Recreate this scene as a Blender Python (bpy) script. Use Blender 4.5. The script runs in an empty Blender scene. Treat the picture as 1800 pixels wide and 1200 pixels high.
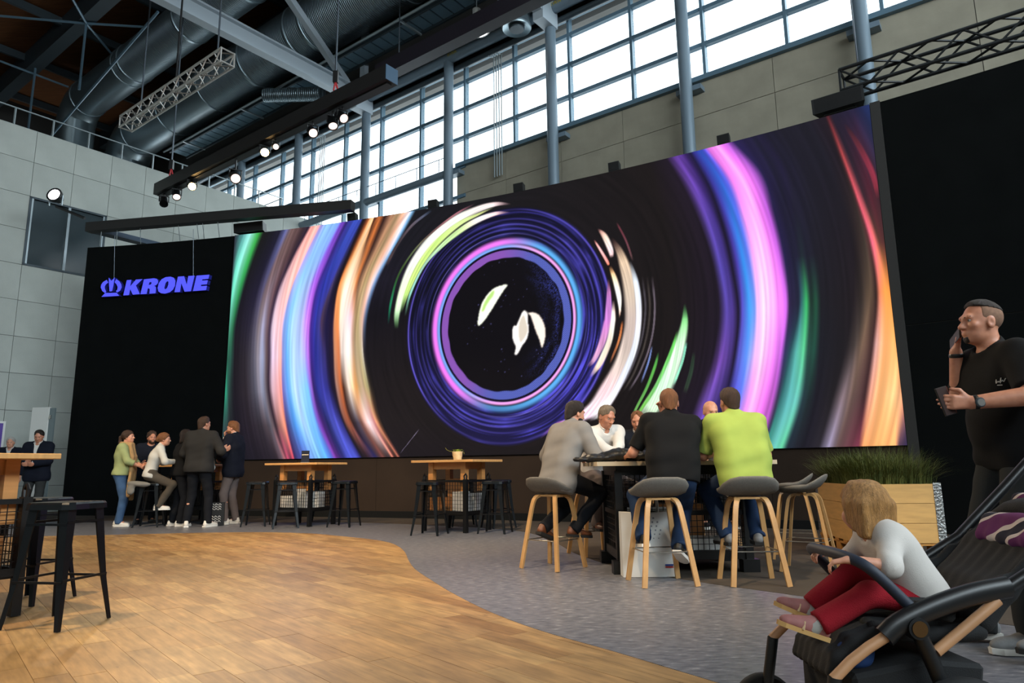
# Trade-fair hall with a curved LED wall, bar tables, visitors and a toddler in a stroller.
import bpy, bmesh, math, random
import numpy as np
from mathutils import Vector, Matrix

random.seed(7)
rng = np.random.default_rng(7)
SC = bpy.context.scene
COL = SC.collection
PI = math.pi

# ------------------------------------------------------------------ camera
PITCH, ROLL, EYE = math.radians(10.29), math.radians(-0.683), 0.94
_f = Vector((0, math.cos(PITCH), math.sin(PITCH)))
_u0 = Vector((0, -math.sin(PITCH), math.cos(PITCH)))
_r0 = Vector((1, 0, 0))
_r = _r0 * math.cos(ROLL) + _u0 * math.sin(ROLL)
_u = -_r0 * math.sin(ROLL) + _u0 * math.cos(ROLL)
cam_data = bpy.data.cameras.new('camera')
cam = bpy.data.objects.new('camera', cam_data)
COL.objects.link(cam)
cam.matrix_world = Matrix(((_r.x, _u.x, -_f.x, 0), (_r.y, _u.y, -_f.y, 0), (_r.z, _u.z, -_f.z, EYE), (0, 0, 0, 1)))
cam_data.sensor_width = 36.0
cam_data.lens = 1226.0 / 1800.0 * 36.0
cam_data.clip_end = 200
SC.camera = cam

# ------------------------------------------------------------------ hall frame: u along the window wall, v into the hall
KC = np.array([-7.164, 23.769, 0.0])
EU = np.array([0.7957, -0.6057, 0.0])
EV = np.array([-0.6057, -0.7957, 0.0])
def W(u, v, z=0.0):
    return KC + EU * u + EV * v + np.array([0, 0, z])
HALL_ROT = math.atan2(EU[1], EU[0])

# ------------------------------------------------------------------ sky, daylight, exposure
world = bpy.data.worlds.new('overcast_sky')
SC.world = world
world.use_nodes = True
_bg = world.node_tree.nodes['Background']
_bg.inputs[0].default_value = (0.90, 0.96, 1.0, 1)
_bg.inputs[1].default_value = 4.5
SC.view_settings.view_transform = 'Standard'
SC.view_settings.look = 'None'
SC.view_settings.exposure = 0.0
SC.view_settings.gamma = 1.0
SC.view_settings.use_curve_mapping = False

def area_light(name, loc, to, sx, sy, power, col, portal=False):
    d = bpy.data.lights.new(name, 'AREA')
    d.shape = 'RECTANGLE'; d.size = sx; d.size_y = sy; d.energy = power; d.color = col
    o = bpy.data.objects.new(name, d); COL.objects.link(o)
    o.location = loc
    o.rotation_euler = (Vector(to) - Vector(loc)).to_track_quat('-Z', 'Y').to_euler()
    if portal:
        d.cycles.is_portal = True
    return o
def spot_light(name, loc, to, power, col, deg=40, blend=0.6, r=0.06):
    d = bpy.data.lights.new(name, 'SPOT')
    d.energy = power; d.color = col; d.spot_size = math.radians(deg); d.spot_blend = blend; d.shadow_soft_size = r
    o = bpy.data.objects.new(name, d); COL.objects.link(o)
    o.location = loc
    o.rotation_euler = (Vector(to) - Vector(loc)).to_track_quat('-Z', 'Y').to_euler()
    return o
WARM = (1.0, 0.76, 0.50)
# sky light entering by the glazed band of the window wall
area_light('window_portal', W(8, -0.1, 10.4), W(8, 10, 10.4), 33, 6.4, 1, (1, 1, 1), portal=True)
# area lights added inside the closed hall walls, in place of unseen clerestory windows
area_light('added_daylight_right', W(33.5, 14, 11.5), W(0, 12, 7.0), 26, 4.5, 6000, (0.80, 0.93, 1.0))
area_light('added_daylight_front', W(14, 33.5, 11.5), W(12, 5, 4), 26, 4.5, 700, (0.85, 0.95, 1.0))

# ================================================================== helpers
def lin(c):
    c = c / 255.0
    return c / 12.92 if c <= 0.04045 else ((c + 0.055) / 1.055) ** 2.4
def rgb(r, g, b):
    return (lin(r), lin(g), lin(b), 1.0)

class NT:
    def __init__(self, name):
        self.m = bpy.data.materials.new(name)
        self.m.use_nodes = True
        self.t = self.m.node_tree
        self.b = self.t.nodes['Principled BSDF']
    def n(self, kind, **kw):
        x = self.t.nodes.new(kind)
        for k, v in kw.items():
            setattr(x, k, v)
        return x
    def l(self, a, b):
        self.t.links.new(a, b)

def mat(name, col, rough=0.6, metal=0.0, var=0.0, vscale=6.0, bump=0.0, bscale=60.0, stretch=None, col2=None, spec=0.5,
        emit=0.0, ecol=None, sheen=0.0, detail=4.0, coat=0.0):
    """Principled surface with optional procedural colour variation and relief."""
    q = NT(name)
    b = q.b
    c = rgb(*col)
    b.inputs['Base Color'].default_value = c
    b.inputs['Roughness'].default_value = rough
    b.inputs['Metallic'].default_value = metal
    b.inputs['Specular IOR Level'].default_value = spec
    if sheen:
        b.inputs['Sheen Weight'].default_value = sheen
    if coat:
        b.inputs['Coat Weight'].default_value = coat
    if emit:
        b.inputs['Emission Color'].default_value = rgb(*(ecol or col))
        b.inputs['Emission Strength'].default_value = emit
    if var or col2 or bump:
        tc = q.n('ShaderNodeTexCoord')
        mp = q.n('ShaderNodeMapping')
        if stretch:
            mp.inputs['Scale'].default_value = stretch
        q.l(tc.outputs['Object'], mp.inputs['Vector'])
    if var or col2:
        nz = q.n('ShaderNodeTexNoise')
        nz.inputs['Scale'].default_value = vscale
        nz.inputs['Detail'].default_value = detail
        q.l(mp.outputs['Vector'], nz.inputs['Vector'])
        rp = q.n('ShaderNodeValToRGB')
        lo, hi = rp.color_ramp.elements
        lo.position, hi.position = 0.3, 0.7
        if col2:
            lo.color, hi.color = c, rgb(*col2)
        else:
            lo.color = tuple(x * (1 - var) for x in c[:3]) + (1,)
            hi.color = tuple(min(1, x * (1 + var)) for x in c[:3]) + (1,)
        q.l(nz.outputs['Fac'], rp.inputs['Fac'])
        q.l(rp.outputs['Color'], b.inputs['Base Color'])
    if bump:
        nb = q.n('ShaderNodeTexNoise')
        nb.inputs['Scale'].default_value = bscale
        nb.inputs['Detail'].default_value = 3.0
        q.l(mp.outputs['Vector'], nb.inputs['Vector'])
        bp = q.n('ShaderNodeBump')
        bp.inputs['Strength'].default_value = bump
        bp.inputs['Distance'].default_value = 0.02
        q.l(nb.outputs['Fac'], bp.inputs['Height'])
        q.l(bp.outputs['Normal'], b.inputs['Normal'])
    return q.m

def emit_mat(name, col, strength):
    q = NT(name)
    e = q.n('ShaderNodeEmission')
    e.inputs[0].default_value = rgb(*col)
    e.inputs[1].default_value = strength
    q.l(e.outputs[0], q.t.nodes['Material Output'].inputs['Surface'])
    return q.m

def glass_mat(name, tint=(0.93, 0.97, 0.98), refl=0.08, rough=0.02):
    q = NT(name)
    tr = q.n('ShaderNodeBsdfTransparent'); tr.inputs[0].default_value = tint + (1,)
    gl = q.n('ShaderNodeBsdfGlossy'); gl.inputs[0].default_value = (1, 1, 1, 1); gl.inputs['Roughness'].default_value = rough
    fr = q.n('ShaderNodeLayerWeight'); fr.inputs[0].default_value = 0.5
    pw_ = q.n('ShaderNodeMath', operation='POWER'); pw_.inputs[1].default_value = 5.0
    ad = q.n('ShaderNodeMath', operation='MULTIPLY_ADD'); ad.inputs[1].default_value = 0.8; ad.inputs[2].default_value = refl * 0.5
    mx = q.n('ShaderNodeMixShader')
    q.l(fr.outputs['Facing'], pw_.inputs[0]); q.l(pw_.outputs[0], ad.inputs[0]); q.l(ad.outputs[0], mx.inputs[0])
    q.l(tr.outputs[0], mx.inputs[1]); q.l(gl.outputs[0], mx.inputs[2])
    q.l(mx.outputs[0], q.t.nodes['Material Output'].inputs['Surface'])
    return q.m

def nrm(v):
    v = np.asarray(v, float)
    return v / (np.linalg.norm(v) + 1e-12)

class MB:
    """Collects simple shapes and links them as ONE mesh object."""
    def __init__(self):
        self.v = []; self.f = []; self.mi = []; self.cur = 0
    def add(self, vs, fs):
        o = len(self.v)
        self.v.extend([tuple(map(float, p)) for p in vs])
        self.f.extend([tuple(i + o for i in q) for q in fs])
        self.mi.extend([self.cur] * len(fs))
        return self
    def box(self, c, s, ax=None):
        c = np.asarray(c, float); ax = np.eye(3) if ax is None else np.asarray(ax, float)
        h = np.asarray(s, float) / 2
        vs = [c + ax[0] * h[0] * i + ax[1] * h[1] * j + ax[2] * h[2] * k for i in (-1, 1) for j in (-1, 1) for k in (-1, 1)]
        return self.add(vs, [(0, 1, 3, 2), (4, 6, 7, 5), (0, 4, 5, 1), (2, 3, 7, 6), (0, 2, 6, 4), (1, 5, 7, 3)])
    def lo(self, a, b):
        a = np.asarray(a, float); b = np.asarray(b, float)
        return self.box((a + b) / 2, b - a)
    def bar(self, a, b, w, h=None, up=(0, 0, 1), taper=1.0):
        a = np.asarray(a, float); b = np.asarray(b, float); h = w if h is None else h
        d = nrm(b - a); s = np.cross(d, up)
        if np.linalg.norm(s) < 1e-6: s = np.cross(d, (0, 1, 0))
        s = nrm(s); t = np.cross(s, d)
        vs = []
        for p, k in ((a, 1.0), (b, taper)):
            for i, j in ((-1, -1), (1, -1), (1, 1), (-1, 1)):
                vs.append(p + s * i * w / 2 * k + t * j * h / 2 * k)
        return self.add(vs, [(0, 1, 2, 3), (7, 6, 5, 4), (0, 4, 5, 1), (1, 5, 6, 2), (2, 6, 7, 3), (3, 7, 4, 0)])
    def tube(self, pts, r, n=8, closed=False, flat=1.0, up0=None):
        P = [np.asarray(p, float) for p in pts]; m = len(P)
        R = [r] * m if np.isscalar(r) else list(r)
        vs = []; up = None
        for i in range(m):
            if closed: d = P[(i + 1) % m] - P[i - 1]
            else: d = P[min(i + 1, m - 1)] - P[max(i - 1, 0)]
            d = nrm(d)
            if up is None:
                up = np.array([0, 0, 1.0]) if up0 is None else np.asarray(up0, float)
                if abs(d @ up) > 0.95: up = np.array([1.0, 0, 0])
            s = nrm(np.cross(d, up)); up = np.cross(s, d)
            for k in range(n):
                a = 2 * PI * (k + 0.5) / n
                vs.append(P[i] + s * math.cos(a) * R[i] + up * math.sin(a) * R[i] * flat)
        fs = []
        for i in range(m if closed else m - 1):
            j = (i + 1) % m
            for k in range(n):
                k2 = (k + 1) % n
                fs.append((i * n + k, i * n + k2, j * n + k2, j * n + k))
        if not closed:
            fs.append(tuple(range(n))[::-1]); fs.append(tuple((m - 1) * n + k for k in range(n)))
        return self.add(vs, fs)
    def cyl(self, a, b, r, r2=None, n=12):
        return self.tube([a, b], [r, r if r2 is None else r2], n)
    def lathe(self, prof, n=16, c=(0, 0, 0), ax=None):
        c = np.asarray(c, float); ax = np.eye(3) if ax is None else np.asarray(ax, float)
        vs = []; m = len(prof)
        for r, z in prof:
            for k in range(n):
                a = 2 * PI * k / n
                vs.append(c + ax[0] * r * math.cos(a) + ax[1] * r * math.sin(a) + ax[2] * z)
        fs = []
        for i in range(m - 1):
            for k in range(n):
                k2 = (k + 1) % n
                fs.append((i * n + k, i * n + k2, (i + 1) * n + k2, (i + 1) * n + k))
        if prof[0][0] > 1e-6: fs.append(tuple(range(n))[::-1])
        if prof[-1][0] > 1e-6: fs.append(tuple((m - 1) * n + k for k in range(n)))
        return self.add(vs, fs)
    def ball(self, c, r, n=12, m=8, ax=None):
        r = np.asarray([r] * 3 if np.isscalar(r) else r, float)
        ax = np.eye(3) if ax is None else np.asarray(ax, float)
        c = np.asarray(c, float); vs = []; fs = []
        for i in range(m + 1):
            t = PI * i / m
            for k in range(n):
                a = 2 * PI * k / n
                q = np.array([math.sin(t) * math.cos(a), math.sin(t) * math.sin(a), -math.cos(t)]) * r
                vs.append(c + ax[0] * q[0] + ax[1] * q[1] + ax[2] * q[2])
        for i in range(m):
            for k in range(n):
                k2 = (k + 1) % n
                fs.append((i * n + k, i * n + k2, (i + 1) * n + k2, (i + 1) * n + k))
        return self.add(vs, fs)
    def prism(self, poly, fn0, fn1):
        """Extrude a 2-D outline between two placements of it."""
        n = len(poly)
        vs = [fn0(*p) for p in poly] + [fn1(*p) for p in poly]
        fs = [tuple(range(n))[::-1], tuple(range(n, 2 * n))]
        fs += [(i, (i + 1) % n, n + (i + 1) % n, n + i) for i in range(n)]
        return self.add(vs, fs)
    def build(self, name, mats, parent=None, smooth=False, bevel=0.0, sub=0, loc=None):
        me = bpy.data.meshes.new(name)
        me.from_pydata(self.v, [], self.f)
        mats = mats if isinstance(mats, (list, tuple)) else [mats]
        for m in mats: me.materials.append(m)
        if any(self.mi): me.polygons.foreach_set('material_index', self.mi)
        bm = bmesh.new(); bm.from_mesh(me)
        bmesh.ops.recalc_face_normals(bm, faces=bm.faces)
        if bevel:
            bmesh.ops.bevel(bm, geom=bm.edges[:], offset=bevel, segments=1, affect='EDGES', profile=0.5)
        bm.to_mesh(me); bm.free()
        if smooth:
            me.polygons.foreach_set('use_smooth', [True] * len(me.polygons))
            if smooth != 'all':
                try: me.set_sharp_from_angle(angle=math.radians(42))
                except Exception: pass
        o = bpy.data.objects.new(name, me); COL.objects.link(o)
        if parent is not None: o.parent = parent
        if loc is not None: o.location = loc
        if sub:
            md = o.modifiers.new('smooth', 'SUBSURF'); md.levels = sub; md.render_levels = sub
        return o

def thing(name, label, cat, loc=(0, 0, 0), rotz=0.0, group=None):
    o = bpy.data.objects.new(name, None); COL.objects.link(o)
    o.empty_display_size = 0.1
    o.location = tuple(map(float, loc)); o.rotation_euler = (0, 0, rotz)
    o['label'] = label; o['category'] = cat
    if group: o['group'] = group
    return o
def tag(o, label, cat, group=None):
    o['label'] = label; o['category'] = cat
    if group: o['group'] = group
    return o
def struct(o, label=None, cat=None):
    o['kind'] = 'structure'
    if label: o['label'] = label
    if cat: o['category'] = cat
    return o
def empty_struct(name, label=None, cat=None):
    o = bpy.data.objects.new(name, None); COL.objects.link(o)
    return struct(o, label, cat)
def copy_tree(root, loc=None, rotz=None, label=None, group=None, parent=None):
    r = root.copy(); COL.objects.link(r); r.parent = parent
    if loc is not None: r.location = tuple(map(float, loc))
    if rotz is not None: r.rotation_euler = (0, 0, rotz)
    if label: r['label'] = label
    if group: r['group'] = group
    for ch in root.children:
        copy_tree(ch, parent=r)
    return r
def inst(me_obj, name, parent, M=None, loc=None):
    """Another piece that shares the mesh of an earlier one."""
    o = bpy.data.objects.new(name, me_obj.data); COL.objects.link(o); o.parent = parent
    if M is not None: o.matrix_local = M
    if loc is not None: o.location = tuple(map(float, loc))
    return o
HAX = np.array([EU, EV, [0, 0, 1.0]])
def hbox(mb, u0, u1, v0, v1, z0, z1):
    """Box aligned with the hall walls."""
    return mb.box(W((u0 + u1) / 2, (v0 + v1) / 2, (z0 + z1) / 2), (abs(u1 - u0), abs(v1 - v0), abs(z1 - z0)), HAX)
def arcpts(a, b, c, n=8):
    """Quadratic Bezier through control b."""
    a, b, c = (np.asarray(x, float) for x in (a, b, c))
    return [a * (1 - t) ** 2 + 2 * b * t * (1 - t) + c * t * t for t in np.linspace(0, 1, n)]
def crom(pts, n=6, closed=False):
    """Catmull-Rom through the points."""
    P = [np.asarray(p, float) for p in pts]; m = len(P); out = []
    for i in range(m if closed else m - 1):
        p1, p2 = P[i], P[(i + 1) % m]
        p0 = P[i - 1] if (closed or i) else 2 * p1 - p2
        p3 = P[(i + 2) % m] if (closed or i + 2 < m) else 2 * p2 - p1
        for t in np.linspace(0, 1, n, endpoint=False):
            out.append(0.5 * ((2 * p1) + (-p0 + p2) * t + (2 * p0 - 5 * p1 + 4 * p2 - p3) * t * t + (-p0 + 3 * p1 - 3 * p2 + p3) * t ** 3))
    if not closed: out.append(P[-1])
    return out

# ================================================================== the hall
M = {}
M['concrete'] = mat('pale_concrete', (168, 172, 166), 0.85, var=0.10, vscale=1.3, bump=0.08, bscale=40)
M['concrete_dim'] = mat('ochre_grey_concrete', (150, 143, 126), 0.9, var=0.14, vscale=1.6, bump=0.08, bscale=30, detail=8)
M['joint'] = mat('dark_joint_core', (52, 50, 46), 0.9)  # dark colour of the core that shows between panels
M['slab'] = mat('hall_floor_screed', (70, 68, 66), 0.8, var=0.1)
M['steel_blue'] = mat('blue_grey_painted_steel', (96, 122, 138), 0.45, 0.2)
M['steel_grey'] = mat('grey_painted_column', (112, 128, 140), 0.42, 0.15)
M['steel_dark'] = mat('dark_grey_steel', (58, 68, 74), 0.5, 0.3)
M['steel_pale'] = mat('pale_grey_painted_beam', (168, 178, 186), 0.5, 0.05)
M['galv'] = mat('galvanised_sheet', (150, 160, 164), 0.34, 0.85, var=0.12, vscale=1.2)
M['galv_rail'] = mat('galvanised_rail', (165, 175, 178), 0.4, 0.7)
M['roofwood'] = mat('dark_timber_deck', (92, 56, 30), 0.8, var=0.25, vscale=3, stretch=(0.6, 8, 1), spec=0.2)
M['black'] = mat('black_powder_coat', (16, 17, 18), 0.42, 0.1)
M['blackmatte'] = mat('matt_black', (11, 12, 12), 0.85, spec=0.25)
M['glass'] = glass_mat('clear_window_glass')
M['soffit'] = mat('grey_eave_soffit', (120, 116, 110), 0.7, var=0.15, vscale=0.8)
M['white'] = mat('white_lacquer', (215, 215, 210), 0.5)

# --- floors
floor = struct(MB().lo((-30, -22, -0.3), (40, 34, -0.010)).build('floor', M['slab']))

q = NT('oak_plank_vinyl')
oi = q.n('ShaderNodeObjectInfo'); ge = q.n('ShaderNodeNewGeometry')
ad = q.n('ShaderNodeMath', operation='ADD'); fr = q.n('ShaderNodeMath', operation='FRACT')
q.l(oi.outputs['Random'], ad.inputs[0]); q.l(ge.outputs['Random Per Island'], ad.inputs[1]); q.l(ad.outputs[0], fr.inputs[0])
rp = q.n('ShaderNodeValToRGB')
for i, (p, c) in enumerate(((0.0, (138, 102, 60)), (0.3, (166, 128, 80)), (0.55, (150, 116, 74)), (0.8, (174, 138, 88)), (1.0, (144, 110, 68)))):
    e = rp.color_ramp.elements[i] if i < 2 else rp.color_ramp.elements.new(p)
    e.position = p; e.color = rgb(*c)
q.l(fr.outputs[0], rp.inputs['Fac'])
def _grain(space_out, sx, sy, scale, detail):
    m0 = q.n('ShaderNodeMapping'); m0.inputs['Rotation'].default_value = (0, 0, math.radians(50)); q.l(space_out, m0.inputs['Vector'])
    mp = q.n('ShaderNodeMapping'); mp.inputs['Scale'].default_value = (sx, sy, 1)
    q.l(m0.outputs[0], mp.inputs['Vector'])
    nz = q.n('ShaderNodeTexNoise'); nz.inputs['Scale'].default_value = scale; nz.inputs['Detail'].default_value = detail
    q.l(mp.outputs[0], nz.inputs['Vector'])
    return nz.outputs['Fac']
g1 = _grain(ge.outputs['Position'], 1.0, 9.0, 4.0, 8.0)
g2 = _grain(ge.outputs['Position'], 1.0, 2.6, 3.6, 4.0)
mr1 = q.n('ShaderNodeMapRange'); mr1.inputs['From Min'].default_value = 0.3; mr1.inputs['From Max'].default_value = 0.7
mr1.inputs['To Min'].default_value = 0.70; mr1.inputs['To Max'].default_value = 1.16; q.l(g1, mr1.inputs['Value'])
mr2 = q.n('ShaderNodeMapRange'); mr2.inputs['From Min'].default_value = 0.3; mr2.inputs['From Max'].default_value = 0.7
mr2.inputs['To Min'].default_value = 0.72; mr2.inputs['To Max'].default_value = 1.16; q.l(g2, mr2.inputs['Value'])
g3 = _grain(ge.outputs['Position'], 1.0, 2.4, 7.5, 2.0)
mr3 = q.n('ShaderNodeMapRange'); mr3.inputs['From Min'].default_value = 0.70; mr3.inputs['From Max'].default_value = 0.78; mr3.inputs['To Min'].default_value = 1.0; mr3.inputs['To Max'].default_value = 0.5; q.l(g3, mr3.inputs['Value'])
m12 = q.n('ShaderNodeMath', operation='MULTIPLY'); q.l(mr1.outputs[0], m12.inputs[0]); q.l(mr2.outputs[0], m12.inputs[1])
mu = q.n('ShaderNodeMath', operation='MULTIPLY'); q.l(m12.outputs[0], mu.inputs[0]); q.l(mr3.outputs[0], mu.inputs[1])
vm = q.n('ShaderNodeVectorMath', operation='SCALE'); q.l(rp.outputs[0], vm.inputs[0]); q.l(mu.outputs[0], vm.inputs['Scale'])
q.l(vm.outputs[0], q.b.inputs['Base Color'])
q.b.inputs['Roughness'].default_value = 0.42
q.b.inputs['Specular IOR Level'].default_value = 0.35
M['plank'] = q.m

PL, PWD, PA = 0.66, 0.145, math.radians(-50)
pd = np.array([math.cos(PA), math.sin(PA)]); pw = np.array([-math.sin(PA), math.cos(PA)])
WOOD_EDGE = [(-13, 11.0), (-9, 11.0), (-6.36, 11.11), (-5.38, 11.27), (-4.5, 11.33), (-3.77, 11.24), (-3.1, 10.95), (-2.51, 10.45), (-1.95, 9.9), (-1.58, 9.34), (-1.3, 8.5), (-1.11, 7.6),
             (-0.95, 6.95), (-0.71, 6.25), (-0.47, 5.6), (-0.17, 4.9), (0.15, 4.33), (0.51, 3.84), (0.87, 3.32), (1.3, 2.7), (1.9, 1.9), (3.2, 0.6), (6, -1.5)]
WE = np.array(crom(WOOD_EDGE, 5))
def wood_limit(y):
    """x of the wood/grey border at depth y."""
    E_ = WE[WE[:, 0] > -4.4]
    o = np.argsort(E_[:, 1])
    return float(np.interp(y, E_[o, 1], E_[o, 0]))
floor_wood = empty_struct('floor_wood', 'oak plank vinyl floor bounded by a curved edge', 'floor')
spots = []
for j in range(-90, 110):
    off = random.random() * PL
    for i in range(-26, 30):
        c = pd * (i * PL + off) + pw * (j * PWD)
        x, y = c
        if y < 1.2 or y > 12.0 or x < -0.86 * y - 1.6 or x > 3.6: continue
        if x > wood_limit(min(y, 10.8)) + 0.65: continue
        vis = 2.75 < y < 11.6 and -0.79 * y - 0.3 < x < wood_limit(min(y, 10.8)) + 0.25
        spots.append((0 if vis else 1, x * x + y * y, x, y))
spots.sort()
pm = MB().lo((-PL / 2 + 0.001, -PWD / 2 + 0.0009, -0.008), (PL / 2 - 0.001, PWD / 2 - 0.0009, 0.0))
first = None
rest = MB()
for k, (_, _, x, y) in enumerate(spots):
    if k < 290:
        if first is None:
            first = pm.build('plank', M['plank'], floor_wood)
            o = first
        else:
            o = inst(first, 'plank', floor_wood)
        o.location = (x, y, -0.0012 * (k % 2) * 0.5); o.rotation_euler = (0, 0, PA)
    else:
        rest.box((x, y, -0.004), (PL - 0.002, PWD - 0.002, 0.008), [[*pd, 0], [*pw, 0], [0, 0, 1]])
o = rest.build('far_planks', M['plank'], floor_wood); o['kind'] = 'stuff'

q = NT('grey_fleck_vinyl')
tc = q.n('ShaderNodeNewGeometry')
mp = q.n('ShaderNodeMapping'); mp.inputs['Rotation'].default_value = (0, 0, 0.5); mp.inputs['Scale'].default_value = (1, 2.2, 1); q.l(tc.outputs['Position'], mp.inputs['Vector'])
n1 = q.n('ShaderNodeTexNoise'); n1.inputs['Scale'].default_value = 14; n1.inputs['Detail'].default_value = 6; q.l(mp.outputs[0], n1.inputs['Vector'])
r1 = q.n('ShaderNodeValToRGB'); e = r1.color_ramp.elements
e[0].position = 0.32; e[0].color = rgb(80, 82, 89); e[1].position = 0.62; e[1].color = rgb(114, 114, 119)
e2 = e.new(0.72); e2.color = rgb(150, 150, 152)
q.l(n1.outputs['Fac'], r1.inputs['Fac']); q.l(r1.outputs[0], q.b.inputs['Base Color'])
q.b.inputs['Roughness'].default_value = 0.38; q.b.inputs['Specular IOR Level'].default_value = 0.4
M['vinyl'] = q.m
M['carpet'] = mat('taupe_needle_felt', (74, 67, 60), 0.95, var=0.12, vscale=3, bump=0.15, bscale=400, spec=0.1)
def sheet(name, border, closing, z0, z1, m):
    poly = [tuple(p) for p in border] + closing
    return MB().prism(poly, lambda x, y: (x, y, z0), lambda x, y: (x, y, z1)).build(name, m)
struct(sheet('floor_vinyl', WE, [(16, -1.5), (16, 18), (-13, 22)], -0.0075, 0.0015, M['vinyl']), 'grey flecked vinyl floor with a wavy border', 'floor')
CARPET = crom([(-12, 15.6), (-9.5, 14.7), (-6.5, 13.9), (-4.26, 13.31), (-2.73, 13.0), (-0.98, 11.93), (-0.03, 11.05), (0.37, 10.09), (0.55, 9.0), (0.7, 7.9), (1.05, 6.75), (1.55, 5.95), (1.96, 5.46), (2.35, 4.98), (2.87, 4.35), (3.6, 3.5), (5.5, 1.6), (8, 0)], 5)
struct(sheet('floor_carpet', CARPET, [(16, 0), (16, 18), (-12, 21.5)], -0.007, 0.004, M['carpet']), 'taupe carpet in front of the curved screen wall', 'floor')

# --- left inner wall of square concrete panels with a dark window
ROWS = [0.0, 0.65, 1.565, 2.48, 3.395, 4.31, 5.225, 6.14, 7.055, 7.97, 8.885, 9.75]
PANW = 0.9325
wall_left = empty_struct('wall_left', 'pale concrete wall of square panels', 'wall')
hbox(MB(), 0, 1, 0, 1, 0, 1)
mb = MB(); hbox(mb, -0.45, -0.035, -0.2, 6.69, 0, 9.74); hbox(mb, -0.45, -0.035, 8.57, 36, 0, 9.74)
hbox(mb, -0.45, -0.035, 6.69, 8.57, 0, 6.13); hbox(mb, -0.45, -0.035, 6.69, 8.57, 7.98, 9.74)
mb.build('wall_core', M['joint'], wall_left)
Rz = Matrix.Rotation(HALL_ROT, 4, 'Z')
row_mesh = {}
for k in range(-5, 8):                       # joints at v = 3.90 + k * PANW ...
    v0 = 3.90 + k * PANW
    if v0 + PANW < 0: continue
    for r in range(len(ROWS) - 1):
        if r in (7, 8) and -0.1 < v0 - 6.70 < 1.1: continue      # the window opening
        h = round(ROWS[r + 1] - ROWS[r], 3)
        if h not in row_mesh:
            row_mesh[h] = MB().lo((-0.035, -PANW / 2 + 0.005, 0.005), (0.0, PANW / 2 - 0.005, h - 0.005)).build('concrete_panel', M['concrete'], wall_left)
            o = row_mesh[h]
        else:
            o = inst(row_mesh[h], 'concrete_panel', wall_left)
        o.matrix_local = Matrix.Translation(W(random.uniform(0, 0.004), v0 + PANW / 2, ROWS[r])) @ Rz
mb = MB(); hbox(mb, -0.035, 0, 11.37, 36, 0, 9.75); mb.build('plain_concrete', M['concrete'], wall_left)

M['darkglass'] = mat('dark_reflective_glass', (52, 62, 66), 0.12, 0.0, spec=0.6, var=0.1, vscale=0.6)
M['alu'] = mat('brushed_aluminium', (150, 160, 165), 0.35, 0.8)
window_1 = empty_struct('window_1', 'dark two-pane window set in the concrete panel wall', 'window')
mb = MB()
for v0, v1, z0, z1 in ((6.70, 6.75, 6.14, 7.97), (8.515, 8.565, 6.14, 7.97), (6.70, 8.565, 6.14, 6.19), (6.70, 8.565, 7.92, 7.97)):
    hbox(mb, -0.12, 0.015, v0, v1, z0, z1)
mb.build('window_frame', M['steel_dark'], window_1)
mb = MB(); hbox(mb, -0.10, 0.02, 7.60, 7.66, 6.19, 7.92); mb.build('mullion', M['alu'], window_1)
mb = MB(); hbox(mb, -0.10, 0.012, 8.47, 8.51, 6.19, 7.92); hbox(mb, -0.10, 0.012, 6.755, 6.79, 6.19, 7.92); mb.build('inner_frame', M['alu'], window_1)
for v0, v1 in ((6.79, 7.60), (7.66, 8.47)):
    mb = MB(); hbox(mb, -0.07, -0.055, v0, v1, 6.19, 7.92); mb.build('pane', M['darkglass'], window_1)

# roof slab of the inner building and its railing
mb = MB(); hbox(mb, -16, -0.03, -0.2, 36, 9.5, 9.74)
struct(mb.build('trim_1', M['concrete']), 'flat roof edge of the concrete inner building', 'roof')
rail = thing('roof_railing', 'thin galvanised railing along the top of the concrete wall', 'railing', W(0, 0, 9.74))
def rel(p, base): return np.asarray(p) - np.asarray(base)
base = W(0, 0, 9.74)
for k in range(0, 13):
    v = 0.35 + k * PANW
    MB().bar(rel(W(-1.3, v, 9.74), base), rel(W(-1.3, v, 10.80), base), 0.035, 0.035).build('post', M['galv_rail'], rail)
for z in (10.8, 10.3):
    MB().tube([rel(W(-1.3, 0.3, z), base), rel(W(-1.3, 12.5, z), base)], 0.022, 6).build('rail', M['galv_rail'], rail)
MB().tube([rel(W(-1.3, 0.33, 10.8), base), rel(W(-2.9, 0.33, 10.8), base)], 0.022, 6).build('rail', M['galv_rail'], rail)

# --- window wall
wall_back = empty_struct('wall_back', 'tall hall wall of ochre-grey concrete under a glazed band', 'wall')
mb = MB(); hbox(mb, 7.02, 36, -0.35, -0.04, 0, 9.75); hbox(mb, -0.36, 7.02, -0.35, -0.04, 0, 6.0); hbox(mb, -16, -0.36, -0.35, -0.04, 0, 9.0); hbox(mb, -16, 36, -0.35, -0.02, 12.95, 18)
mb.build('wall_core', M['joint'], wall_back)
BAY = 3.69
COLU = [-7.74 + BAY * k for k in range(0, 9)]        # column centres
pp = None
for i in range(9):
    u0 = 7.02 + i * BAY / 2
    for r in range(4, 11):
        h = round(ROWS[r + 1] - ROWS[r], 3)
        key = ('b', h)
        if key not in row_mesh:
            row_mesh[key] = MB().lo((-BAY / 4 + 0.006, -0.04, 0.006), (BAY / 4 - 0.006, 0.0, h - 0.006)).build('concrete_panel', M['concrete_dim'], wall_back)
            o = row_mesh[key]
        else:
            o = inst(row_mesh[key], 'concrete_panel', wall_back)
        o.matrix_local = Matrix.Translation(W(u0 + BAY / 4, -random.uniform(0, 0.004), ROWS[r])) @ Rz @ Matrix.Rotation(PI, 4, 'Z')
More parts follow.
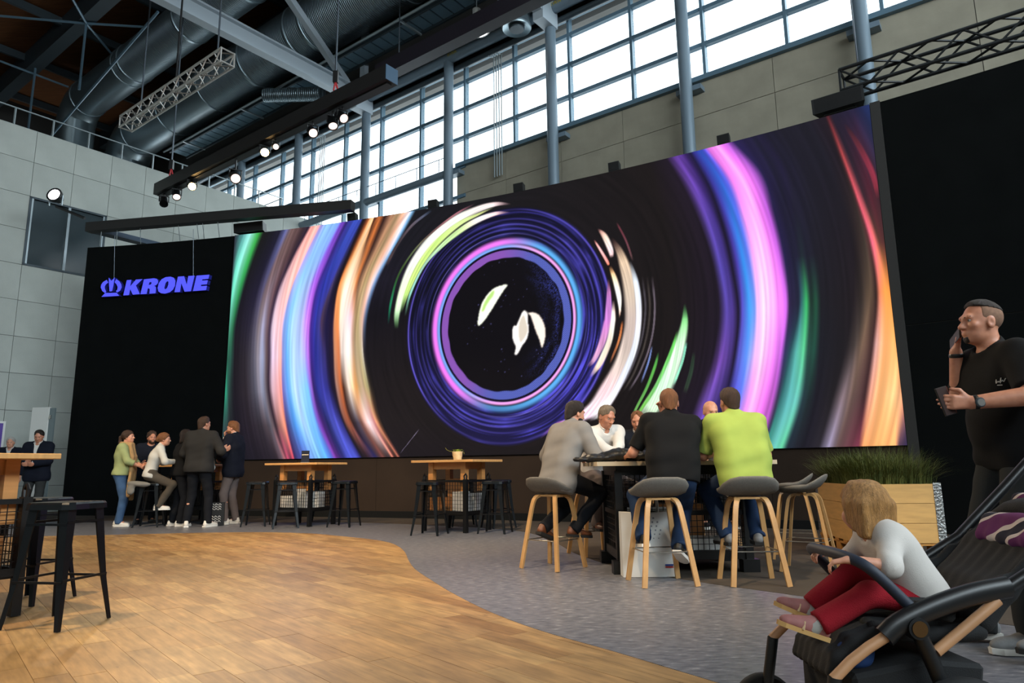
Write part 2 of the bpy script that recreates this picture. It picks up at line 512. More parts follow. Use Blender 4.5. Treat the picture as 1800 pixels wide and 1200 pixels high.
mb = MB(); hbox(mb, 7.02 + 9 * BAY / 2, 36, -0.04, 0, 0, 9.75); mb.build('plain_concrete', M['concrete_dim'], wall_back)
mb = MB(); hbox(mb, 7.05, 30, -0.1, 0.12, 9.72, 9.84)
struct(mb.build('trim_2', M['steel_blue']), 'blue-grey steel sill along the top of the concrete', 'sill')

TR = [10.64, 11.55, 12.42]
for n in range(8):
    u0 = COLU[n] + 0.35
    win = empty_struct('window_%d' % (n + 2), 'tall glazed bay between two grey round columns', 'window')
    zs = 9.8 if n >= 4 else (6.0 if n >= 2 else 9.0)
    rows = ([zs] if n >= 4 else [zs] + [z for z in (6.99, 7.90, 8.81, 9.72) if z > zs + 0.3]) + TR + [12.95]
    for uu in (u0, u0 + BAY / 2):
        mb = MB(); hbox(mb, uu - 0.035, uu + 0.035, -0.10, 0.06, zs, 12.95); mb.build('mullion', M['steel_blue'], win)
    for z in rows[1:-1] + [12.95]:
        mb = MB(); hbox(mb, u0, u0 + BAY, -0.08, 0.045, z - 0.05, z + 0.05); mb.build('transom', M['steel_blue'], win)
    for uu in (u0, u0 + BAY / 2):
        for z0, z1 in zip(rows[:-1], rows[1:]):
            mb = MB(); hbox(mb, uu + 0.035, uu + BAY / 2 - 0.035, -0.045, -0.03, z0 + 0.05, z1 - 0.05)
            mb.build('pane', M['glass'], win)

for n, u in enumerate(COLU):
    c = MB().cyl(W(u, 0.38, 0), W(u, 0.38, 13.0), 0.145, n=20)
    for z in (9.45,):
        hbox(c, u - 0.3, u + 0.3, 0.0, 0.25, z, z + 0.12)
    o = c.build('steel_column', M['steel_grey'], smooth=True); struct(o, 'round grey steel column in front of the glazing', 'column')
def tube_struct(name, u0, u1, v, z, r, m, label, n=16):
    return struct(MB().cyl(W(u0, v, z), W(u1, v, z), r, n=n).build(name, m, smooth=True), label, 'beam')
tube_struct('eave_tube_beam', -12, 24, 0.40, 13.10, 0.15, M['steel_grey'], 'long round steel beam along the column heads')
tube_struct('blind_tube', -12, 24, 0.16, 12.86, 0.085, M['steel_dark'], 'thin dark tube above the top row of panes')
tube_struct('tie_tube_beam', -0.2, 6.9, 0.38, 9.45, 0.12, M['steel_grey'], 'round steel tie beam across the two lower glazed bays')
mb = MB(); mb.tube([W(-0.2, 0.38, 9.98), W(6.9, 0.38, 9.98)], 0.014, 5)
for k in range(8): mb.tube([W(0.2 + k * 0.92, 0.38, 9.55), W(0.2 + k * 0.92, 0.38, 9.98)], 0.012, 5)
struct(mb.build('tie_beam_safety_wire', M['steel_blue']), 'thin safety wire above the round tie beam', 'wire')
mb = MB(); hbox(mb, -12, 24, 0.42, 0.62, 13.28, 13.66); struct(mb.build('edge_beam', M['steel_pale']), 'pale grey edge beam above the round eave beam', 'beam')
mb = MB(); hbox(mb, -16, 36, -0.85, -0.02, 13.0, 13.3); struct(mb.build('trim_3', M['soffit']), 'grey eave soffit seen through the top panes', 'eave')

# --- roof: timber deck, purlins, girders
mb = MB(); hbox(mb, -16, 36, -0.9, 37, 17.8, 18.1); struct(mb.build('ceiling', M['roofwood']), 'dark timber roof deck', 'roof')
for n, v in enumerate((0.9, 5.75, 10.6)):
    mb = MB(); hbox(mb, -16, 30, v - 0.22, v + 0.22, 16.95, 17.8)
    struct(mb.build('roof_beam', M['steel_dark']), 'dark steel longitudinal beam under the timber roof', 'beam')
for n in range(12):
    u = -14.9 + n * BAY / 1.0
    mb = MB(); hbox(mb, u - 0.06, u + 0.06, 0, 36, 17.45, 17.75)
    struct(mb.build('roof_purlin', M['steel_dark']), 'dark steel purlin under the timber roof', 'beam')
for n, u in enumerate((3.33, 10.71, 18.09)):
    g = empty_struct('roof_girder', 'pale grey steel lattice girder under the roof', 'beam')
    mb = MB(); hbox(mb, u - 0.14, u + 0.14, 0.3, 34, 12.78, 12.84); hbox(mb, u - 0.14, u + 0.14, 0.3, 34, 13.26, 13.32); hbox(mb, u - 0.012, u + 0.012, 0.3, 34, 12.8, 13.3)
    hbox(mb, u - 0.16, u + 0.16, 0.25, 0.95, 12.55, 13.32)
    mb.build('bottom_chord', [M['steel_pale']], g)
    mb = MB(); hbox(mb, u - 0.12, u + 0.12, 0.0, 34, 16.9, 17.3); mb.build('top_chord', M['steel_pale'], g)
    mb = MB(); hbox(mb, u - 0.11, u + 0.11, 0.44, 0.62, 13.3, 17.0); mb.build('strut', M['steel_pale'], g)
    for k in range(3):
        a, b = 1.25 + k * 9.3, 5.9 + k * 9.3
        for p, r_ in (((u, a, 13.3), (u, b, 16.9)), ((u, a + 9.3, 13.3), (u, b, 16.9))):
            MB().bar(W(*p), W(*r_), 0.2, 0.2, up=tuple(EU)).build('diagonal', M['steel_pale'], g)
# wind bracing rods in the far roof bay
for a, b in (((-8.6, 8.7, 16.95), (-5.75, 5.75, 16.9)), ((-5.75, 5.75, 16.9), (-3.0, 2.95, 16.95)), ((-4.0, 7.2, 16.95), (-5.75, 5.75, 16.9)), ((-5.75, 5.75, 16.9), (-8.2, 3.1, 16.95)), ((-5.75, 5.75, 16.95), (-5.75, 5.75, 14.3)), ((-10.5, 5.75, 16.95), (-10.5, 5.75, 13.6)), ((-1.2, 5.3, 15.6), (-11.5, 5.4, 13.2)), ((-10.9, 9.6, 16.9), (-10.9, 4.4, 16.9))):
    struct(MB().cyl(W(*a), W(*b), 0.045, n=6).build('bracing_rod', M['steel_blue']), 'slender blue-grey bracing rod below the timber roof', 'beam')

# --- remaining hall walls (mostly outside the picture)
mb = MB(); hbox(mb, -16.3, -16, -1, 37, 0, 18.1); struct(mb.build('wall_far_left', mat('dark_end_wall', (46, 44, 42), 0.9)), 'dark end wall behind the inner building', 'wall')
mb = MB(); hbox(mb, 36, 36.3, -1, 37, 0, 18.1); struct(mb.build('wall_right', M['concrete']), 'plain concrete hall wall', 'wall')
mb = MB(); hbox(mb, -16.3, 36.3, 37, 37.3, 0, 18.1); struct(mb.build('wall_front', M['concrete']), 'plain concrete hall wall', 'wall')

# ================================================================== curved booth wall with the LED screen
ACX, ACY, AR = -14.623, -17.162, 33.663
def ARC(s, z, d=0.0):
    """Point on the curved wall: s metres along it, z up, d metres in front of it."""
    t = PI / 2 - s / AR
    return np.array([ACX + (AR - d) * math.cos(t), ACY + (AR - d) * math.sin(t), z])
def arc_panel(mb, s0, s1, z0, z1, d0, d1, n=None):
    n = n or max(2, int(abs(s1 - s0) / 0.5) + 1)
    ss = np.linspace(s0, s1, n)
    vs = []
    for s in ss: vs += [ARC(s, z0, d1), ARC(s, z1, d1), ARC(s, z1, d0), ARC(s, z0, d0)]
    fs = [(0, 1, 2, 3), tuple(4 * (n - 1) + k for k in (3, 2, 1, 0))]
    for i in range(n - 1):
        for k in range(4):
            fs.append((4 * i + k, 4 * i + (k + 1) % 4, 4 * i + 4 + (k + 1) % 4, 4 * i + 4 + k))
    return mb.add(vs, fs)
S0, S1, S2, S3 = 4.37, 8.32, 21.56, 30.0
ZT, ZB = 6.32, 1.19
M['fabric_black'] = mat('black_stage_molton', (8, 10, 10), 0.95, spec=0.12, var=0.2, vscale=3)
M['fabric_brown'] = mat('dark_brown_wall_covering', (48, 37, 29), 0.85, spec=0.2, var=0.15, vscale=1.2)
bl = thing('backdrop_wall', 'tall black curved backdrop panel carrying the crown logo', 'backdrop', ARC(S0, 0))
bo = np.array(bl.location)
def arc_part(name, m, root, s0, s1, z0, z1, d0, d1):
    mb = MB(); arc_panel(mb, s0, s1, z0, z1, d0, d1)
    mb.v = [tuple(np.array(p) - np.array(root.location)) for p in mb.v]
    return mb.build(name, m, root)
arc_part('wall_panel', M['fabric_black'], bl, S0, S1 - 0.004, 0.0, ZT, -0.35, 0.0)
br = thing('backdrop_wall', 'black curved backdrop panels between the screen and the phone-calling man', 'backdrop', ARC(S2, 0))
arc_part('edge_strip', mat('dark_grey_edge_trim', (40, 38, 36), 0.7), br, S2 + 0.004, S2 + 0.14, 0.0, ZT + 0.02, -0.35, 0.02)
arc_part('wall_panel', M['fabric_black'], br, S2 + 0.144, S3, 0.0, 2.868, -0.35, 0.0)
arc_part('wall_panel', M['fabric_black'], br, S2 + 0.144, S3, 2.880, ZT, -0.35, 0.0)
arc_part('panel_core', M['joint'], br, S2 + 0.144, S3, 0.0, ZT - 0.02, -0.34, -0.015)
dd = thing('screen_plinth', 'dark brown plinth wall below the curved screen', 'wall', ARC(S1, 0))
for k in range(7):
    a = S1 + k * (S2 - S1) / 7
    arc_part('plinth_panel', M['fabric_brown'], dd, a + 0.003, a + (S2 - S1) / 7 - 0.003, 0.13, ZB - 0.01, -0.35, -0.01)
arc_part('kick_board', M['blackmatte'], dd, S1, S2, 0.0, 0.13, -0.35, 0.08)

# ---- LED picture: streaks traced in the wall's own metres (s along, z up)
LED_Z = [6.4, 5.65, 4.9, 4.15, 3.4, 2.65, 1.9, 1.1]
LED_L = [
([8.32, 8.31, 8.31, 8.31, 8.28, 8.26, 8.28, 8.26], [(35, 35, 45), (35, 35, 45), (35, 35, 45), (35, 35, 45), (35, 35, 45), (35, 35, 45), (35, 35, 45), (35, 35, 45)]),
([8.54, 8.41, 8.34, 8.32, 8.30, 8.29, 8.29, 8.26], [(70, 130, 130), (95, 187, 168), (98, 204, 174), (69, 148, 124), (40, 87, 74), (40, 129, 103), (40, 64, 63), (30, 30, 40)]),
([8.77, 8.53, 8.39, 8.35, 8.33, 8.34, 8.43, 8.56], [(160, 235, 225), (141, 235, 213), (114, 217, 184), (78, 158, 126), (43, 97, 79), (41, 138, 108), (49, 65, 68), (20, 20, 30)]),
([8.98, 8.71, 8.52, 8.42, 8.42, 8.42, 8.48, 8.61], [(60, 170, 70), (54, 170, 82), (46, 147, 82), (40, 105, 71), (42, 83, 72), (43, 65, 61), (31, 32, 37), (20, 18, 25)]),
([9.12, 8.85, 8.63, 8.50, 8.51, 8.55, 8.66, 8.79], [(22, 22, 20), (22, 21, 25), (22, 19, 28), (22, 18, 27), (23, 19, 25), (24, 20, 28), (22, 18, 28), (20, 18, 30)]),
([9.55, 9.23, 8.98, 8.85, 8.82, 8.88, 9.00, 9.27], [(26, 24, 40), (28, 25, 44), (32, 28, 49), (37, 33, 49), (42, 37, 45), (44, 37, 44), (36, 29, 39), (24, 20, 30)]),
([9.71, 9.39, 9.13, 9.01, 9.02, 9.10, 9.31, 9.71], [(95, 100, 155), (87, 87, 131), (82, 77, 107), (87, 82, 101), (92, 89, 104), (81, 80, 94), (48, 42, 50), (35, 28, 38)]),
([9.86, 9.48, 9.21, 9.10, 9.11, 9.20, 9.41, 9.78], [(115, 90, 88), (115, 91, 93), (118, 98, 104), (128, 115, 120), (137, 129, 140), (123, 118, 132), (66, 56, 62), (45, 35, 45)]),
([10.04, 9.63, 9.33, 9.21, 9.24, 9.30, 9.52, 9.90], [(98, 72, 72), (109, 84, 86), (133, 114, 127), (161, 158, 190), (158, 166, 202), (134, 138, 162), (81, 77, 88), (110, 85, 95)]),
([10.18, 9.76, 9.44, 9.31, 9.33, 9.38, 9.58, 9.96], [(58, 42, 48), (77, 54, 59), (103, 74, 81), (118, 93, 102), (106, 85, 88), (96, 86, 95), (109, 94, 100), (200, 110, 120)]),
([10.32, 9.87, 9.53, 9.39, 9.40, 9.44, 9.65, 9.99], [(38, 28, 45), (43, 31, 47), (52, 38, 56), (59, 44, 68), (51, 37, 55), (43, 30, 42), (49, 35, 45), (120, 60, 75)]),
([10.39, 9.95, 9.61, 9.45, 9.47, 9.53, 9.73, 10.03], [(250, 165, 155), (233, 170, 169), (215, 179, 191), (215, 191, 208), (218, 192, 218), (218, 177, 191), (148, 99, 96), (225, 80, 120)]),
([10.51, 10.09, 9.75, 9.58, 9.60, 9.66, 9.83, 10.09], [(255, 180, 165), (255, 185, 172), (255, 193, 187), (253, 201, 208), (236, 193, 209), (223, 158, 161), (202, 133, 115), (100, 40, 70)]),
([10.59, 10.18, 9.86, 9.69, 9.70, 9.76, 9.89, 10.16], [(250, 175, 180), (252, 180, 175), (254, 185, 178), (251, 185, 197), (250, 176, 162), (235, 149, 138), (235, 141, 113), (225, 70, 100)]),
([10.63, 10.23, 9.90, 9.74, 9.74, 9.79, 9.94, 10.19], [(165, 150, 225), (163, 157, 227), (152, 164, 230), (132, 160, 230), (142, 147, 220), (116, 105, 183), (66, 52, 100), (40, 30, 70)]),
([10.75, 10.37, 10.04, 9.85, 9.85, 9.93, 10.14, 10.46], [(135, 180, 240), (135, 182, 240), (131, 184, 240), (118, 179, 240), (100, 170, 241), (98, 169, 244), (78, 152, 236), (90, 100, 190)]),
([10.98, 10.53, 10.15, 9.97, 10.02, 10.11, 10.36, 10.81], [(130, 175, 235), (138, 183, 237), (154, 197, 241), (166, 206, 245), (181, 215, 245), (184, 214, 245), (167, 206, 245), (120, 190, 245)]),
([11.09, 10.66, 10.31, 10.18, 10.19, 10.29, 10.54, 10.99], [(115, 150, 230), (129, 158, 232), (156, 173, 236), (175, 185, 240), (167, 190, 245), (139, 190, 245), (114, 181, 245), (90, 170, 245)]),
([11.15, 10.74, 10.41, 10.29, 10.30, 10.42, 10.66, 11.11], [(115, 75, 200), (133, 87, 212), (166, 110, 232), (190, 131, 240), (164, 157, 245), (110, 179, 245), (106, 163, 241), (80, 110, 220)]),
([11.21, 10.81, 10.49, 10.37, 10.39, 10.51, 10.74, 11.19], [(105, 60, 175), (128, 70, 194), (173, 91, 227), (205, 115, 235), (196, 118, 239), (164, 109, 234), (135, 80, 205), (115, 55, 150)]),
([11.28, 10.89, 10.56, 10.43, 10.45, 10.56, 10.81, 11.26], [(50, 35, 110), (50, 35, 114), (52, 35, 122), (60, 35, 130), (57, 34, 122), (46, 30, 91), (67, 34, 107), (75, 35, 110)]),
([11.48, 11.06, 10.70, 10.53, 10.57, 10.66, 10.94, 11.38], [(55, 75, 175), (50, 66, 166), (41, 50, 150), (45, 50, 150), (40, 45, 138), (40, 45, 129), (31, 32, 82), (40, 40, 110)]),
([11.65, 11.23, 10.86, 10.64, 10.71, 10.79, 11.06, 11.51], [(55, 70, 165), (55, 67, 165), (56, 59, 159), (60, 55, 130), (56, 56, 136), (60, 60, 160), (69, 77, 177), (80, 90, 210)]),
([11.67, 11.28, 10.92, 10.69, 10.79, 10.87, 11.16, 11.70], [(35, 40, 100), (43, 43, 97), (62, 51, 88), (75, 55, 80), (54, 46, 108), (50, 51, 141), (76, 80, 187), (75, 85, 200)]),
([11.70, 11.34, 11.01, 10.81, 10.86, 11.00, 11.29, 11.79], [(20, 15, 22), (22, 17, 28), (25, 20, 43), (28, 22, 60), (26, 22, 54), (28, 22, 51), (42, 42, 110), (45, 45, 120)]),
([11.76, 11.39, 11.07, 10.97, 11.00, 11.08, 11.33, 11.85], [(50, 25, 18), (44, 23, 19), (30, 18, 24), (30, 20, 44), (31, 22, 39), (35, 22, 35), (26, 20, 35), (22, 18, 30)]),
([11.84, 11.45, 11.11, 11.02, 11.04, 11.13, 11.39, 12.00], [(150, 80, 45), (176, 98, 53), (235, 141, 74), (235, 150, 94), (214, 145, 110), (160, 120, 110), (143, 82, 63), (30, 20, 35)]),
([11.88, 11.50, 11.17, 11.11, 11.15, 11.23, 11.48, 12.10], [(245, 180, 120), (248, 183, 123), (253, 183, 122), (241, 142, 78), (211, 118, 73), (215, 110, 60), (160, 85, 60), (40, 35, 80)]),
([11.94, 11.57, 11.24, 11.15, 11.21, 11.29, 11.54, 12.18], [(255, 215, 170), (255, 218, 176), (255, 225, 191), (255, 225, 200), (224, 207, 197), (61, 32, 22), (43, 26, 28), (35, 35, 90)]),
([11.96, 11.64, 11.36, 11.28, 11.32, 11.43, 11.67, 12.24], [(255, 185, 120), (255, 198, 144), (255, 231, 209), (255, 239, 233), (255, 243, 236), (255, 235, 215), (66, 59, 73), (60, 40, 50)]),
([11.95, 11.71, 11.48, 11.41, 11.45, 11.53, 11.76, 12.34], [(60, 30, 20), (114, 74, 50), (254, 192, 140), (246, 204, 218), (255, 226, 210), (255, 206, 151), (117, 76, 67), (120, 65, 60)]),
([12.10, 11.80, 11.54, 11.47, 11.50, 11.60, 11.84, 12.44], [(200, 110, 55), (204, 113, 56), (215, 125, 70), (215, 171, 157), (213, 169, 133), (230, 160, 91), (247, 193, 181), (20, 15, 20)]),
([12.24, 11.90, 11.59, 11.53, 11.56, 11.68, 11.91, 12.51], [(40, 22, 20), (58, 35, 30), (116, 82, 64), (170, 139, 97), (168, 147, 116), (189, 160, 120), (244, 214, 215), (35, 22, 25)]),
([12.41, 12.04, 11.69, 11.60, 11.62, 11.75, 12.00, 12.55], [(180, 130, 100), (182, 135, 102), (189, 150, 110), (176, 155, 110), (181, 160, 121), (190, 160, 130), (244, 197, 200), (230, 130, 100)]),
([12.57, 12.15, 11.76, 11.65, 11.68, 11.82, 12.06, 12.59], [(140, 115, 85), (144, 120, 87), (165, 144, 100), (219, 185, 154), (208, 188, 146), (191, 171, 121), (223, 137, 136), (60, 25, 25)]),
([12.71, 12.29, 11.88, 11.71, 11.73, 11.88, 12.10, 12.64], [(245, 185, 155), (245, 186, 157), (244, 189, 165), (232, 181, 161), (224, 210, 190), (182, 172, 123), (237, 162, 120), (25, 18, 20)]),
([12.85, 12.39, 11.95, 11.75, 11.75, 11.91, 12.13, 12.69], [(250, 240, 250), (248, 237, 247), (234, 219, 229), (133, 122, 141), (64, 58, 60), (89, 79, 60), (213, 137, 101), (215, 120, 100)]),
([12.93, 12.46, 12.00, 11.79, 11.79, 11.95, 12.17, 12.71], [(110, 160, 200), (113, 161, 203), (127, 161, 210), (68, 89, 121), (27, 23, 28), (39, 32, 28), (97, 67, 46), (120, 60, 60)]),
([13.01, 12.54, 12.08, 11.84, 11.83, 12.02, 12.23, 12.74], [(20, 20, 25), (21, 20, 27), (25, 22, 34), (16, 13, 20), (22, 18, 22), (25, 20, 22), (25, 20, 22), (20, 15, 22)]),
]
LED_R = [
([17.94, 18.10, 18.23, 18.24, 18.19, 18.06, 17.74, 17.26], [(22, 17, 17), (22, 17, 17), (22, 17, 17), (22, 17, 17), (22, 17, 17), (22, 17, 17), (22, 17, 17), (22, 17, 17)]),
([18.27, 18.61, 18.86, 19.02, 19.05, 18.88, 18.55, 18.26], [(28, 20, 32), (28, 20, 32), (28, 20, 32), (28, 20, 32), (28, 20, 32), (28, 20, 32), (28, 20, 32), (28, 20, 32)]),
([18.47, 18.79, 19.01, 19.13, 19.18, 19.04, 18.73, 18.45], [(108, 66, 168), (110, 73, 184), (93, 70, 172), (84, 70, 167), (89, 70, 165), (110, 71, 166), (115, 80, 181), (120, 80, 200)]),
([18.61, 18.92, 19.11, 19.23, 19.28, 19.18, 18.92, 18.61], [(53, 32, 93), (53, 34, 99), (59, 43, 117), (66, 51, 132), (74, 54, 137), (69, 50, 119), (60, 45, 110), (60, 45, 120)]),
([18.70, 19.02, 19.21, 19.32, 19.37, 19.25, 19.03, 18.72], [(27, 21, 54), (25, 19, 47), (25, 18, 41), (25, 18, 40), (25, 18, 36), (25, 18, 41), (30, 22, 60), (30, 22, 60)]),
([18.76, 19.10, 19.29, 19.41, 19.43, 19.32, 19.14, 18.83], [(46, 44, 128), (53, 50, 140), (59, 50, 140), (74, 61, 169), (90, 81, 200), (90, 90, 200), (80, 80, 200), (80, 80, 200)]),
([18.88, 19.24, 19.42, 19.51, 19.54, 19.44, 19.27, 18.93], [(46, 73, 175), (50, 97, 202), (50, 115, 208), (50, 131, 216), (63, 149, 230), (90, 139, 235), (100, 110, 230), (100, 100, 220)]),
([18.95, 19.33, 19.50, 19.60, 19.63, 19.51, 19.32, 19.01], [(90, 81, 207), (88, 94, 220), (82, 106, 220), (91, 121, 225), (113, 151, 235), (150, 159, 240), (170, 130, 235), (170, 120, 230)]),
([19.01, 19.41, 19.59, 19.67, 19.67, 19.58, 19.40, 19.09], [(240, 118, 238), (246, 132, 241), (249, 153, 244), (250, 176, 248), (250, 190, 250), (250, 190, 250), (245, 151, 240), (240, 140, 235)]),
([19.16, 19.58, 19.75, 19.81, 19.79, 19.68, 19.50, 19.19], [(252, 152, 247), (255, 168, 250), (255, 181, 250), (255, 200, 251), (255, 215, 252), (255, 210, 250), (255, 181, 245), (255, 170, 240)]),
([19.25, 19.69, 19.86, 19.97, 19.99, 19.84, 19.63, 19.35], [(232, 115, 237), (241, 121, 241), (244, 128, 244), (247, 135, 246), (250, 140, 248), (250, 140, 248), (240, 121, 235), (230, 110, 225)]),
([19.35, 19.81, 19.97, 20.07, 20.11, 19.97, 19.78, 19.54], [(159, 84, 194), (172, 90, 202), (185, 90, 211), (199, 99, 220), (200, 100, 220), (190, 95, 210), (171, 81, 181), (140, 70, 150)]),
([19.44, 19.91, 20.06, 20.15, 20.16, 20.03, 19.85, 19.57], [(41, 32, 82), (35, 28, 69), (33, 27, 63), (33, 27, 64), (40, 30, 61), (50, 44, 89), (59, 50, 81), (50, 60, 80)]),
([19.77, 20.10, 20.22, 20.29, 20.30, 20.11, 19.90, 19.59], [(26, 24, 44), (26, 24, 44), (26, 24, 44), (26, 25, 45), (29, 33, 51), (39, 77, 88), (49, 108, 109), (60, 150, 130)]),
([19.90, 20.22, 20.30, 20.34, 20.34, 20.20, 20.02, 19.70], [(28, 24, 48), (28, 24, 48), (27, 24, 45), (27, 26, 45), (46, 95, 98), (87, 175, 166), (99, 189, 189), (110, 200, 190)]),
([19.99, 20.31, 20.37, 20.41, 20.41, 20.31, 20.16, 19.83], [(26, 24, 40), (26, 24, 40), (26, 24, 40), (28, 36, 44), (53, 170, 96), (87, 191, 137), (99, 181, 168), (90, 190, 140)]),
([20.08, 20.40, 20.45, 20.47, 20.47, 20.37, 20.23, 19.92], [(26, 24, 40), (26, 24, 40), (26, 24, 40), (26, 26, 40), (27, 45, 40), (39, 77, 67), (40, 62, 70), (35, 45, 60)]),
([20.12, 20.44, 20.51, 20.55, 20.55, 20.46, 20.31, 20.04], [(26, 24, 38), (26, 24, 38), (26, 24, 38), (26, 25, 37), (29, 70, 52), (32, 72, 60), (28, 39, 42), (28, 28, 38)]),
([20.21, 20.53, 20.61, 20.64, 20.62, 20.54, 20.41, 20.19], [(26, 24, 36), (26, 24, 36), (26, 24, 35), (26, 24, 33), (26, 25, 32), (26, 26, 34), (26, 24, 34), (26, 24, 34)]),
([20.65, 20.88, 21.04, 21.13, 21.07, 20.90, 20.65, 20.37], [(26, 24, 34), (26, 24, 34), (27, 23, 31), (28, 22, 28), (28, 22, 26), (28, 24, 28), (33, 29, 33), (40, 36, 44)]),
([20.90, 21.05, 21.17, 21.24, 21.19, 21.03, 20.79, 20.51], [(30, 22, 30), (30, 22, 30), (37, 28, 31), (46, 36, 33), (52, 43, 39), (68, 58, 55), (131, 112, 120), (165, 155, 190)]),
([20.91, 21.06, 21.21, 21.31, 21.30, 21.12, 20.90, 20.62], [(28, 22, 30), (33, 24, 30), (47, 37, 37), (67, 55, 48), (97, 77, 61), (118, 93, 77), (103, 82, 76), (90, 70, 70)]),
([20.92, 21.08, 21.24, 21.36, 21.38, 21.26, 21.09, 20.92], [(35, 22, 28), (53, 28, 33), (74, 39, 42), (82, 46, 46), (45, 30, 28), (64, 41, 41), (62, 37, 41), (120, 50, 70)]),
([20.95, 21.12, 21.27, 21.40, 21.42, 21.31, 21.16, 20.98], [(65, 25, 32), (177, 68, 70), (229, 92, 108), (233, 102, 126), (201, 113, 85), (219, 165, 159), (237, 162, 136), (250, 165, 100)]),
([20.98, 21.15, 21.31, 21.44, 21.50, 21.42, 21.28, 21.17], [(40, 24, 34), (90, 42, 49), (159, 70, 80), (224, 105, 104), (245, 160, 76), (250, 173, 109), (254, 183, 118), (255, 180, 110)]),
([21.01, 21.19, 21.35, 21.49, 21.55, 21.54, 21.49, 21.40], [(30, 24, 40), (33, 25, 37), (46, 30, 38), (87, 53, 44), (239, 149, 70), (251, 185, 109), (254, 198, 136), (255, 170, 105)]),
([21.34, 21.38, 21.45, 21.53, 21.58, 21.60, 21.60, 21.44], [(28, 28, 55), (67, 32, 51), (78, 32, 45), (82, 44, 43), (218, 129, 60), (211, 128, 70), (224, 144, 109), (60, 45, 70)]),
([21.50, 21.59, 21.64, 21.66, 21.66, 21.66, 21.66, 21.60], [(30, 45, 95), (35, 37, 65), (42, 33, 39), (46, 39, 39), (55, 45, 45), (51, 41, 45), (44, 38, 65), (40, 38, 80)]),
]
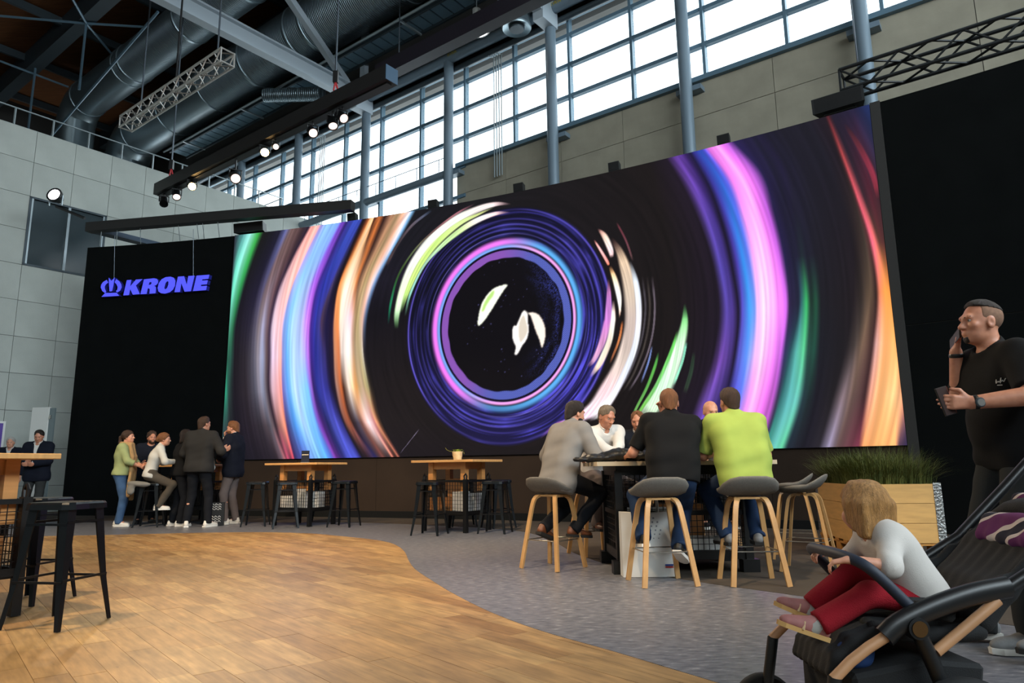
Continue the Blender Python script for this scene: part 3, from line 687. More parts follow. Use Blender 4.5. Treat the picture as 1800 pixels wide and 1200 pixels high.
LED_S = [
[(12.53, 3.81, 0.041, 120, 220, 110), (12.54, 4.15, 0.067, 200, 245, 190), (12.67, 4.65, 0.088, 235, 255, 215), (12.91, 5.16, 0.099, 250, 252, 240), (13.34, 5.64, 0.104, 250, 252, 240), (13.87, 5.96, 0.092, 250, 252, 240), (14.40, 6.11, 0.071, 255, 240, 235), (14.81, 6.15, 0.045, 255, 225, 225), (15.16, 6.09, 0.010, 200, 150, 160)],
[(12.63, 4.14, 0.026, 150, 220, 120), (12.78, 4.59, 0.057, 200, 235, 130), (13.05, 5.09, 0.073, 200, 235, 130), (13.45, 5.53, 0.072, 200, 235, 130), (13.98, 5.87, 0.051, 210, 235, 150), (14.45, 6.01, 0.025, 190, 200, 130), (14.81, 6.10, 0.010, 150, 150, 110)],
[(12.73, 4.06, 0.021, 120, 200, 150), (12.85, 4.53, 0.026, 150, 220, 200), (13.16, 5.08, 0.026, 150, 190, 170), (13.55, 5.44, 0.046, 190, 230, 170), (14.00, 5.72, 0.061, 215, 245, 170), (14.40, 5.88, 0.060, 255, 240, 230), (14.81, 5.95, 0.040, 255, 215, 215), (15.14, 5.92, 0.010, 180, 130, 160)],
[(12.33, 3.92, 0.021, 20, 110, 80), (12.39, 4.41, 0.026, 30, 120, 80), (12.56, 4.96, 0.024, 50, 80, 40), (12.93, 5.45, 0.021, 90, 100, 70), (13.39, 5.81, 0.021, 110, 80, 80), (13.92, 6.10, 0.021, 170, 110, 120), (14.34, 6.24, 0.015, 150, 90, 110)],
[(12.25, 5.19, 0.037, 90, 70, 70), (12.52, 5.63, 0.032, 60, 50, 55), (12.87, 6.01, 0.032, 90, 80, 90), (13.33, 6.27, 0.026, 70, 90, 120)],
[(16.95, 5.27, 0.011, 120, 70, 70), (17.08, 5.10, 0.049, 250, 210, 190), (17.18, 4.84, 0.052, 255, 225, 225), (17.21, 4.67, 0.030, 240, 190, 190)],
[(17.16, 4.52, 0.022, 230, 150, 80), (17.25, 4.25, 0.047, 255, 225, 190), (17.31, 3.95, 0.047, 255, 250, 240), (17.32, 3.70, 0.021, 250, 230, 215), (17.30, 3.53, 0.008, 120, 70, 50)],
[(16.87, 5.07, 0.009, 200, 120, 110), (16.98, 4.87, 0.022, 240, 180, 180), (17.11, 4.62, 0.026, 250, 150, 140), (17.14, 4.53, 0.013, 220, 120, 80)],
[(17.36, 3.49, 0.017, 170, 90, 50), (17.28, 3.15, 0.022, 200, 120, 70), (17.09, 2.74, 0.017, 120, 70, 50)],
[(17.32, 5.32, 0.013, 110, 50, 60), (17.49, 4.94, 0.017, 110, 60, 70), (17.60, 4.54, 0.017, 80, 60, 60)],
[(17.76, 4.24, 0.018, 70, 65, 72), (17.79, 3.64, 0.018, 70, 65, 72), (17.68, 3.07, 0.018, 70, 65, 72), (17.46, 2.57, 0.018, 70, 65, 72), (17.23, 2.24, 0.018, 70, 65, 72)],
[(17.85, 4.23, 0.018, 62, 55, 52), (17.87, 3.63, 0.018, 62, 55, 52), (17.76, 3.06, 0.018, 62, 55, 52), (17.54, 2.56, 0.018, 62, 55, 52), (17.32, 2.23, 0.018, 62, 55, 52)],
[(17.94, 4.22, 0.018, 95, 85, 95), (17.96, 3.62, 0.018, 95, 85, 95), (17.86, 3.05, 0.017, 95, 85, 95), (17.64, 2.55, 0.018, 95, 85, 95), (17.42, 2.23, 0.018, 95, 85, 95)],
[(18.49, 3.65, 0.014, 60, 150, 70), (18.47, 3.33, 0.057, 150, 230, 150), (18.38, 3.00, 0.090, 205, 250, 205), (18.23, 2.62, 0.118, 215, 250, 215), (18.06, 2.27, 0.135, 210, 250, 215), (17.85, 1.97, 0.142, 215, 250, 210), (17.60, 1.68, 0.114, 225, 255, 220)],
[(18.34, 3.20, 0.017, 70, 160, 60), (18.23, 2.90, 0.028, 110, 210, 100), (18.06, 2.55, 0.028, 120, 210, 110), (17.89, 2.25, 0.029, 120, 200, 110), (17.67, 1.96, 0.029, 110, 180, 80), (17.51, 1.77, 0.023, 110, 180, 80)],
[(18.48, 2.99, 0.020, 140, 220, 190), (18.39, 2.66, 0.020, 140, 225, 190), (18.22, 2.28, 0.020, 150, 225, 190)],
[(17.99, 2.87, 0.012, 60, 120, 60), (17.91, 2.62, 0.026, 90, 175, 75), (17.76, 2.29, 0.026, 95, 170, 80), (17.58, 1.99, 0.023, 110, 180, 90), (17.48, 1.82, 0.020, 120, 180, 100)],
[(17.88, 2.99, 0.012, 90, 100, 140), (17.80, 2.71, 0.017, 110, 130, 190), (17.65, 2.35, 0.015, 90, 100, 140)],
[(18.60, 2.81, 0.022, 34, 44, 36), (18.53, 2.48, 0.033, 40, 56, 44), (18.40, 2.13, 0.033, 44, 54, 44)],
[(12.66, 1.25, 0.005, 90, 80, 100), (13.10, 1.73, 0.008, 110, 100, 120)],
[(21.19, 6.13, 0.020, 40, 24, 34), (21.36, 5.70, 0.035, 90, 36, 48), (21.50, 5.23, 0.039, 130, 44, 62), (21.54, 4.81, 0.019, 110, 40, 50)],
[(17.21, 5.05, 0.022, 120, 60, 60), (17.36, 4.75, 0.065, 225, 190, 160), (17.47, 4.35, 0.102, 215, 190, 165), (17.52, 3.92, 0.109, 215, 195, 175), (17.52, 3.47, 0.112, 210, 190, 180), (17.44, 3.09, 0.118, 215, 195, 185), (17.27, 2.68, 0.118, 225, 205, 195), (17.01, 2.28, 0.130, 240, 205, 210), (16.75, 1.96, 0.120, 250, 220, 230), (16.33, 1.77, 0.058, 235, 200, 245), (16.00, 1.70, 0.031, 200, 110, 190), (15.69, 1.47, 0.018, 150, 90, 170)],
[(17.54, 4.55, 0.021, 190, 205, 220), (17.63, 4.20, 0.046, 220, 230, 245), (17.67, 3.80, 0.054, 235, 240, 255), (17.65, 3.39, 0.053, 240, 240, 255), (17.56, 2.98, 0.055, 235, 240, 255), (17.37, 2.57, 0.060, 235, 240, 255), (17.11, 2.15, 0.064, 250, 245, 255), (16.86, 1.89, 0.073, 255, 245, 250), (16.65, 1.78, 0.044, 250, 225, 245)],
[(17.12, 4.29, 0.013, 160, 90, 80), (17.12, 3.98, 0.043, 190, 120, 190), (17.09, 3.56, 0.068, 205, 130, 210), (17.07, 3.48, 0.071, 210, 130, 210), (16.96, 3.14, 0.062, 215, 150, 200), (16.80, 2.85, 0.044, 200, 150, 190), (16.66, 2.71, 0.027, 130, 90, 140)],
[(17.20, 3.88, 0.017, 250, 190, 180), (17.19, 3.59, 0.042, 255, 225, 215), (17.17, 3.46, 0.048, 255, 235, 225), (17.09, 3.13, 0.053, 255, 235, 215), (16.91, 2.78, 0.057, 255, 225, 205), (16.71, 2.53, 0.022, 255, 200, 170)],
]
LEAF = [
[(15.055, 4.459), (14.794, 4.432), (14.618, 4.310), (14.491, 4.140), (14.427, 3.939), (14.401, 3.781), (14.426, 3.698), (14.564, 3.810), (14.716, 4.000), (14.854, 4.190), (14.967, 4.337)],
[(15.397, 3.905), (15.315, 3.779), (15.237, 3.624), (15.187, 3.629), (15.147, 3.517), (15.163, 3.354), (15.219, 3.210), (15.192, 3.075), (15.254, 3.070), (15.356, 3.221), (15.458, 3.349), (15.498, 3.506), (15.488, 3.645), (15.479, 3.831)],
[(15.397, 3.905), (15.479, 3.854), (15.591, 3.846), (15.714, 3.782), (15.804, 3.635), (15.842, 3.472), (15.826, 3.292), (15.762, 3.145), (15.716, 3.303), (15.646, 3.468), (15.576, 3.682), (15.528, 3.802)],
]
LEAF_IN = [
[(14.769, 4.384), (14.643, 4.284), (14.541, 4.134), (14.490, 3.990), (14.540, 3.996), (14.616, 4.126), (14.743, 4.272)],
[(15.391, 3.817), (15.301, 3.664), (15.285, 3.458), (15.320, 3.293), (15.409, 3.377), (15.473, 3.508), (15.439, 3.696)],
]
def table(T):
    return np.array([a for a, b in T]), np.array([b for a, b in T], float)
def cubic_rows(V, zs, z):
    """Catmull-Rom interpolation between the rows of a table (rows at falling heights zs)."""
    n = len(zs)
    i = int(np.clip(np.searchsorted(-np.array(zs), -z) - 1, 0, n - 2))
    t = float(np.clip((zs[i] - z) / (zs[i] - zs[i + 1]), 0, 1))
    g = lambda k: V[:, int(np.clip(k, 0, n - 1))]
    p0, p1, p2, p3 = g(i - 1), g(i), g(i + 1), g(i + 2)
    if i == 0: p0 = 2 * p1 - p2
    if i == n - 2: p3 = 2 * p2 - p1
    return 0.5 * (2 * p1 + (p2 - p0) * t + (2 * p0 - 5 * p1 + 4 * p2 - p3) * t * t + (3 * p1 - p0 - 3 * p2 + p3) * t ** 3), t, i
NS, NZ = 1000, 390
gs = np.linspace(S1, S2, NS); gz = np.linspace(ZB, ZT, NZ)
img = np.zeros((NZ, NS, 3))
TL, TLc = table(LED_L); TR_, TRc = table(LED_R)
for r, z in enumerate(gz):
    sl, t, i = cubic_rows(TL, LED_Z, z); cl = TLc[:, i] * (1 - t) + TLc[:, i + 1] * t
    sr, t, i = cubic_rows(TR_, LED_Z, z); cr = TRc[:, i] * (1 - t) + TRc[:, i + 1] * t
    s = np.concatenate([np.maximum.accumulate(sl), np.maximum.accumulate(sr)]); c = np.concatenate([cl, cr])
    for k in range(3): img[r, :, k] = np.interp(gs, s, c[:, k])
SS, ZZ = np.meshgrid(gs, gz)
dx, dz = (SS - 14.98) / 0.945, ZZ - 3.69
RR = np.hypot(dx, dz); TH = np.arctan2(dz, dx)
def smooth(a, b, x):
    t = np.clip((x - a) / (b - a), 0, 1); return t * t * (3 - 2 * t)
# fine streaks: value noise along the radius that drifts slowly with the angle
nr = rng.random((700, 24))
def streak(freq, seed, ang=24):
    q = (RR * freq + seed) % 699; i = q.astype(int); f = q - i
    a = ((TH + PI) / (2 * PI) * 24 * (ang / 24)) % 24; j = a.astype(int) % 24; g = a - a.astype(int); j2 = (j + 1) % 24; i2 = (i + 1) % 700
    return (nr[i, j] * (1 - f) + nr[i2, j] * f) * (1 - g) + (nr[i, j2] * (1 - f) + nr[i2, j2] * f) * g
img *= (0.86 + 0.28 * streak(26, 3)[..., None])
def over(mask, col):
    global img
    col = np.asarray(col, float)
    img = img * (1 - mask[..., None]) + col * mask[..., None]
# record-like rings in the middle
ring = smooth(2.36, 2.30, RR) * 1.0
base_blue = np.array([16, 14, 44])[None, None] + np.array([70, 66, 170])[None, None] * (np.clip(streak(34, 40) - 0.42, 0, 1) ** 1.3 * 1.5)[..., None]
low = 0.75 + 0.60 * smooth(0.6, -0.9, np.sin(TH)) + 0.2 * np.cos(TH)
img = img * (1 - ring[..., None]) + (base_blue * low[..., None]) * ring[..., None]
for r0, w, c, a in ((2.29, 0.020, (120, 105, 235), 0.75), (2.10, 0.018, (95, 85, 205), 0.6), (1.99, 0.014, (110, 100, 225), 0.6), (1.90, 0.02, (95, 90, 215), 0.55), (1.80, 0.012, (140, 130, 240), 0.6)):
    wob = 0.65 + 0.35 * np.sin(TH * 2 + r0 * 9)
    over(np.exp(-((RR - r0) / w) ** 2) * a * wob, c)
lf = smooth(0.25, -0.45, np.cos(TH + 0.35)); rt = 1 - lf
pink, cyan = np.array([240, 120, 238.]), np.array([90, 170, 235.])
m = smooth(1.50, 1.53, RR) * smooth(1.76, 1.64, RR)
over(m, 0 * pink)
img += m[..., None] * (pink * (lf * smooth(1.55, 1.62, RR))[..., None] + np.array([120, 165, 240.]) * (lf * smooth(1.62, 1.54, RR))[..., None]
                       + cyan * (rt * smooth(1.57, 1.62, RR) * (0.75 + 0.25 * smooth(-0.2, 0.6, np.cos(TH))))[..., None] + np.array([235, 160, 230.]) * (rt * smooth(1.60, 1.55, RR))[..., None])
over(smooth(1.46, 1.48, RR) * smooth(1.52, 1.50, RR), (12, 8, 22))
wob = 0.010 * np.sin(TH * 11) * np.sin(TH * 3) + 0.005 * np.sin(TH * 23)
m = smooth(1.30, 1.33, RR + wob) * smooth(1.48, 1.46, RR)
tex = 0.75 + 0.25 * np.sin(SS * 160) * np.sin(ZZ * 170)
over(m, (0, 0, 0)); img += m[..., None] * (np.array([170, 105, 222.]) * lf[..., None] + np.array([105, 120, 225.]) * rt[..., None]) * tex[..., None]
over(smooth(1.33, 1.30, RR + wob), (9, 6, 11))
# blue dust inside the disc
dust = smooth(1.33, 1.28, RR) * smooth(0.7, 1.25, RR) * smooth(0.2, 0.9, np.cos(TH)) * np.clip(streak(11, 90) * rng.random(RR.shape) * 1.7 - 0.35, 0, 1)
img += dust[..., None] * np.array([40, 50, 120.])
for k in range(60):
    t, rr_ = random.uniform(0, 2 * PI), random.uniform(0.3, 1.28)
    over(np.exp(-((SS - 14.98 - 0.945 * rr_ * math.cos(t)) ** 2 + (ZZ - 3.69 - rr_ * math.sin(t)) ** 2) / random.uniform(0.008, 0.016) ** 2) * random.uniform(0.2, 0.6), (120, 120, 200))
# brush strokes
for ln in LED_S:
    P = np.array(ln, float)[:, :3]
    D = np.array(crom(ln, 6))
    pad = P[:, 2].max() * 1.6 + 0.05
    i0, i1 = np.searchsorted(gs, [P[:, 0].min() - pad, P[:, 0].max() + pad]); j0, j1 = np.searchsorted(gz, [P[:, 1].min() - pad, P[:, 1].max() + pad])
    if i1 <= i0 or j1 <= j0: continue
    sx, sz_ = SS[j0:j1, i0:i1], ZZ[j0:j1, i0:i1]
    best = np.full(sx.shape, 9.0); col = np.zeros(sx.shape + (3,)); fade = np.zeros(sx.shape); nseg = len(D) - 1
    for n_, (a, b) in enumerate(zip(D[:-1], D[1:])):
        ab = b[:2] - a[:2]; L2 = ab @ ab + 1e-9
        t = np.clip(((sx - a[0]) * ab[0] + (sz_ - a[1]) * ab[1]) / L2, 0, 1)
        d = np.hypot(sx - a[0] - t * ab[0], sz_ - a[1] - t * ab[1]) / np.maximum(a[2] + (b[2] - a[2]) * t, 0.004)
        k = d < best
        best = np.where(k, d, best); f_ = (n_ + t) / nseg; fade = np.where(k, np.minimum(1, np.minimum(f_, 1 - f_) / 0.14), fade)
        col = np.where(k[..., None], a[3:] + (b[3:] - a[3:]) * t[..., None], col)
    al = smooth(1.35, 0.60, best) * fade ** 0.8
    st_ = 0.86 + 0.30 * streak(60, 200)[j0:j1, i0:i1]
    img[j0:j1, i0:i1] = img[j0:j1, i0:i1] * (1 - al[..., None]) + np.clip(col * st_[..., None], 0, 255) * al[..., None]
def poly_mask(pts):
    P = np.array(crom(pts, 3, True)); ins = np.zeros(SS.shape, bool)
    i0, i1 = np.searchsorted(gs, [P[:, 0].min(), P[:, 0].max()]); j0, j1 = np.searchsorted(gz, [P[:, 1].min(), P[:, 1].max()])
    x, y = SS[j0:j1, i0:i1], ZZ[j0:j1, i0:i1]; r_ = np.zeros(x.shape, bool)
    for a, b in zip(P, np.roll(P, -1, axis=0)):
        c_ = (a[1] > y) != (b[1] > y)
        with np.errstate(divide='ignore', invalid='ignore'):
            r_ ^= c_ & (x < (b[0] - a[0]) * (y - a[1]) / (b[1] - a[1]) + a[0])
    ins[j0:j1, i0:i1] = r_
    f = ins.astype(float)
    for _ in range(2):
        f[1:-1, 1:-1] = (f[1:-1, 1:-1] * 2 + f[:-2, 1:-1] + f[2:, 1:-1] + f[1:-1, :-2] + f[1:-1, 2:]) / 6
    return f
for k, c in enumerate(((250, 255, 235), (255, 250, 245), (255, 240, 225))): over(poly_mask(LEAF[k]), c)
over(poly_mask(LEAF_IN[0]) * 0.75, (160, 215, 90)); over(poly_mask(LEAF_IN[1]) * 0.7, (200, 185, 165))
img = np.clip(img, 0, 255) / 255.0
limg = np.where(img <= 0.04045, img / 12.92, ((img + 0.055) / 1.055) ** 2.4)

screen = thing('led_screen', 'huge curved video wall showing colourful concentric light streaks', 'screen', ARC(S1, ZB))
so = np.array(screen.location)
vx = np.empty((NZ, NS, 3))
th = PI / 2 - gs / AR
vx[..., 0] = (ACX + (AR - 0.03) * np.cos(th))[None] - so[0]
vx[..., 1] = (ACY + (AR - 0.03) * np.sin(th))[None] - so[1]
vx[..., 2] = gz[:, None] - so[2]
idx = np.arange(NZ * NS).reshape(NZ, NS)
quads = np.stack([idx[:-1, :-1], idx[:-1, 1:], idx[1:, 1:], idx[1:, :-1]], -1).reshape(-1, 4)
me = bpy.data.meshes.new('display')
me.vertices.add(NZ * NS); me.vertices.foreach_set('co', vx.reshape(-1))
me.loops.add(quads.size); me.loops.foreach_set('vertex_index', quads.reshape(-1))
me.polygons.add(len(quads)); me.polygons.foreach_set('loop_start', np.arange(0, quads.size, 4))
me.update(calc_edges=True)
at = me.color_attributes.new('picture', 'FLOAT_COLOR', 'POINT')
at.data.foreach_set('color', np.concatenate([limg.reshape(-1, 3), np.ones((NZ * NS, 1))], 1).reshape(-1))
q = NT('led_picture')
ca = q.n('ShaderNodeVertexColor', layer_name='picture')
q.l(ca.outputs[0], q.b.inputs['Emission Color']); q.b.inputs['Emission Strength'].default_value = 1.2
q.b.inputs['Base Color'].default_value = rgb(14, 14, 15); q.b.inputs['Roughness'].default_value = 0.8; q.b.inputs['Specular IOR Level'].default_value = 0.1
q.m.cycles.emission_sampling = 'NONE'
me.materials.append(q.m)
o = bpy.data.objects.new('display', me); COL.objects.link(o); o.parent = screen
arc_part('cabinet_back', M['blackmatte'], screen, S1, S2, ZB - 0.008, ZT, -0.35, 0.022)

# ---- KRONE sign with the crown
M['logo'] = mat('blue_lit_letter_face', (60, 62, 200), 0.5, emit=0.85, ecol=(84, 88, 255))
M['logo_side'] = mat('blue_letter_return', (40, 44, 150), 0.5)
SIGN = {
'crown_base':[(4.95, 5.044), (5.034, 5.132), (5.337, 5.126), (5.417, 5.045)],
'crown_left':[(5.034, 5.132), (4.956, 5.184), (4.905, 5.274), (4.909, 5.341), (4.954, 5.407), (5.043, 5.454), (5.092, 5.386), (5.033, 5.344), (5.008, 5.288), (5.02, 5.229), (5.062, 5.163)],
'crown_right':[(5.357, 5.129), (5.426, 5.17), (5.46, 5.245), (5.442, 5.323), (5.382, 5.403), (5.293, 5.46), (5.259, 5.385), (5.316, 5.329), (5.349, 5.27), (5.35, 5.202), (5.312, 5.162)],
'crown_mid':[(5.145, 5.165), (5.118, 5.33), (5.09, 5.506), (5.171, 5.424), (5.251, 5.501), (5.235, 5.305), (5.214, 5.167)],
'K':[(5.521, 5.049), (5.579, 5.417), (5.7, 5.418), (5.682, 5.261), (5.82, 5.417), (5.997, 5.419), (5.833, 5.272), (5.958, 5.058), (5.771, 5.055), (5.69, 5.194), (5.671, 5.051)],
'R':[(5.973, 5.053), (6.034, 5.41), (6.3, 5.42), (6.375, 5.402), (6.415, 5.351), (6.412, 5.294), (6.368, 5.249), (6.317, 5.233), (6.361, 5.212), (6.372, 5.163), (6.371, 5.053), (6.208, 5.053), (6.21, 5.154), (6.186, 5.184), (6.155, 5.18), (6.136, 5.052)],
'R_hole':[(6.168, 5.267), (6.187, 5.331), (6.235, 5.332), (6.244, 5.305), (6.226, 5.271)],
'O':[(6.416, 5.18), (6.437, 5.293), (6.503, 5.384), (6.614, 5.428), (6.739, 5.429), (6.826, 5.397), (6.874, 5.321), (6.873, 5.208), (6.829, 5.116), (6.751, 5.055), (6.628, 5.03), (6.522, 5.044), (6.445, 5.092)],
'O_hole':[(6.594, 5.178), (6.616, 5.281), (6.654, 5.326), (6.691, 5.314), (6.693, 5.238), (6.668, 5.164), (6.629, 5.132), (6.603, 5.143)],
'N':[(6.87, 5.047), (6.933, 5.416), (7.096, 5.416), (7.182, 5.206), (7.207, 5.412), (7.372, 5.41), (7.304, 5.043), (7.137, 5.043), (7.036, 5.253), (7.016, 5.043)],
'E':[(7.36, 5.043), (7.427, 5.406), (7.765, 5.403), (7.745, 5.307), (7.585, 5.305), (7.581, 5.276), (7.733, 5.276), (7.716, 5.178), (7.564, 5.179), (7.56, 5.146), (7.722, 5.145), (7.705, 5.042)],
}
sign = thing('logo_sign', 'blue illuminated crown emblem and KRONE lettering on the black backdrop', 'sign', ARC(5.5, 5.0))
sg = np.array(sign.location)
def letter(name, outline, hole=None):
    bm = bmesh.new()
    def loop(pts, d): return [bm.verts.new(tuple(ARC(s, z, d) - sg)) for s, z in pts]
    front = [loop(outline, 0.10)]; back = [loop(outline, 0.0)]
    if hole: front.append(loop(hole, 0.10)); back.append(loop(hole, 0.0))
    es = []
    for lp in front: es += [bm.edges.new((lp[i], lp[(i + 1) % len(lp)])) for i in range(len(lp))]
    bmesh.ops.triangle_fill(bm, use_beauty=True, edges=es)
    for f_, b_ in zip(front, back):
        n = len(f_)
        for i in range(n):
            fc = bm.faces.new((f_[i], f_[(i + 1) % n], b_[(i + 1) % n], b_[i])); fc.material_index = 1
    bmesh.ops.recalc_face_normals(bm, faces=bm.faces)
    me = bpy.data.meshes.new(name); bm.to_mesh(me); bm.free()
    me.materials.append(M['logo']); me.materials.append(M['logo_side'])
    o = bpy.data.objects.new(name, me); COL.objects.link(o); o.parent = sign
for k, pts in SIGN.items():
    if k.endswith('_hole'): continue
    letter('crown_band' if k.startswith('crown') else 'letter_' + k.lower(), pts, SIGN.get(k + '_hole'))

# ================================================================== overhead: ducts, trusses, lamps, speakers
def ribbed_mat(name, ribs):
    q = NT(name); b = q.b
    b.inputs['Base Color'].default_value = rgb(138, 152, 158); b.inputs['Metallic'].default_value = 0.85; b.inputs['Roughness'].default_value = 0.36
    tc = q.n('ShaderNodeTexCoord')
    if ribs:
        wv = q.n('ShaderNodeTexWave', wave_type='BANDS', bands_direction='X', wave_profile='SIN')
        wv.inputs['Scale'].default_value = 4.2; q.l(tc.outputs['Object'], wv.inputs['Vector'])
        bp = q.n('ShaderNodeBump'); bp.inputs['Strength'].default_value = 0.9; bp.inputs['Distance'].default_value = 0.03
        q.l(wv.outputs['Fac'], bp.inputs['Height']); q.l(bp.outputs[0], b.inputs['Normal'])
    return q.m
M['duct_rib'] = ribbed_mat('ribbed_galvanised_duct', True)
M['duct_plain'] = ribbed_mat('plain_galvanised_duct', False)
def duct(label, v, z, R, u_end, u1, seams, plain_to):
    d = thing('ventilation_duct', label, 'duct', W(u_end, v, z), HALL_ROT, 'round ventilation ducts under the roof')
    L = lambda u: u - u_end
    def ring(u0, u1, r): return [(L(u0), r), (L(u1), r)]
    ax = [[0, 1, 0], [0, 0, 1], [1, 0, 0]]
    MB().lathe([(R, L(u_end)), (R, L(plain_to))], 40, ax=ax).build('plain_section', M['duct_plain'], d, smooth=True)
    MB().lathe([(R, L(plain_to)), (R, L(u1))], 40, ax=ax).build('ribbed_section', M['duct_rib'], d, smooth=True)
    for s in seams:
        MB().lathe([(R, L(s) - 0.07), (R + 0.03, L(s) - 0.05), (R + 0.03, L(s) + 0.05), (R, L(s) + 0.07)], 40, ax=ax).build('joint_collar', M['duct_plain'], d, smooth=True)
    # segmented bend turning down at the far end
    pts = [(0, 0, 0), (-0.55 * R, 0, -0.12 * R), (-1.05 * R, 0, -0.5 * R), (-1.35 * R, 0, -1.1 * R), (-1.45 * R, 0, -5.0)]
    MB().tube(pts, R * 0.995, 32).build('bend', M['duct_plain'], d, smooth=True)
    return d
duct('large ribbed round duct passing above the silver truss', 1.64, 15.6, 0.92, -10.2, 24, (-10.1, -7.1, -4.0, -1.2, 1.5, 2.3, 6.4, 10.6), -4.0)
duct('slimmer round duct nearer the timber deck', 3.81, 16.4, 0.733, -10.4, 24, (-10.3, -6.6, -6.1, -2.0, 1.5, 5.4), -6.6)
def pipe_thing(name, label, cat, pts, r, m, n=16, base=None):
    b = np.array(pts[0]); return tag(MB().tube([np.array(p) - b for p in pts], r, n).build(name, m, smooth=True, loc=tuple(b)), label, cat)
pipe_thing('branch_duct', 'small round branch duct below the large ribbed duct', 'duct', [W(-0.4, 1.8, 13.93), W(1.7, 0.95, 13.62)], 0.24, M['duct_rib'])
pipe_thing('branch_duct', 'thin galvanised duct above the pale edge beam', 'duct', [W(4.4, 1.0, 13.22), W(9.6, 1.0, 13.22)], 0.17, M['duct_plain'])
# barrel air outlet
ba = thing('air_outlet', 'barrel-shaped galvanised air outlet beside the high bay lamp', 'air outlet', W(10.05, 1.0, 12.5))
MB().lathe([(0.36, 0.10), (0.36, 0.95), (0.30, 1.06), (0.0, 1.06)], 28).build('barrel', M['duct_plain'], ba, smooth=True)
MB().lathe([(0.26, 0.06), (0.38, 0.0), (0.40, 0.05), (0.38, 0.13), (0.26, 0.12)], 28).build('rim', M['duct_plain'], ba, smooth=True)
MB().lathe([(0.0, -0.02), (0.19, -0.02), (0.21, 0.02), (0.21, 0.12), (0.0, 0.12)], 24).build('nozzle', M['steel_dark'], ba, smooth=True)
MB().tube([(-0.1, 0, 0.75), tuple(rel(W(9.65, 1.45, 13.7), ba.location)), tuple(rel(W(9.35, 1.9, 14.1), ba.location))], 0.2, 18).build('elbow_pipe', M['duct_rib'], ba, smooth=True)
# high bay lamp
M['lampwhite'] = emit_mat('white_lamp_face', (255, 252, 250), 9.0)
hb = thing('high_bay_lamp', 'glowing white bell-shaped high bay lamp under the roof', 'lamp', W(9.07, 1.5, 12.62))
MB().lathe([(0.36, 0.0), (0.37, 0.03), (0.30, 0.16), (0.16, 0.27), (0.11, 0.32), (0.11, 0.62), (0.0, 0.62)], 28).build('bell_shade', M['white'], hb, smooth=True)
MB().lathe([(0.0, -0.06), (0.2, -0.045), (0.345, 0.01), (0.0, 0.012)], 28).build('lamp_face', M['lampwhite'], hb, smooth=True)
MB().cyl((0, 0, 0.6), (0, 0, 1.46), 0.015, n=6).build('suspension', M['galv_rail'], hb)
# grating walkway beside the large duct
gw = thing('grating_walkway', 'blue-grey slatted service walkway beside the large duct', 'walkway', W(-8, 1.0, 14.3), HALL_ROT)
M['grate'] = mat('blue_grey_grating', (118, 146, 162), 0.5, 0.3)
gp = None
for k in range(58):
    if gp is None: gp = MB().lo((0.02, -0.33, -0.02), (0.40, 0.33, 0.02)).build('grating_panel', M['grate'], gw); o = gp
    else: o = inst(gp, 'grating_panel', gw)
    o.location = (k * 0.43, 0, 0)
for y in (-0.36, 0.36): MB().lo((0, y - 0.03, -0.10), (25, y + 0.03, 0.06)).build('side_rail', M['steel_dark'], gw)
for y, z in ((-0.62, -0.15), (-0.50, -0.05)): MB().tube([(0, y, z), (25, y, z)], 0.035, 6).build('conduit', M['galv_rail'], gw)
for k in range(6):
    MB().bar((1.5 + k * 4.2, -0.62, -0.12), (1.5 + k * 4.2, 0.36, -0.12), 0.06, 0.06).build('bracket', M['galv_rail'], gw)
    MB().cyl((1.5 + k * 4.2, 0.36, 0), (1.5 + k * 4.2, 0.36, 3.2), 0.02, n=6).build('hanger', M['steel_dark'], gw)
# conduits dropping down the glazing
for n, (u, c) in enumerate(((8.55, 0), (0.55, 1))):
    t = thing('conduit_run', ('bundle of thin conduits crossing the panes below the air outlet', 'bundle of thin conduits beside the column over the inner wall corner')[c], 'conduit', W(u, 0.3, 6.4 if c else 9.0))
    for k in range(4):
        b = np.array(t.location)
        MB().tube([W(u + k * 0.09, 0.12, 6.4 if c else 9.0) - b, W(u + k * 0.09, 0.12, 12.7) - b, W(u + k * 0.09 - 0.12, 0.22, 12.74) - b], 0.018, 6).build('conduit', M['galv_rail'], t)
# small yellow RWA tags on the eave beam
M['tagyellow'] = mat('yellow_tag', (190, 170, 40), 0.6)
def flat_text(name, body, size, m, M4, parent=None, extrude=0.001, shear=0.0, align='CENTER'):
    c = bpy.data.curves.new(name, 'FONT'); c.body = body; c.size = size; c.extrude = extrude; c.align_x = align; c.align_y = 'CENTER'; c.shear = shear; c.resolution_u = 2
    t = bpy.data.objects.new(name, c); COL.objects.link(t)
    dg = bpy.context.evaluated_depsgraph_get()
    me = bpy.data.meshes.new_from_object(t.evaluated_get(dg)); bpy.data.objects.remove(t); bpy.data.curves.remove(c)
    me.materials.clear(); me.materials.append(m); me.name = name
    o = bpy.data.objects.new(name, me); COL.objects.link(o); o.parent = parent
    o.matrix_local = M4
    return o
for u in (7.3, 11.0, 3.9):
    R3 = Matrix((tuple(EU), (0, 0, 1), tuple(EV))).transposed().to_4x4()
    tag(flat_text('vent_tag', 'RWA', 0.16, M['tagyellow'], Matrix.Translation(W(u, 0.552, 13.12)) @ R3), 'small yellow RWA lettering on the round eave beam', 'lettering', 'yellow RWA letterings')

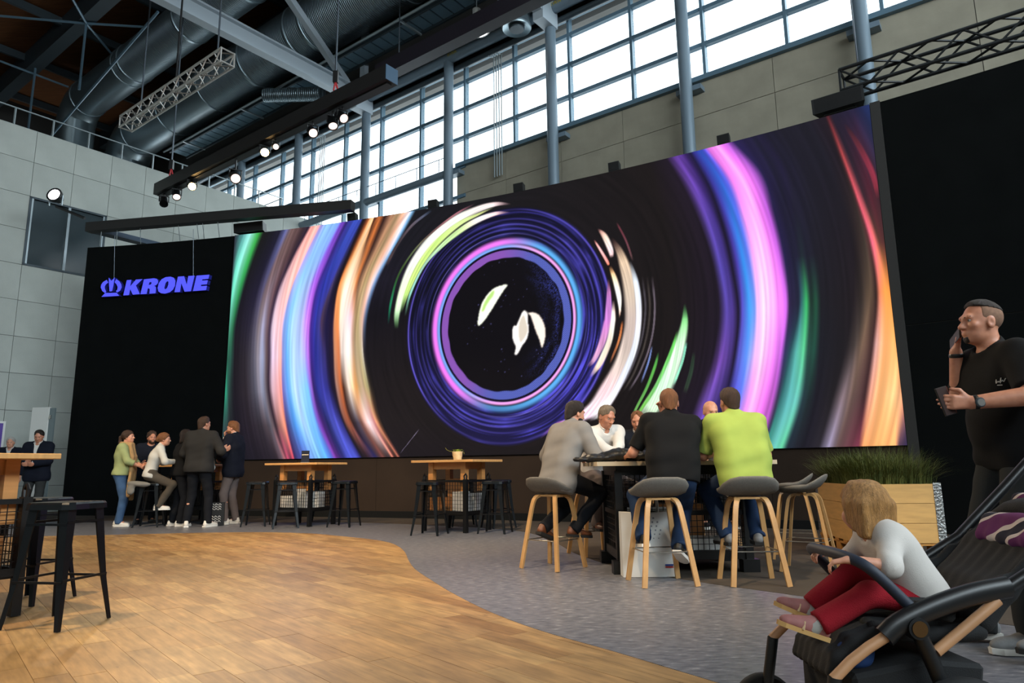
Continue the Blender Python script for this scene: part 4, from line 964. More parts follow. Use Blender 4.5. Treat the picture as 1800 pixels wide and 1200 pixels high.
# ---- trusses
M['truss'] = mat('raw_aluminium_truss', (190, 186, 180), 0.4, 0.6)
M['truss_black'] = mat('black_painted_truss', (22, 26, 28), 0.5, 0.2)
def truss(name, label, u0, u1, v, z, w, m, pitch):
    b = W(u0, v, z)
    t = thing(name, label, 'truss', b, HALL_ROT)
    L = u1 - u0; h = w / 2
    for y in (-h, h):
        for zz in (-h, h):
            MB().tube([(0, y, zz), (L, y, zz)], w * 0.085, 8).build('chord', m, t, smooth=True)
    n = int(L / pitch)
    one = {}
    for face in range(4):
        for k in range(n):
            s = 1 if k % 2 else -1
            mb = MB()
            if face < 2: a, c = (0, (-h, h)[face], s * -h), (L / n, (-h, h)[face], s * h)
            else: a, c = (0, s * -h, (-h, h)[face - 2]), (L / n, s * h, (-h, h)[face - 2])
            key = (face, s)
            if key not in one:
                one[key] = MB().tube([a, c], w * 0.05, 5).build('brace', m, t); o = one[key]
            else: o = inst(one[key], 'brace', t)
            o.location = (k * L / n, 0, 0)
    for x in (0, L):
        mb = MB()
        for a, c in (((-h, -h), (h, -h)), ((h, -h), (h, h)), ((h, h), (-h, h)), ((-h, h), (-h, -h))): mb.tube([(x, *a), (x, *c)], w * 0.06, 5)
        mb.build('end_frame', m, t)
    return t
wt = truss('lighting_truss', 'short silver lattice truss hanging under the roof', 1.4, 6.35, 7.0, 10.15, 0.32, M['truss'], 0.30)
bt = truss('lighting_truss', 'black lattice truss above the black backdrop wall', 18.1, 23.6, 3.0, 7.0, 0.36, M['truss_black'], 0.42)
M['chain'] = mat('steel_chain', (96, 104, 112), 0.4, 0.8)
M['red'] = mat('red_strap', (170, 30, 36), 0.6)
def cable(name, label, a, b, r, m, cat='cable', group=None):
    base = np.array(a); return tag(MB().tube([np.array(p) - base for p in (a, b)], r, 5).build(name, m, loc=tuple(base)), label, cat, group)
for u in (2.2, 5.9): cable('truss_sling', 'thin steel rope holding the silver truss', W(u, 7.0, 10.3), W(u, 7.0, 17.8), 0.022, M['chain'], group='ropes of the silver truss')
for u in (4.0,): cable('truss_sling', 'black sling looped round the middle of the silver truss', W(u, 7.0, 9.98), W(u, 7.0, 17.8), 0.026, M['black'])
for u, l in ((18.35, 'thin steel rope at the speaker end of the black truss'), (22.6, 'thin steel rope at the outer end of the black truss')):
    cable('truss_sling', l, W(u, 3.0, 7.19), W(u, 2.82, 17.8), 0.012, M['chain'])
# box-section lighting beam with spotlights
M['beamblack'] = mat('dark_brown_black_beam', (30, 28, 27), 0.5, 0.15)
box = thing('lighting_beam', 'long black box-section lighting beam carrying spotlights', 'beam', W(2.2, 6.35, 8.07), HALL_ROT)
MB().lo((0, -0.15, 0.03), (8.86, 0.15, 0.33)).build('box_section', M['beamblack'], box)
MB().lo((0.05, -0.06, 0.0), (8.8, 0.06, 0.03)).build('lamp_track', M['black'], box)
MB().lo((8.86, -0.15, 0.03), (8.875, 0.15, 0.33)).build('end_plate', mat('blue_grey_end_plate', (52, 78, 100), 0.5), box)
bx2 = thing('lighting_beam', 'second dark box beam hanging behind the first one', 'beam', W(6.9, 3.0, 11.2), HALL_ROT)
MB().lo((0, -0.16, 0), (9.5, 0.16, 0.42)).build('box_section', mat('violet_black_beam', (26, 20, 30), 0.5), bx2)
for x in (0.6, 8.9): MB().cyl((x, 0.14, 0.42), (x, 0.14, 6.6), 0.015, n=5).build('hanger', M['chain'], bx2)
for u, l in ((2.75, 'hoist chain at the far end of the black lighting beam'), (9.4, 'hoist chain with red strap near the end plate of the black lighting beam')):
    t = thing('hoist_chain', l, 'chain', W(u, 6.35, 8.4))
    MB().tube([(0, 0, 0.35), (0, 0, 9.4)], 0.022, 5).build('chain', M['chain'], t)
    MB().lo((-0.05, -0.04, 0.30), (0.05, 0.04, 0.55)).build('hook_block', M['black'], t)
    MB().tube([(0.0, 0, 0.32), (0.05, 0, 0.15), (0.02, 0, 0.0), (-0.03, 0, 0.14), (0, 0, 0.32)], 0.02, 5).build('strap', M['red'], t)
M['lampwarm'] = emit_mat('warm_spot_lens', (255, 205, 130), 55.0)
M['lampsoft'] = emit_mat('pinkish_spot_lens', (255, 226, 214), 2.2)
M['lampcold'] = emit_mat('white_flood_lens', (250, 250, 255), 30.0)
def spot(label, u, v, z, aim, lens, power=0, deg=40, col=WARM, size=1.0, v_top=6.35, z_top=8.07, light_name='spot_beam'):
    t = thing('spotlight', label, 'spotlight', W(u, v, z))
    p = np.zeros(3)
    d = nrm(np.array(aim) - W(u, v, z)); s = nrm(np.cross(d, (0, 0, 1))); w = np.cross(s, d)
    ax = [s, w, d]
    k = size
    MB().lathe([(0.0, -0.20 * k), (0.07 * k, -0.20 * k), (0.09 * k, -0.16 * k), (0.095 * k, 0.06 * k), (0.105 * k, 0.08 * k), (0.105 * k, 0.10 * k), (0.088 * k, 0.10 * k), (0.085 * k, 0.05 * k), (0.0, 0.05 * k)], 18, ax=ax).build('lamp_can', M['black'], t, smooth=True)
    MB().lathe([(0.0, 0.075 * k), (0.086 * k, 0.075 * k), (0.086 * k, 0.06 * k), (0.0, 0.06 * k)], 18, ax=ax).build('lens', lens, t)
    hgt = z_top - z
    mb = MB()
    for sg_ in (-1, 1): mb.bar(s * sg_ * 0.11 * k, s * sg_ * 0.11 * k + np.array([0, 0, 0.16 * k]), 0.02, 0.03)
    mb.bar(-s * 0.12 * k + np.array([0, 0, 0.16 * k]), s * 0.12 * k + np.array([0, 0, 0.16 * k]), 0.03, 0.02)
    mb.bar((0, 0, 0.16 * k), (0, 0, max(0.17, hgt)), 0.03, 0.03)
    mb.build('yoke', M['black'], t)
    if power:
        spot_light(light_name, W(u, v, z) + d * 0.13 * k, aim, power, col, deg, 0.7, 0.07)
    return t
AIM_TABLE = (1.4, 6.6, 0.9); AIM_WOOD = (-2.3, 5.2, 0.0)
spot('unlit black spotlight at the tip of the lighting beam', 2.5, 6.35, 7.86, (-6, 12, 1), M['black'])
spot('dim black spotlight turned down near the tip of the lighting beam', 3.15, 6.35, 7.88, (-5, 11, 0), M['lampsoft'])
spot('glaring warm spotlight nearest the tip of the lighting beam', 3.9, 6.35, 7.92, (0.3, 0.6, 1.2), M['lampwarm'], 950, 46)
spot('glaring warm spotlight at the middle of the lighting beam', 7.0, 6.35, 7.90, (0.2, 0.4, 1.0), M['lampwarm'], 950, 46)
spot('small pale lamp just beside the glaring middle spotlight', 7.4, 6.35, 7.92, (1.5, 3.0, 0.5), M['lampsoft'], size=0.7)
spot('round pale spotlight between the middle of the beam and the end pair', 8.7, 6.35, 7.84, (1.0, 5.0, 0.6), M['lampsoft'], 420, 50)
spot('outer one of the two spotlights by the end plate', 9.65, 6.35, 7.86, (3.2, 6.5, 0.5), M['lampsoft'], 420, 50)
spot('inner one of the two spotlights by the end plate', 9.35, 6.35, 7.82, (-1.0, 9.0, 0.0), M['lampsoft'], 420, 50)
spot('pinkish spotlight on a low arm under the lighting beam', 5.85, 6.35, 7.62, (-0.5, 5.5, 0.5), M['lampsoft'], 420, 50, size=1.2)
# horizontal bar above the left backdrop
A_, B_ = np.array((-10.15, 16.0, 6.74)), np.array((-3.42, 14.37, 6.58))
hb_ = thing('hanging_bar', 'slim black box bar floating above the crown logo backdrop', 'beam', A_)
MB().bar((0, 0, 0), B_ - A_, 0.2, 0.22).build('box_section', M['beamblack'], hb_)
MB().bar((0.1, 0.1, -0.02), np.array((1.75, 2.2, -0.05)), 0.26, 0.12).build('rear_arm', mat('dark_blue_arm', (34, 56, 78), 0.5), hb_)
for s, dd_ in ((4.75, 0.08), (5.2, 0.08), (5.85, 0.08), (6.9, 0.08), (7.4, 0.08), (7.55, 0.08), (7.95, 0.08)):
    a = ARC(s, 6.30, dd_)
    f = (s - 4.37) / 6.95
    b = A_ + (B_ - A_) * f + np.array([0, 0, -0.118])
    cable('hanging_wire', 'thin wire between the black bar and the crown logo backdrop', a, b, 0.008, M['galv_rail'], group='wires of the hanging bar')
for s in (5.2, 7.3):
    cable('sign_wire', 'fine wire down to the lit lettering', ARC(s, 5.42, 0.05), ARC(s, 6.52, 0.16), 0.005, M['chain'], group='wires of the lit sign')
fl = thing('flood_lamp', 'bright white flood lamp on a thin black boom', 'lamp', (-10.92, 15.9, 7.26))
MB().tube([(0, 0, 0), (0.75, -0.06, -0.33)], 0.035, 8).build('boom', M['black'], fl)
MB().lathe([(0.0, -0.20), (0.08, -0.2), (0.17, -0.02), (0.18, 0.06), (0.15, 0.06), (0.0, 0.0)], 18, c=(-0.05, 0, 0.27), ax=[[1, 0, 0], [0, 0.2, 1], [0, -1, 0.2]]).build('lamp_head', M['black'], fl, smooth=True)
MB().lathe([(0.0, 0.07), (0.1, 0.065), (0.155, 0.045), (0.0, 0.03)], 18, c=(-0.05, 0, 0.27), ax=[[1, 0, 0], [0, 0.2, 1], [0, -1, 0.2]]).build('lens', M['lampcold'], fl, smooth=True)
mb = MB()
for x in (-0.22, 0.12): mb.bar((x * 0.9 + 0.02, 0, 0.02), (x * 0.9 + 0.02, 0, 0.28), 0.02, 0.03)
mb.build('bracket', M['alu'], fl)
# loudspeakers on and above the screen
M['speaker'] = mat('black_speaker_shell', (16, 18, 20), 0.5)
M['grille'] = mat('black_speaker_grille', (8, 8, 9), 0.8, bump=0.3, bscale=500)
def loudspeaker(label, pos, rz, w, d, h, tilt=0.2, stand=0.04):
    t = thing('loudspeaker', label, 'loudspeaker', pos, rz)
    def T(x, y, z): return (x, y + (z - h / 2) * -tilt * 0.5, z + stand)
    pts = [(-w / 2, d * 0.5), (w / 2, d * 0.5), (w * 0.62, -d * 0.5), (-w * 0.62, -d * 0.5)]
    MB().prism(pts, lambda x, y: T(x, y, 0), lambda x, y: T(x, y, h)).build('shell', M['speaker'], t)
    MB().prism([(-w * 0.56, -d * 0.5 - 0.006), (w * 0.56, -d * 0.5 - 0.006), (w * 0.56, -d * 0.5), (-w * 0.56, -d * 0.5)], lambda x, y: T(x, y, 0.012), lambda x, y: T(x, y, h - 0.012)).build('grille', M['grille'], t)
    mb = MB()
    for x in (-w * 0.35, w * 0.35): mb.bar((x, 0, 0), (x, 0, stand + 0.01), 0.015, 0.03)
    mb.bar((-w * 0.4, 0, 0.004), (w * 0.4, 0, 0.004), 0.05, 0.008)
    mb.build('foot_bracket', M['black'], t)
    return t
def arc_rot(s): return -s / AR            # facing along -y at s = 0
ORD = ('above the pale blue streak', 'above the cream streak beside the tall column', 'above the white and green arc', 'above the plain dark part of the picture', 'above the broad pink streak')
for s, l in zip((11.3, 13.3, 15.28, 17.28, 19.3), ORD):
    loudspeaker('small black loudspeaker on the screen edge ' + l, ARC(s, ZT, -0.12), arc_rot(s), 0.17, 0.16, 0.17)
t = loudspeaker('long black loudspeaker hanging under the bar above the green screen corner', ARC(8.72, 6.345, -0.02), arc_rot(8.7), 0.62, 0.26, 0.21, 0.3, stand=0.01)
MB().bar((-0.28, 0.05, 0.2), (-0.28, 0.05, 0.30), 0.02, 0.02).build('hanger', M['galv_rail'], t); MB().bar((0.24, 0.05, 0.2), (0.24, 0.05, 0.28), 0.02, 0.02).build('hanger', M['galv_rail'], t)
bs = W(18.05, 3.15, 6.48)
t = loudspeaker('long black loudspeaker clamped under the end of the black truss', bs, HALL_ROT, 0.62, 0.26, 0.24, 0.3, stand=0.03)
MB().bar((-0.25, 0.0, 0.26), (0.3, 0.0, 0.32), 0.08, 0.05).build('clamp', M['black'], t)
MB().bar((0.1, 0.0, 0.28), (0.1, -0.05, 0.36), 0.04, 0.04).build('clamp', M['black'], t)
# spotlights on trusses above the camera, outside the picture, that light the tables and the wooden floor
for n, (x, y, z, ax_, ay_, p, dg) in enumerate(((-4.5, 3.0, 7.6, -2.4, 6.0, 2200, 60), (-7.5, 6.5, 7.6, -5.4, 12.0, 2600, 50), (-0.5, 3.2, 7.6, 1.4, 6.9, 1500, 46), (-2.0, 5.0, 7.6, -1.9, 11.3, 3000, 52), (4.5, 2.2, 7.6, 3.2, 6.5, 600, 55))):
    t = thing('spotlight', 'black truss spotlight over the visitor area', 'spotlight', (x, y, z), 0, 'spotlights above the camera')
    d = nrm(np.array((ax_, ay_, 0)) - np.array((x, y, z))); s_ = nrm(np.cross(d, (0, 0, 1))); w_ = np.cross(s_, d)
    MB().lathe([(0.0, -0.2), (0.07, -0.2), (0.09, -0.16), (0.1, 0.1), (0.088, 0.1), (0.085, 0.05), (0.0, 0.05)], 16, ax=[s_, w_, d]).build('lamp_can', M['black'], t, smooth=True)
    MB().cyl((0, 0, 0.05), (0, 0, 10.2), 0.02, n=6).build('hanger', M['black'], t)
    spot_light('visitor_spot_beam', np.array((x, y, z)) + d * 0.16, (ax_, ay_, 0), p, WARM, dg, 0.8, 0.10)

# ================================================================== people: smooth bodies grown from joint positions
class Field:
    """Signed distance field made of blended limbs and lumps, turned into one continuous surface."""
    def __init__(self): self.p = []
    def rc(self, a, b, ra, rb=None, k=0.02, cuts=()):
        self.p.append(('rc', np.asarray(a, float), np.asarray(b, float), ra, ra if rb is None else rb, k, cuts, 0)); return self
    def el(self, c, r, ax=None, k=0.02, sub=0, cuts=()):
        self.p.append(('el', np.asarray(c, float), np.asarray(r, float), np.eye(3) if ax is None else np.asarray(ax, float), None, k, cuts, sub)); return self
    def bounds(self, q):
        if q[0] == 'rc':
            m = max(q[3], q[4]); return np.minimum(q[1], q[2]) - m, np.maximum(q[1], q[2]) + m
        m = q[2].max(); return q[1] - m, q[1] + m
    def mesh(self, h, clip=()):
        bs = [self.bounds(q) for q in self.p if not q[7]]
        lo = np.min([b[0] for b in bs], 0) - 3 * h; hi = np.max([b[1] for b in bs], 0) + 3 * h
        n = np.ceil((hi - lo) / h).astype(int) + 1
        D = np.full(n, 0.25, np.float32)
        gx = [lo[i] + h * np.arange(n[i]) for i in range(3)]
        for q in self.p:
            b0, b1 = self.bounds(q); pad = q[5] + 2.5 * h
            i0 = np.maximum(((b0 - pad - lo) / h).astype(int), 0); i1 = np.minimum(((b1 + pad - lo) / h).astype(int) + 2, n)
            if (i1 <= i0).any(): continue
            X = gx[0][i0[0]:i1[0], None, None]; Y = gx[1][None, i0[1]:i1[1], None]; Z = gx[2][None, None, i0[2]:i1[2]]
            if q[0] == 'rc':
                a, b = q[1], q[2]; ab = b - a; L = ab @ ab + 1e-12
                px, py, pz = X - a[0], Y - a[1], Z - a[2]
                t = np.clip((px * ab[0] + py * ab[1] + pz * ab[2]) / L, 0, 1)
                d = np.sqrt((px - t * ab[0]) ** 2 + (py - t * ab[1]) ** 2 + (pz - t * ab[2]) ** 2) - (q[3] + (q[4] - q[3]) * t)
            else:
                c, r, ax = q[1], q[2], q[3]
                px, py, pz = X - c[0], Y - c[1], Z - c[2]
                w = [(px * ax[i][0] + py * ax[i][1] + pz * ax[i][2]) / r[i] for i in range(3)]
                k0 = np.sqrt(w[0] ** 2 + w[1] ** 2 + w[2] ** 2) + 1e-9
                k1 = np.sqrt((w[0] / r[0]) ** 2 + (w[1] / r[1]) ** 2 + (w[2] / r[2]) ** 2) + 1e-9
                d = k0 * (k0 - 1) / k1
            for p, nn in q[6]:
                d = np.maximum(d, (X - p[0]) * nn[0] + (Y - p[1]) * nn[1] + (Z - p[2]) * nn[2])
            sl = tuple(slice(i0[i], i1[i]) for i in range(3)); k = q[5]
            A = D[sl]
            if q[7]:
                e = -d; hh = np.clip(0.5 + 0.5 * (A - e) / k, 0, 1); D[sl] = e + (A - e) * hh + k * hh * (1 - hh)
            else:
                hh = np.clip(0.5 + 0.5 * (A - d) / k, 0, 1); D[sl] = A + (d - A) * hh - k * hh * (1 - hh)
        for p, nn in clip:
            pl = (gx[0][:, None, None] - p[0]) * nn[0] + (gx[1][None, :, None] - p[1]) * nn[1] + (gx[2][None, None, :] - p[2]) * nn[2]
            D = np.maximum(D, pl.astype(np.float32))
        return surface_nets(D, lo, h)

def surface_nets(D, lo, h):
    S = D < 0
    c = [S[i:S.shape[0] - 1 + i, j:S.shape[1] - 1 + j, k:S.shape[2] - 1 + k] for i in (0, 1) for j in (0, 1) for k in (0, 1)]
    a = c[0].copy(); o = c[0].copy()
    for q in c[1:]: a &= q; o |= q
    act = o & ~a
    I = np.argwhere(act)
    num = -np.ones(act.shape, np.int64); num[act] = np.arange(len(I))
    acc = np.zeros((len(I), 3)); cnt = np.zeros(len(I))
    cor = np.array([(i, j, k) for i in (0, 1) for j in (0, 1) for k in (0, 1)])
    vals = [D[I[:, 0] + q[0], I[:, 1] + q[1], I[:, 2] + q[2]] for q in cor]
    for m in range(8):
        for ax in range(3):
            if cor[m][ax]: continue
            m2 = m + (4, 2, 1)[ax]
            x = (vals[m] < 0) != (vals[m2] < 0)
            t = vals[m] / (vals[m] - vals[m2] + 1e-20)
            p = np.tile(cor[m].astype(float), (len(I), 1)); p[:, ax] += np.where(x, t, 0)
            acc[x] += p[x]; cnt[x] += 1
    V = lo + h * (I + acc / np.maximum(cnt, 1)[:, None])
    F = []
    for ax in range(3):
        b, c2 = (ax + 1) % 3, (ax + 2) % 3
        s0 = [slice(None)] * 3; s1 = [slice(None)] * 3; s0[ax] = slice(0, -1); s1[ax] = slice(1, None)
        A, B = S[tuple(s0)], S[tuple(s1)]
        E = np.argwhere(A != B)
        ok = (E[:, b] > 0) & (E[:, c2] > 0) & (E[:, b] < D.shape[b] - 1) & (E[:, c2] < D.shape[c2] - 1)
        E = E[ok]; flip = A[E[:, 0], E[:, 1], E[:, 2]]
        def cell(db, dc):
            q = E.copy(); q[:, b] -= db; q[:, c2] -= dc; return num[q[:, 0], q[:, 1], q[:, 2]]
        Q = np.stack([cell(1, 1), cell(0, 1), cell(0, 0), cell(1, 0)], 1)
        Q[~flip] = Q[~flip][:, ::-1]
        F.append(Q)
    return V, np.concatenate(F)

def raw_mesh(name, V, Q, m, parent, wrinkle=0.0, seed=0.0, freq=22.0, wdir=None, smooth=1):
    if smooth and len(Q):
        for _ in range(smooth):
            s = np.zeros_like(V); c = np.zeros(len(V))
            for i in range(4):
                a, b = Q[:, i], Q[:, (i + 1) % 4]
                np.add.at(s, a, V[b]); np.add.at(c, a, 1)
            V = V * 0.5 + 0.5 * s / np.maximum(c, 1)[:, None]
    me = bpy.data.meshes.new(name)
    me.vertices.add(len(V)); me.vertices.foreach_set('co', V.reshape(-1).astype(np.float32))
    me.loops.add(Q.size); me.loops.foreach_set('vertex_index', Q.reshape(-1).astype(np.int32))
    me.polygons.add(len(Q)); me.polygons.foreach_set('loop_start', np.arange(0, Q.size, 4, dtype=np.int32))
    me.update(calc_edges=True); me.validate()
    if wrinkle:
        N = np.empty(len(me.vertices) * 3, np.float32); me.vertices.foreach_get('normal', N); N = N.reshape(-1, 3)
        P = V[:len(N)]
        w = np.array([0.35, 0.35, 1.0]) if wdir is None else np.asarray(wdir)
        q = P * w * freq
        a = np.sin(q[:, 2] * 1.0 + 2.1 * np.sin(q[:, 0] * 0.9 + seed) + 1.7 * np.sin(q[:, 1] * 1.1 + 2 * seed) + seed)
        b = np.sin(q[:, 2] * 2.3 - q[:, 0] * 2.0 + 1.3 * np.sin(q[:, 1] * 2.2 + seed) + 3 * seed)
        P = P + N * (wrinkle * (0.65 * a + 0.35 * b))[:, None]
        me.vertices.foreach_set('co', P.reshape(-1).astype(np.float32)); me.update()
    me.polygons.foreach_set('use_smooth', np.ones(len(me.polygons), bool))
    me.materials.append(m)
    o = bpy.data.objects.new(name, me); COL.objects.link(o); o.parent = parent
    return o

def rot_axes(yaw=0, pitch=0, roll=0):
    """Rows: right, forward, up. yaw left positive, pitch up positive, roll to the right positive (degrees)."""
    y, p, r = map(math.radians, (yaw, pitch, roll))
    f = np.array([-math.sin(y) * math.cos(p), math.cos(y) * math.cos(p), math.sin(p)])
    s = np.array([math.cos(y), math.sin(y), 0.0]); u = np.cross(s, f)
    return np.array([s * math.cos(r) - u * math.sin(r), f, u * math.cos(r) + s * math.sin(r)])

def two_bone(a, t, l1, l2, pole):
    a, t = np.asarray(a, float), np.asarray(t, float)
    d = t - a; L = np.linalg.norm(d); mx = (l1 + l2) * 0.995
    if L > mx: t = a + d / L * mx; d = t - a; L = mx
    n = d / L; x = (l1 * l1 - l2 * l2 + L * L) / (2 * L); y = math.sqrt(max(l1 * l1 - x * x, 0))
    p = np.asarray(pole, float); p = p - n * (p @ n); p = nrm(p)
    return a + n * x + p * y, t

def skin_mat(name, col):
    q = NT(name); b = q.b
    b.inputs['Base Color'].default_value = rgb(*col); b.inputs['Roughness'].default_value = 0.48
    b.inputs['Subsurface Weight'].default_value = 0.12; b.inputs['Subsurface Radius'].default_value = (0.02, 0.008, 0.004); b.inputs['Subsurface Scale'].default_value = 0.4
    tc = q.n('ShaderNodeTexCoord'); nz = q.n('ShaderNodeTexNoise'); nz.inputs['Scale'].default_value = 26
    q.l(tc.outputs['Object'], nz.inputs['Vector'])
    rp = q.n('ShaderNodeValToRGB'); c = rgb(*col)
    rp.color_ramp.elements[0].color = (c[0] * 0.88, c[1] * 0.80, c[2] * 0.78, 1); rp.color_ramp.elements[1].color = (min(1, c[0] * 1.08), c[1] * 1.06, c[2] * 1.05, 1)
    rp.color_ramp.elements[0].position = 0.35; rp.color_ramp.elements[1].position = 0.7
    q.l(nz.outputs['Fac'], rp.inputs['Fac']); q.l(rp.outputs[0], b.inputs['Base Color'])
    return q.m
def hair_mat(name, col):
    return mat(name, col, 0.5, var=0.35, vscale=30, stretch=(5, 5, 0.7), bump=0.5, bscale=120, spec=0.35)
def cloth(name, col, var=0.08, rough=0.9, bscale=300, bump=0.12, **k):
    return mat(name, col, rough, var=var, vscale=5, bump=bump, bscale=bscale, spec=0.2, **k)
M['skin_a'] = skin_mat('fair_skin', (206, 150, 122)); M['skin_b'] = skin_mat('tanned_skin', (190, 132, 104))
M['eyewhite'] = mat('eye_white', (170, 160, 152), 0.4); M['iris'] = mat('dark_iris', (36, 28, 24), 0.2); M['lip'] = mat('lip', (168, 96, 86), 0.5)

def hand(F, w, d, n, th, curl, s, thick=1.0, spread=1.0, thumb=0.5):
    """Palm and five unequal bent fingers. d along the hand, n out of the palm, th towards the thumb."""
    d, n = nrm(d), nrm(n - np.dot(n, nrm(d)) * nrm(d)); th = nrm(th - np.dot(th, d) * d - np.dot(th, n) * n)
    for o in (0.026, 0.009, -0.009, -0.025):
        F.rc(w + (d * 0.01 + th * o * 0.6) * s, w + (d * 0.085 + th * o) * s, 0.0150 * s, 0.0125 * s * thick, 0.012 * s)
    for o, L in zip((0.029, 0.0095, -0.010, -0.028), (0.072, 0.080, 0.074, 0.058)):
        p = w + (d * 0.086 + th * o) * s; ang = 0
        for fr_, da, r in ((0.44, 0.55, 0.0090), (0.31, 0.75, 0.0082), (0.25, 0.55, 0.0074)):
            ang += curl * da
            dd = d * math.cos(ang) + n * math.sin(ang) + th * o * 2.2 * (spread - 1)
            q = p + nrm(dd) * L * fr_ * s
            F.rc(p, q, r * s * thick, (r - 0.0006) * s * thick, 0.004 * s); p = q
    p = w + (d * 0.028 + th * 0.028) * s
    q = p + nrm(d * 0.65 + th * 0.75 + n * 0.35 * thumb) * 0.042 * s
    F.rc(p, q, 0.0135 * s * thick, 0.0115 * s * thick, 0.010 * s)
    F.rc(q, q + nrm(d * 0.95 + th * (0.45 - 0.5 * thumb) + n * 0.5 * thumb) * 0.036 * s, 0.0110 * s * thick, 0.0085 * s * thick, 0.004 * s)

def person(label, loc, face, spec):
    """One figure: an Empty at the ground under it, a continuous body, and hair and clothes as parts."""
    g = spec.get
    h = g('h', 1.78); k = h / 1.78 * g('bs', 1.0); vox = g('vox', 0.010); bw = g('bw', 1.0); belly = g('belly', 1.0)
    root = thing('person', label, 'person', loc, math.atan2(face[1], face[0]) - PI / 2, g('group'))
    z0 = g('pz', 0.955 * k)
    P = np.array([0.0, 0.0, z0]) + np.array(g('poff', (0, 0, 0)))
    lean, sl = math.radians(g('lean', 2)), math.radians(g('slouch', 4)); sd = math.radians(g('side', 0))
    U = nrm([math.sin(sd), math.sin(lean), math.cos(lean)]); U2 = nrm([math.sin(sd), math.sin(lean + sl), math.cos(lean + sl)])
    tw = math.radians(g('twist', 0)); Rx = np.array([math.cos(tw), math.sin(tw), 0]); Rx = nrm(Rx - U2 * (Rx @ U2)); Fy = nrm(np.cross(U2, Rx))
    Rp = np.array([1.0, 0, 0])
    mid = P + U * 0.24 * k; N = mid + U2 * 0.285 * k
    sw = g('sw', 0.178) * k
    shr = g('shrug', (0, 0))
    Sh = [N - U2 * (0.045 - shr[0]) * k - Rx * sw, N - U2 * (0.045 - shr[1]) * k + Rx * sw]
    hd = g('head', (0, -5, 0)); HA = rot_axes(*hd); hs = g('hs', 1.0) * g('hk', k)
    Hc = N + (U2 * 0.5 + np.array([0, 0, 0.5])) * 0.150 * hs + HA[1] * 0.022 * hs + np.array(g('hoff', (0, 0, 0)))
    hips = [P - Rp * 0.088 * k - U * 0.02 * k, P + Rp * 0.088 * k - U * 0.02 * k]
    al1, al2 = 0.295 * k, 0.255 * k; ll1, ll2 = 0.435 * k, 0.43 * k
    hands_t = g('hands', ((-0.26, 0.08, 0.88), (0.26, 0.08, 0.88))); el_p = g('elbow', ((-0.5, -0.7, -0.5), (0.5, -0.7, -0.5)))
    arms = []
    for i in (0, 1):
        e, w = two_bone(Sh[i], hands_t[i], al1, al2, el_p[i])
        if g('elb') and g('elb')[i] is not None: e, w = np.array(g('elb')[i], float), np.array(hands_t[i], float)
        arms.append((e, w))
    feet_t = g('feet', ((-0.11, 0.0, 0.0), (0.11, 0.0, 0.0))); kn = g('knee', ((-0.15, 1, 0), (0.15, 1, 0)))
    fdir = g('footdir', ((-0.2, 1, 0), (0.2, 1, 0)))
    legs = []
    for i in (0, 1):
        kk, a = two_bone(hips[i], np.array(feet_t[i]) + np.array([0, 0, 0.085 * k]), ll1, ll2, kn[i]); legs.append((kk, a))
    def torso(F, inf=0.0, neck=True, kk=0.05):
        fem = g('bust', False); sq = math.sqrt(bw)
        F.rc(P - Rp * (0.078 if fem else 0.066) * k * bw, P + Rp * (0.078 if fem else 0.066) * k * bw, 0.102 * k * sq + inf, k=kk)
        wz = 0.066 if fem else 0.080
        for f_ in (0.10, 0.19): F.rc(P + U * f_ * k - Rp * wz * k * bw, P + U * f_ * k + Rp * wz * k * bw, (0.090 if fem else 0.100) * k * belly + inf, k=kk)
        if belly > 1.02: F.el(P + U * 0.13 * k + np.array([0, 0.05, 0]) * belly * k, np.array([0.15, 0.12, 0.15]) * k * belly * 0.95 + inf, k=0.06)
        c = mid + U2 * 0.07 * k
        F.rc(c - Rx * 0.088 * k * bw, c + Rx * 0.088 * k * bw, 0.104 * k * sq + inf, k=kk)
        c = mid + U2 * 0.14 * k
        F.rc(c - Rx * 0.100 * k * bw, c + Rx * 0.100 * k * bw, 0.096 * k * sq + inf, k=kk)
        c = N - U2 * 0.085 * k
        F.rc(c - Rx * 0.115 * k * bw, c + Rx * 0.115 * k * bw, 0.072 * k + inf, k=kk)
        for i in (0, 1):
            F.rc(N - U2 * 0.012 * k, Sh[i] + U2 * 0.005 * k, 0.052 * k + inf * 0.8, 0.055 * k + inf, k=kk)
        if g('bust'):
            for s in (-1, 1): F.el(mid + U2 * 0.08 * k + Rx * s * 0.07 * k + Fy * 0.085 * k, np.array([0.065, 0.06, 0.065]) * k + inf, k=0.04)
    # ---- body
    B = Field(); torso(B, -0.006)
    B.rc(N - U2 * 0.03 * k, Hc - HA[2] * 0.055 * hs - HA[1] * 0.022 * hs, 0.057 * hs, 0.054 * hs, k=0.03)
    ar = g('armr', 1.0)
    for i in (0, 1):
        e, w = arms[i]
        B.rc(Sh[i], e, 0.050 * k * ar, 0.040 * k * ar, 0.03); B.rc(e, w, 0.041 * k * ar, 0.027 * k * ar, 0.015)
        B.rc(Sh[i] * 0.55 + e * 0.45, Sh[i] * 0.35 + e * 0.65, 0.047 * k * ar, k=0.02)
        hdv = g('handdir', (None, None))[i]; d = nrm(w - e) if hdv is None else nrm(np.array(hdv, float))
        pn = g('palm', (None, None))[i]; pn = np.array((1, 0, 0) if i == 0 else (-1, 0, 0), float) if pn is None else np.array(pn, float)
        pn = nrm(pn - d * (pn @ d)); th = np.cross(d, pn) * (1 if i == 1 else -1)
        hand(B, w, d, pn, th, g('curl', (0.55, 0.55))[i], k * g('handk', 1.0), max(1.0, vox / 0.0078), thumb=g('thumb', (0.5, 0.5))[i])
        kk, a = legs[i]
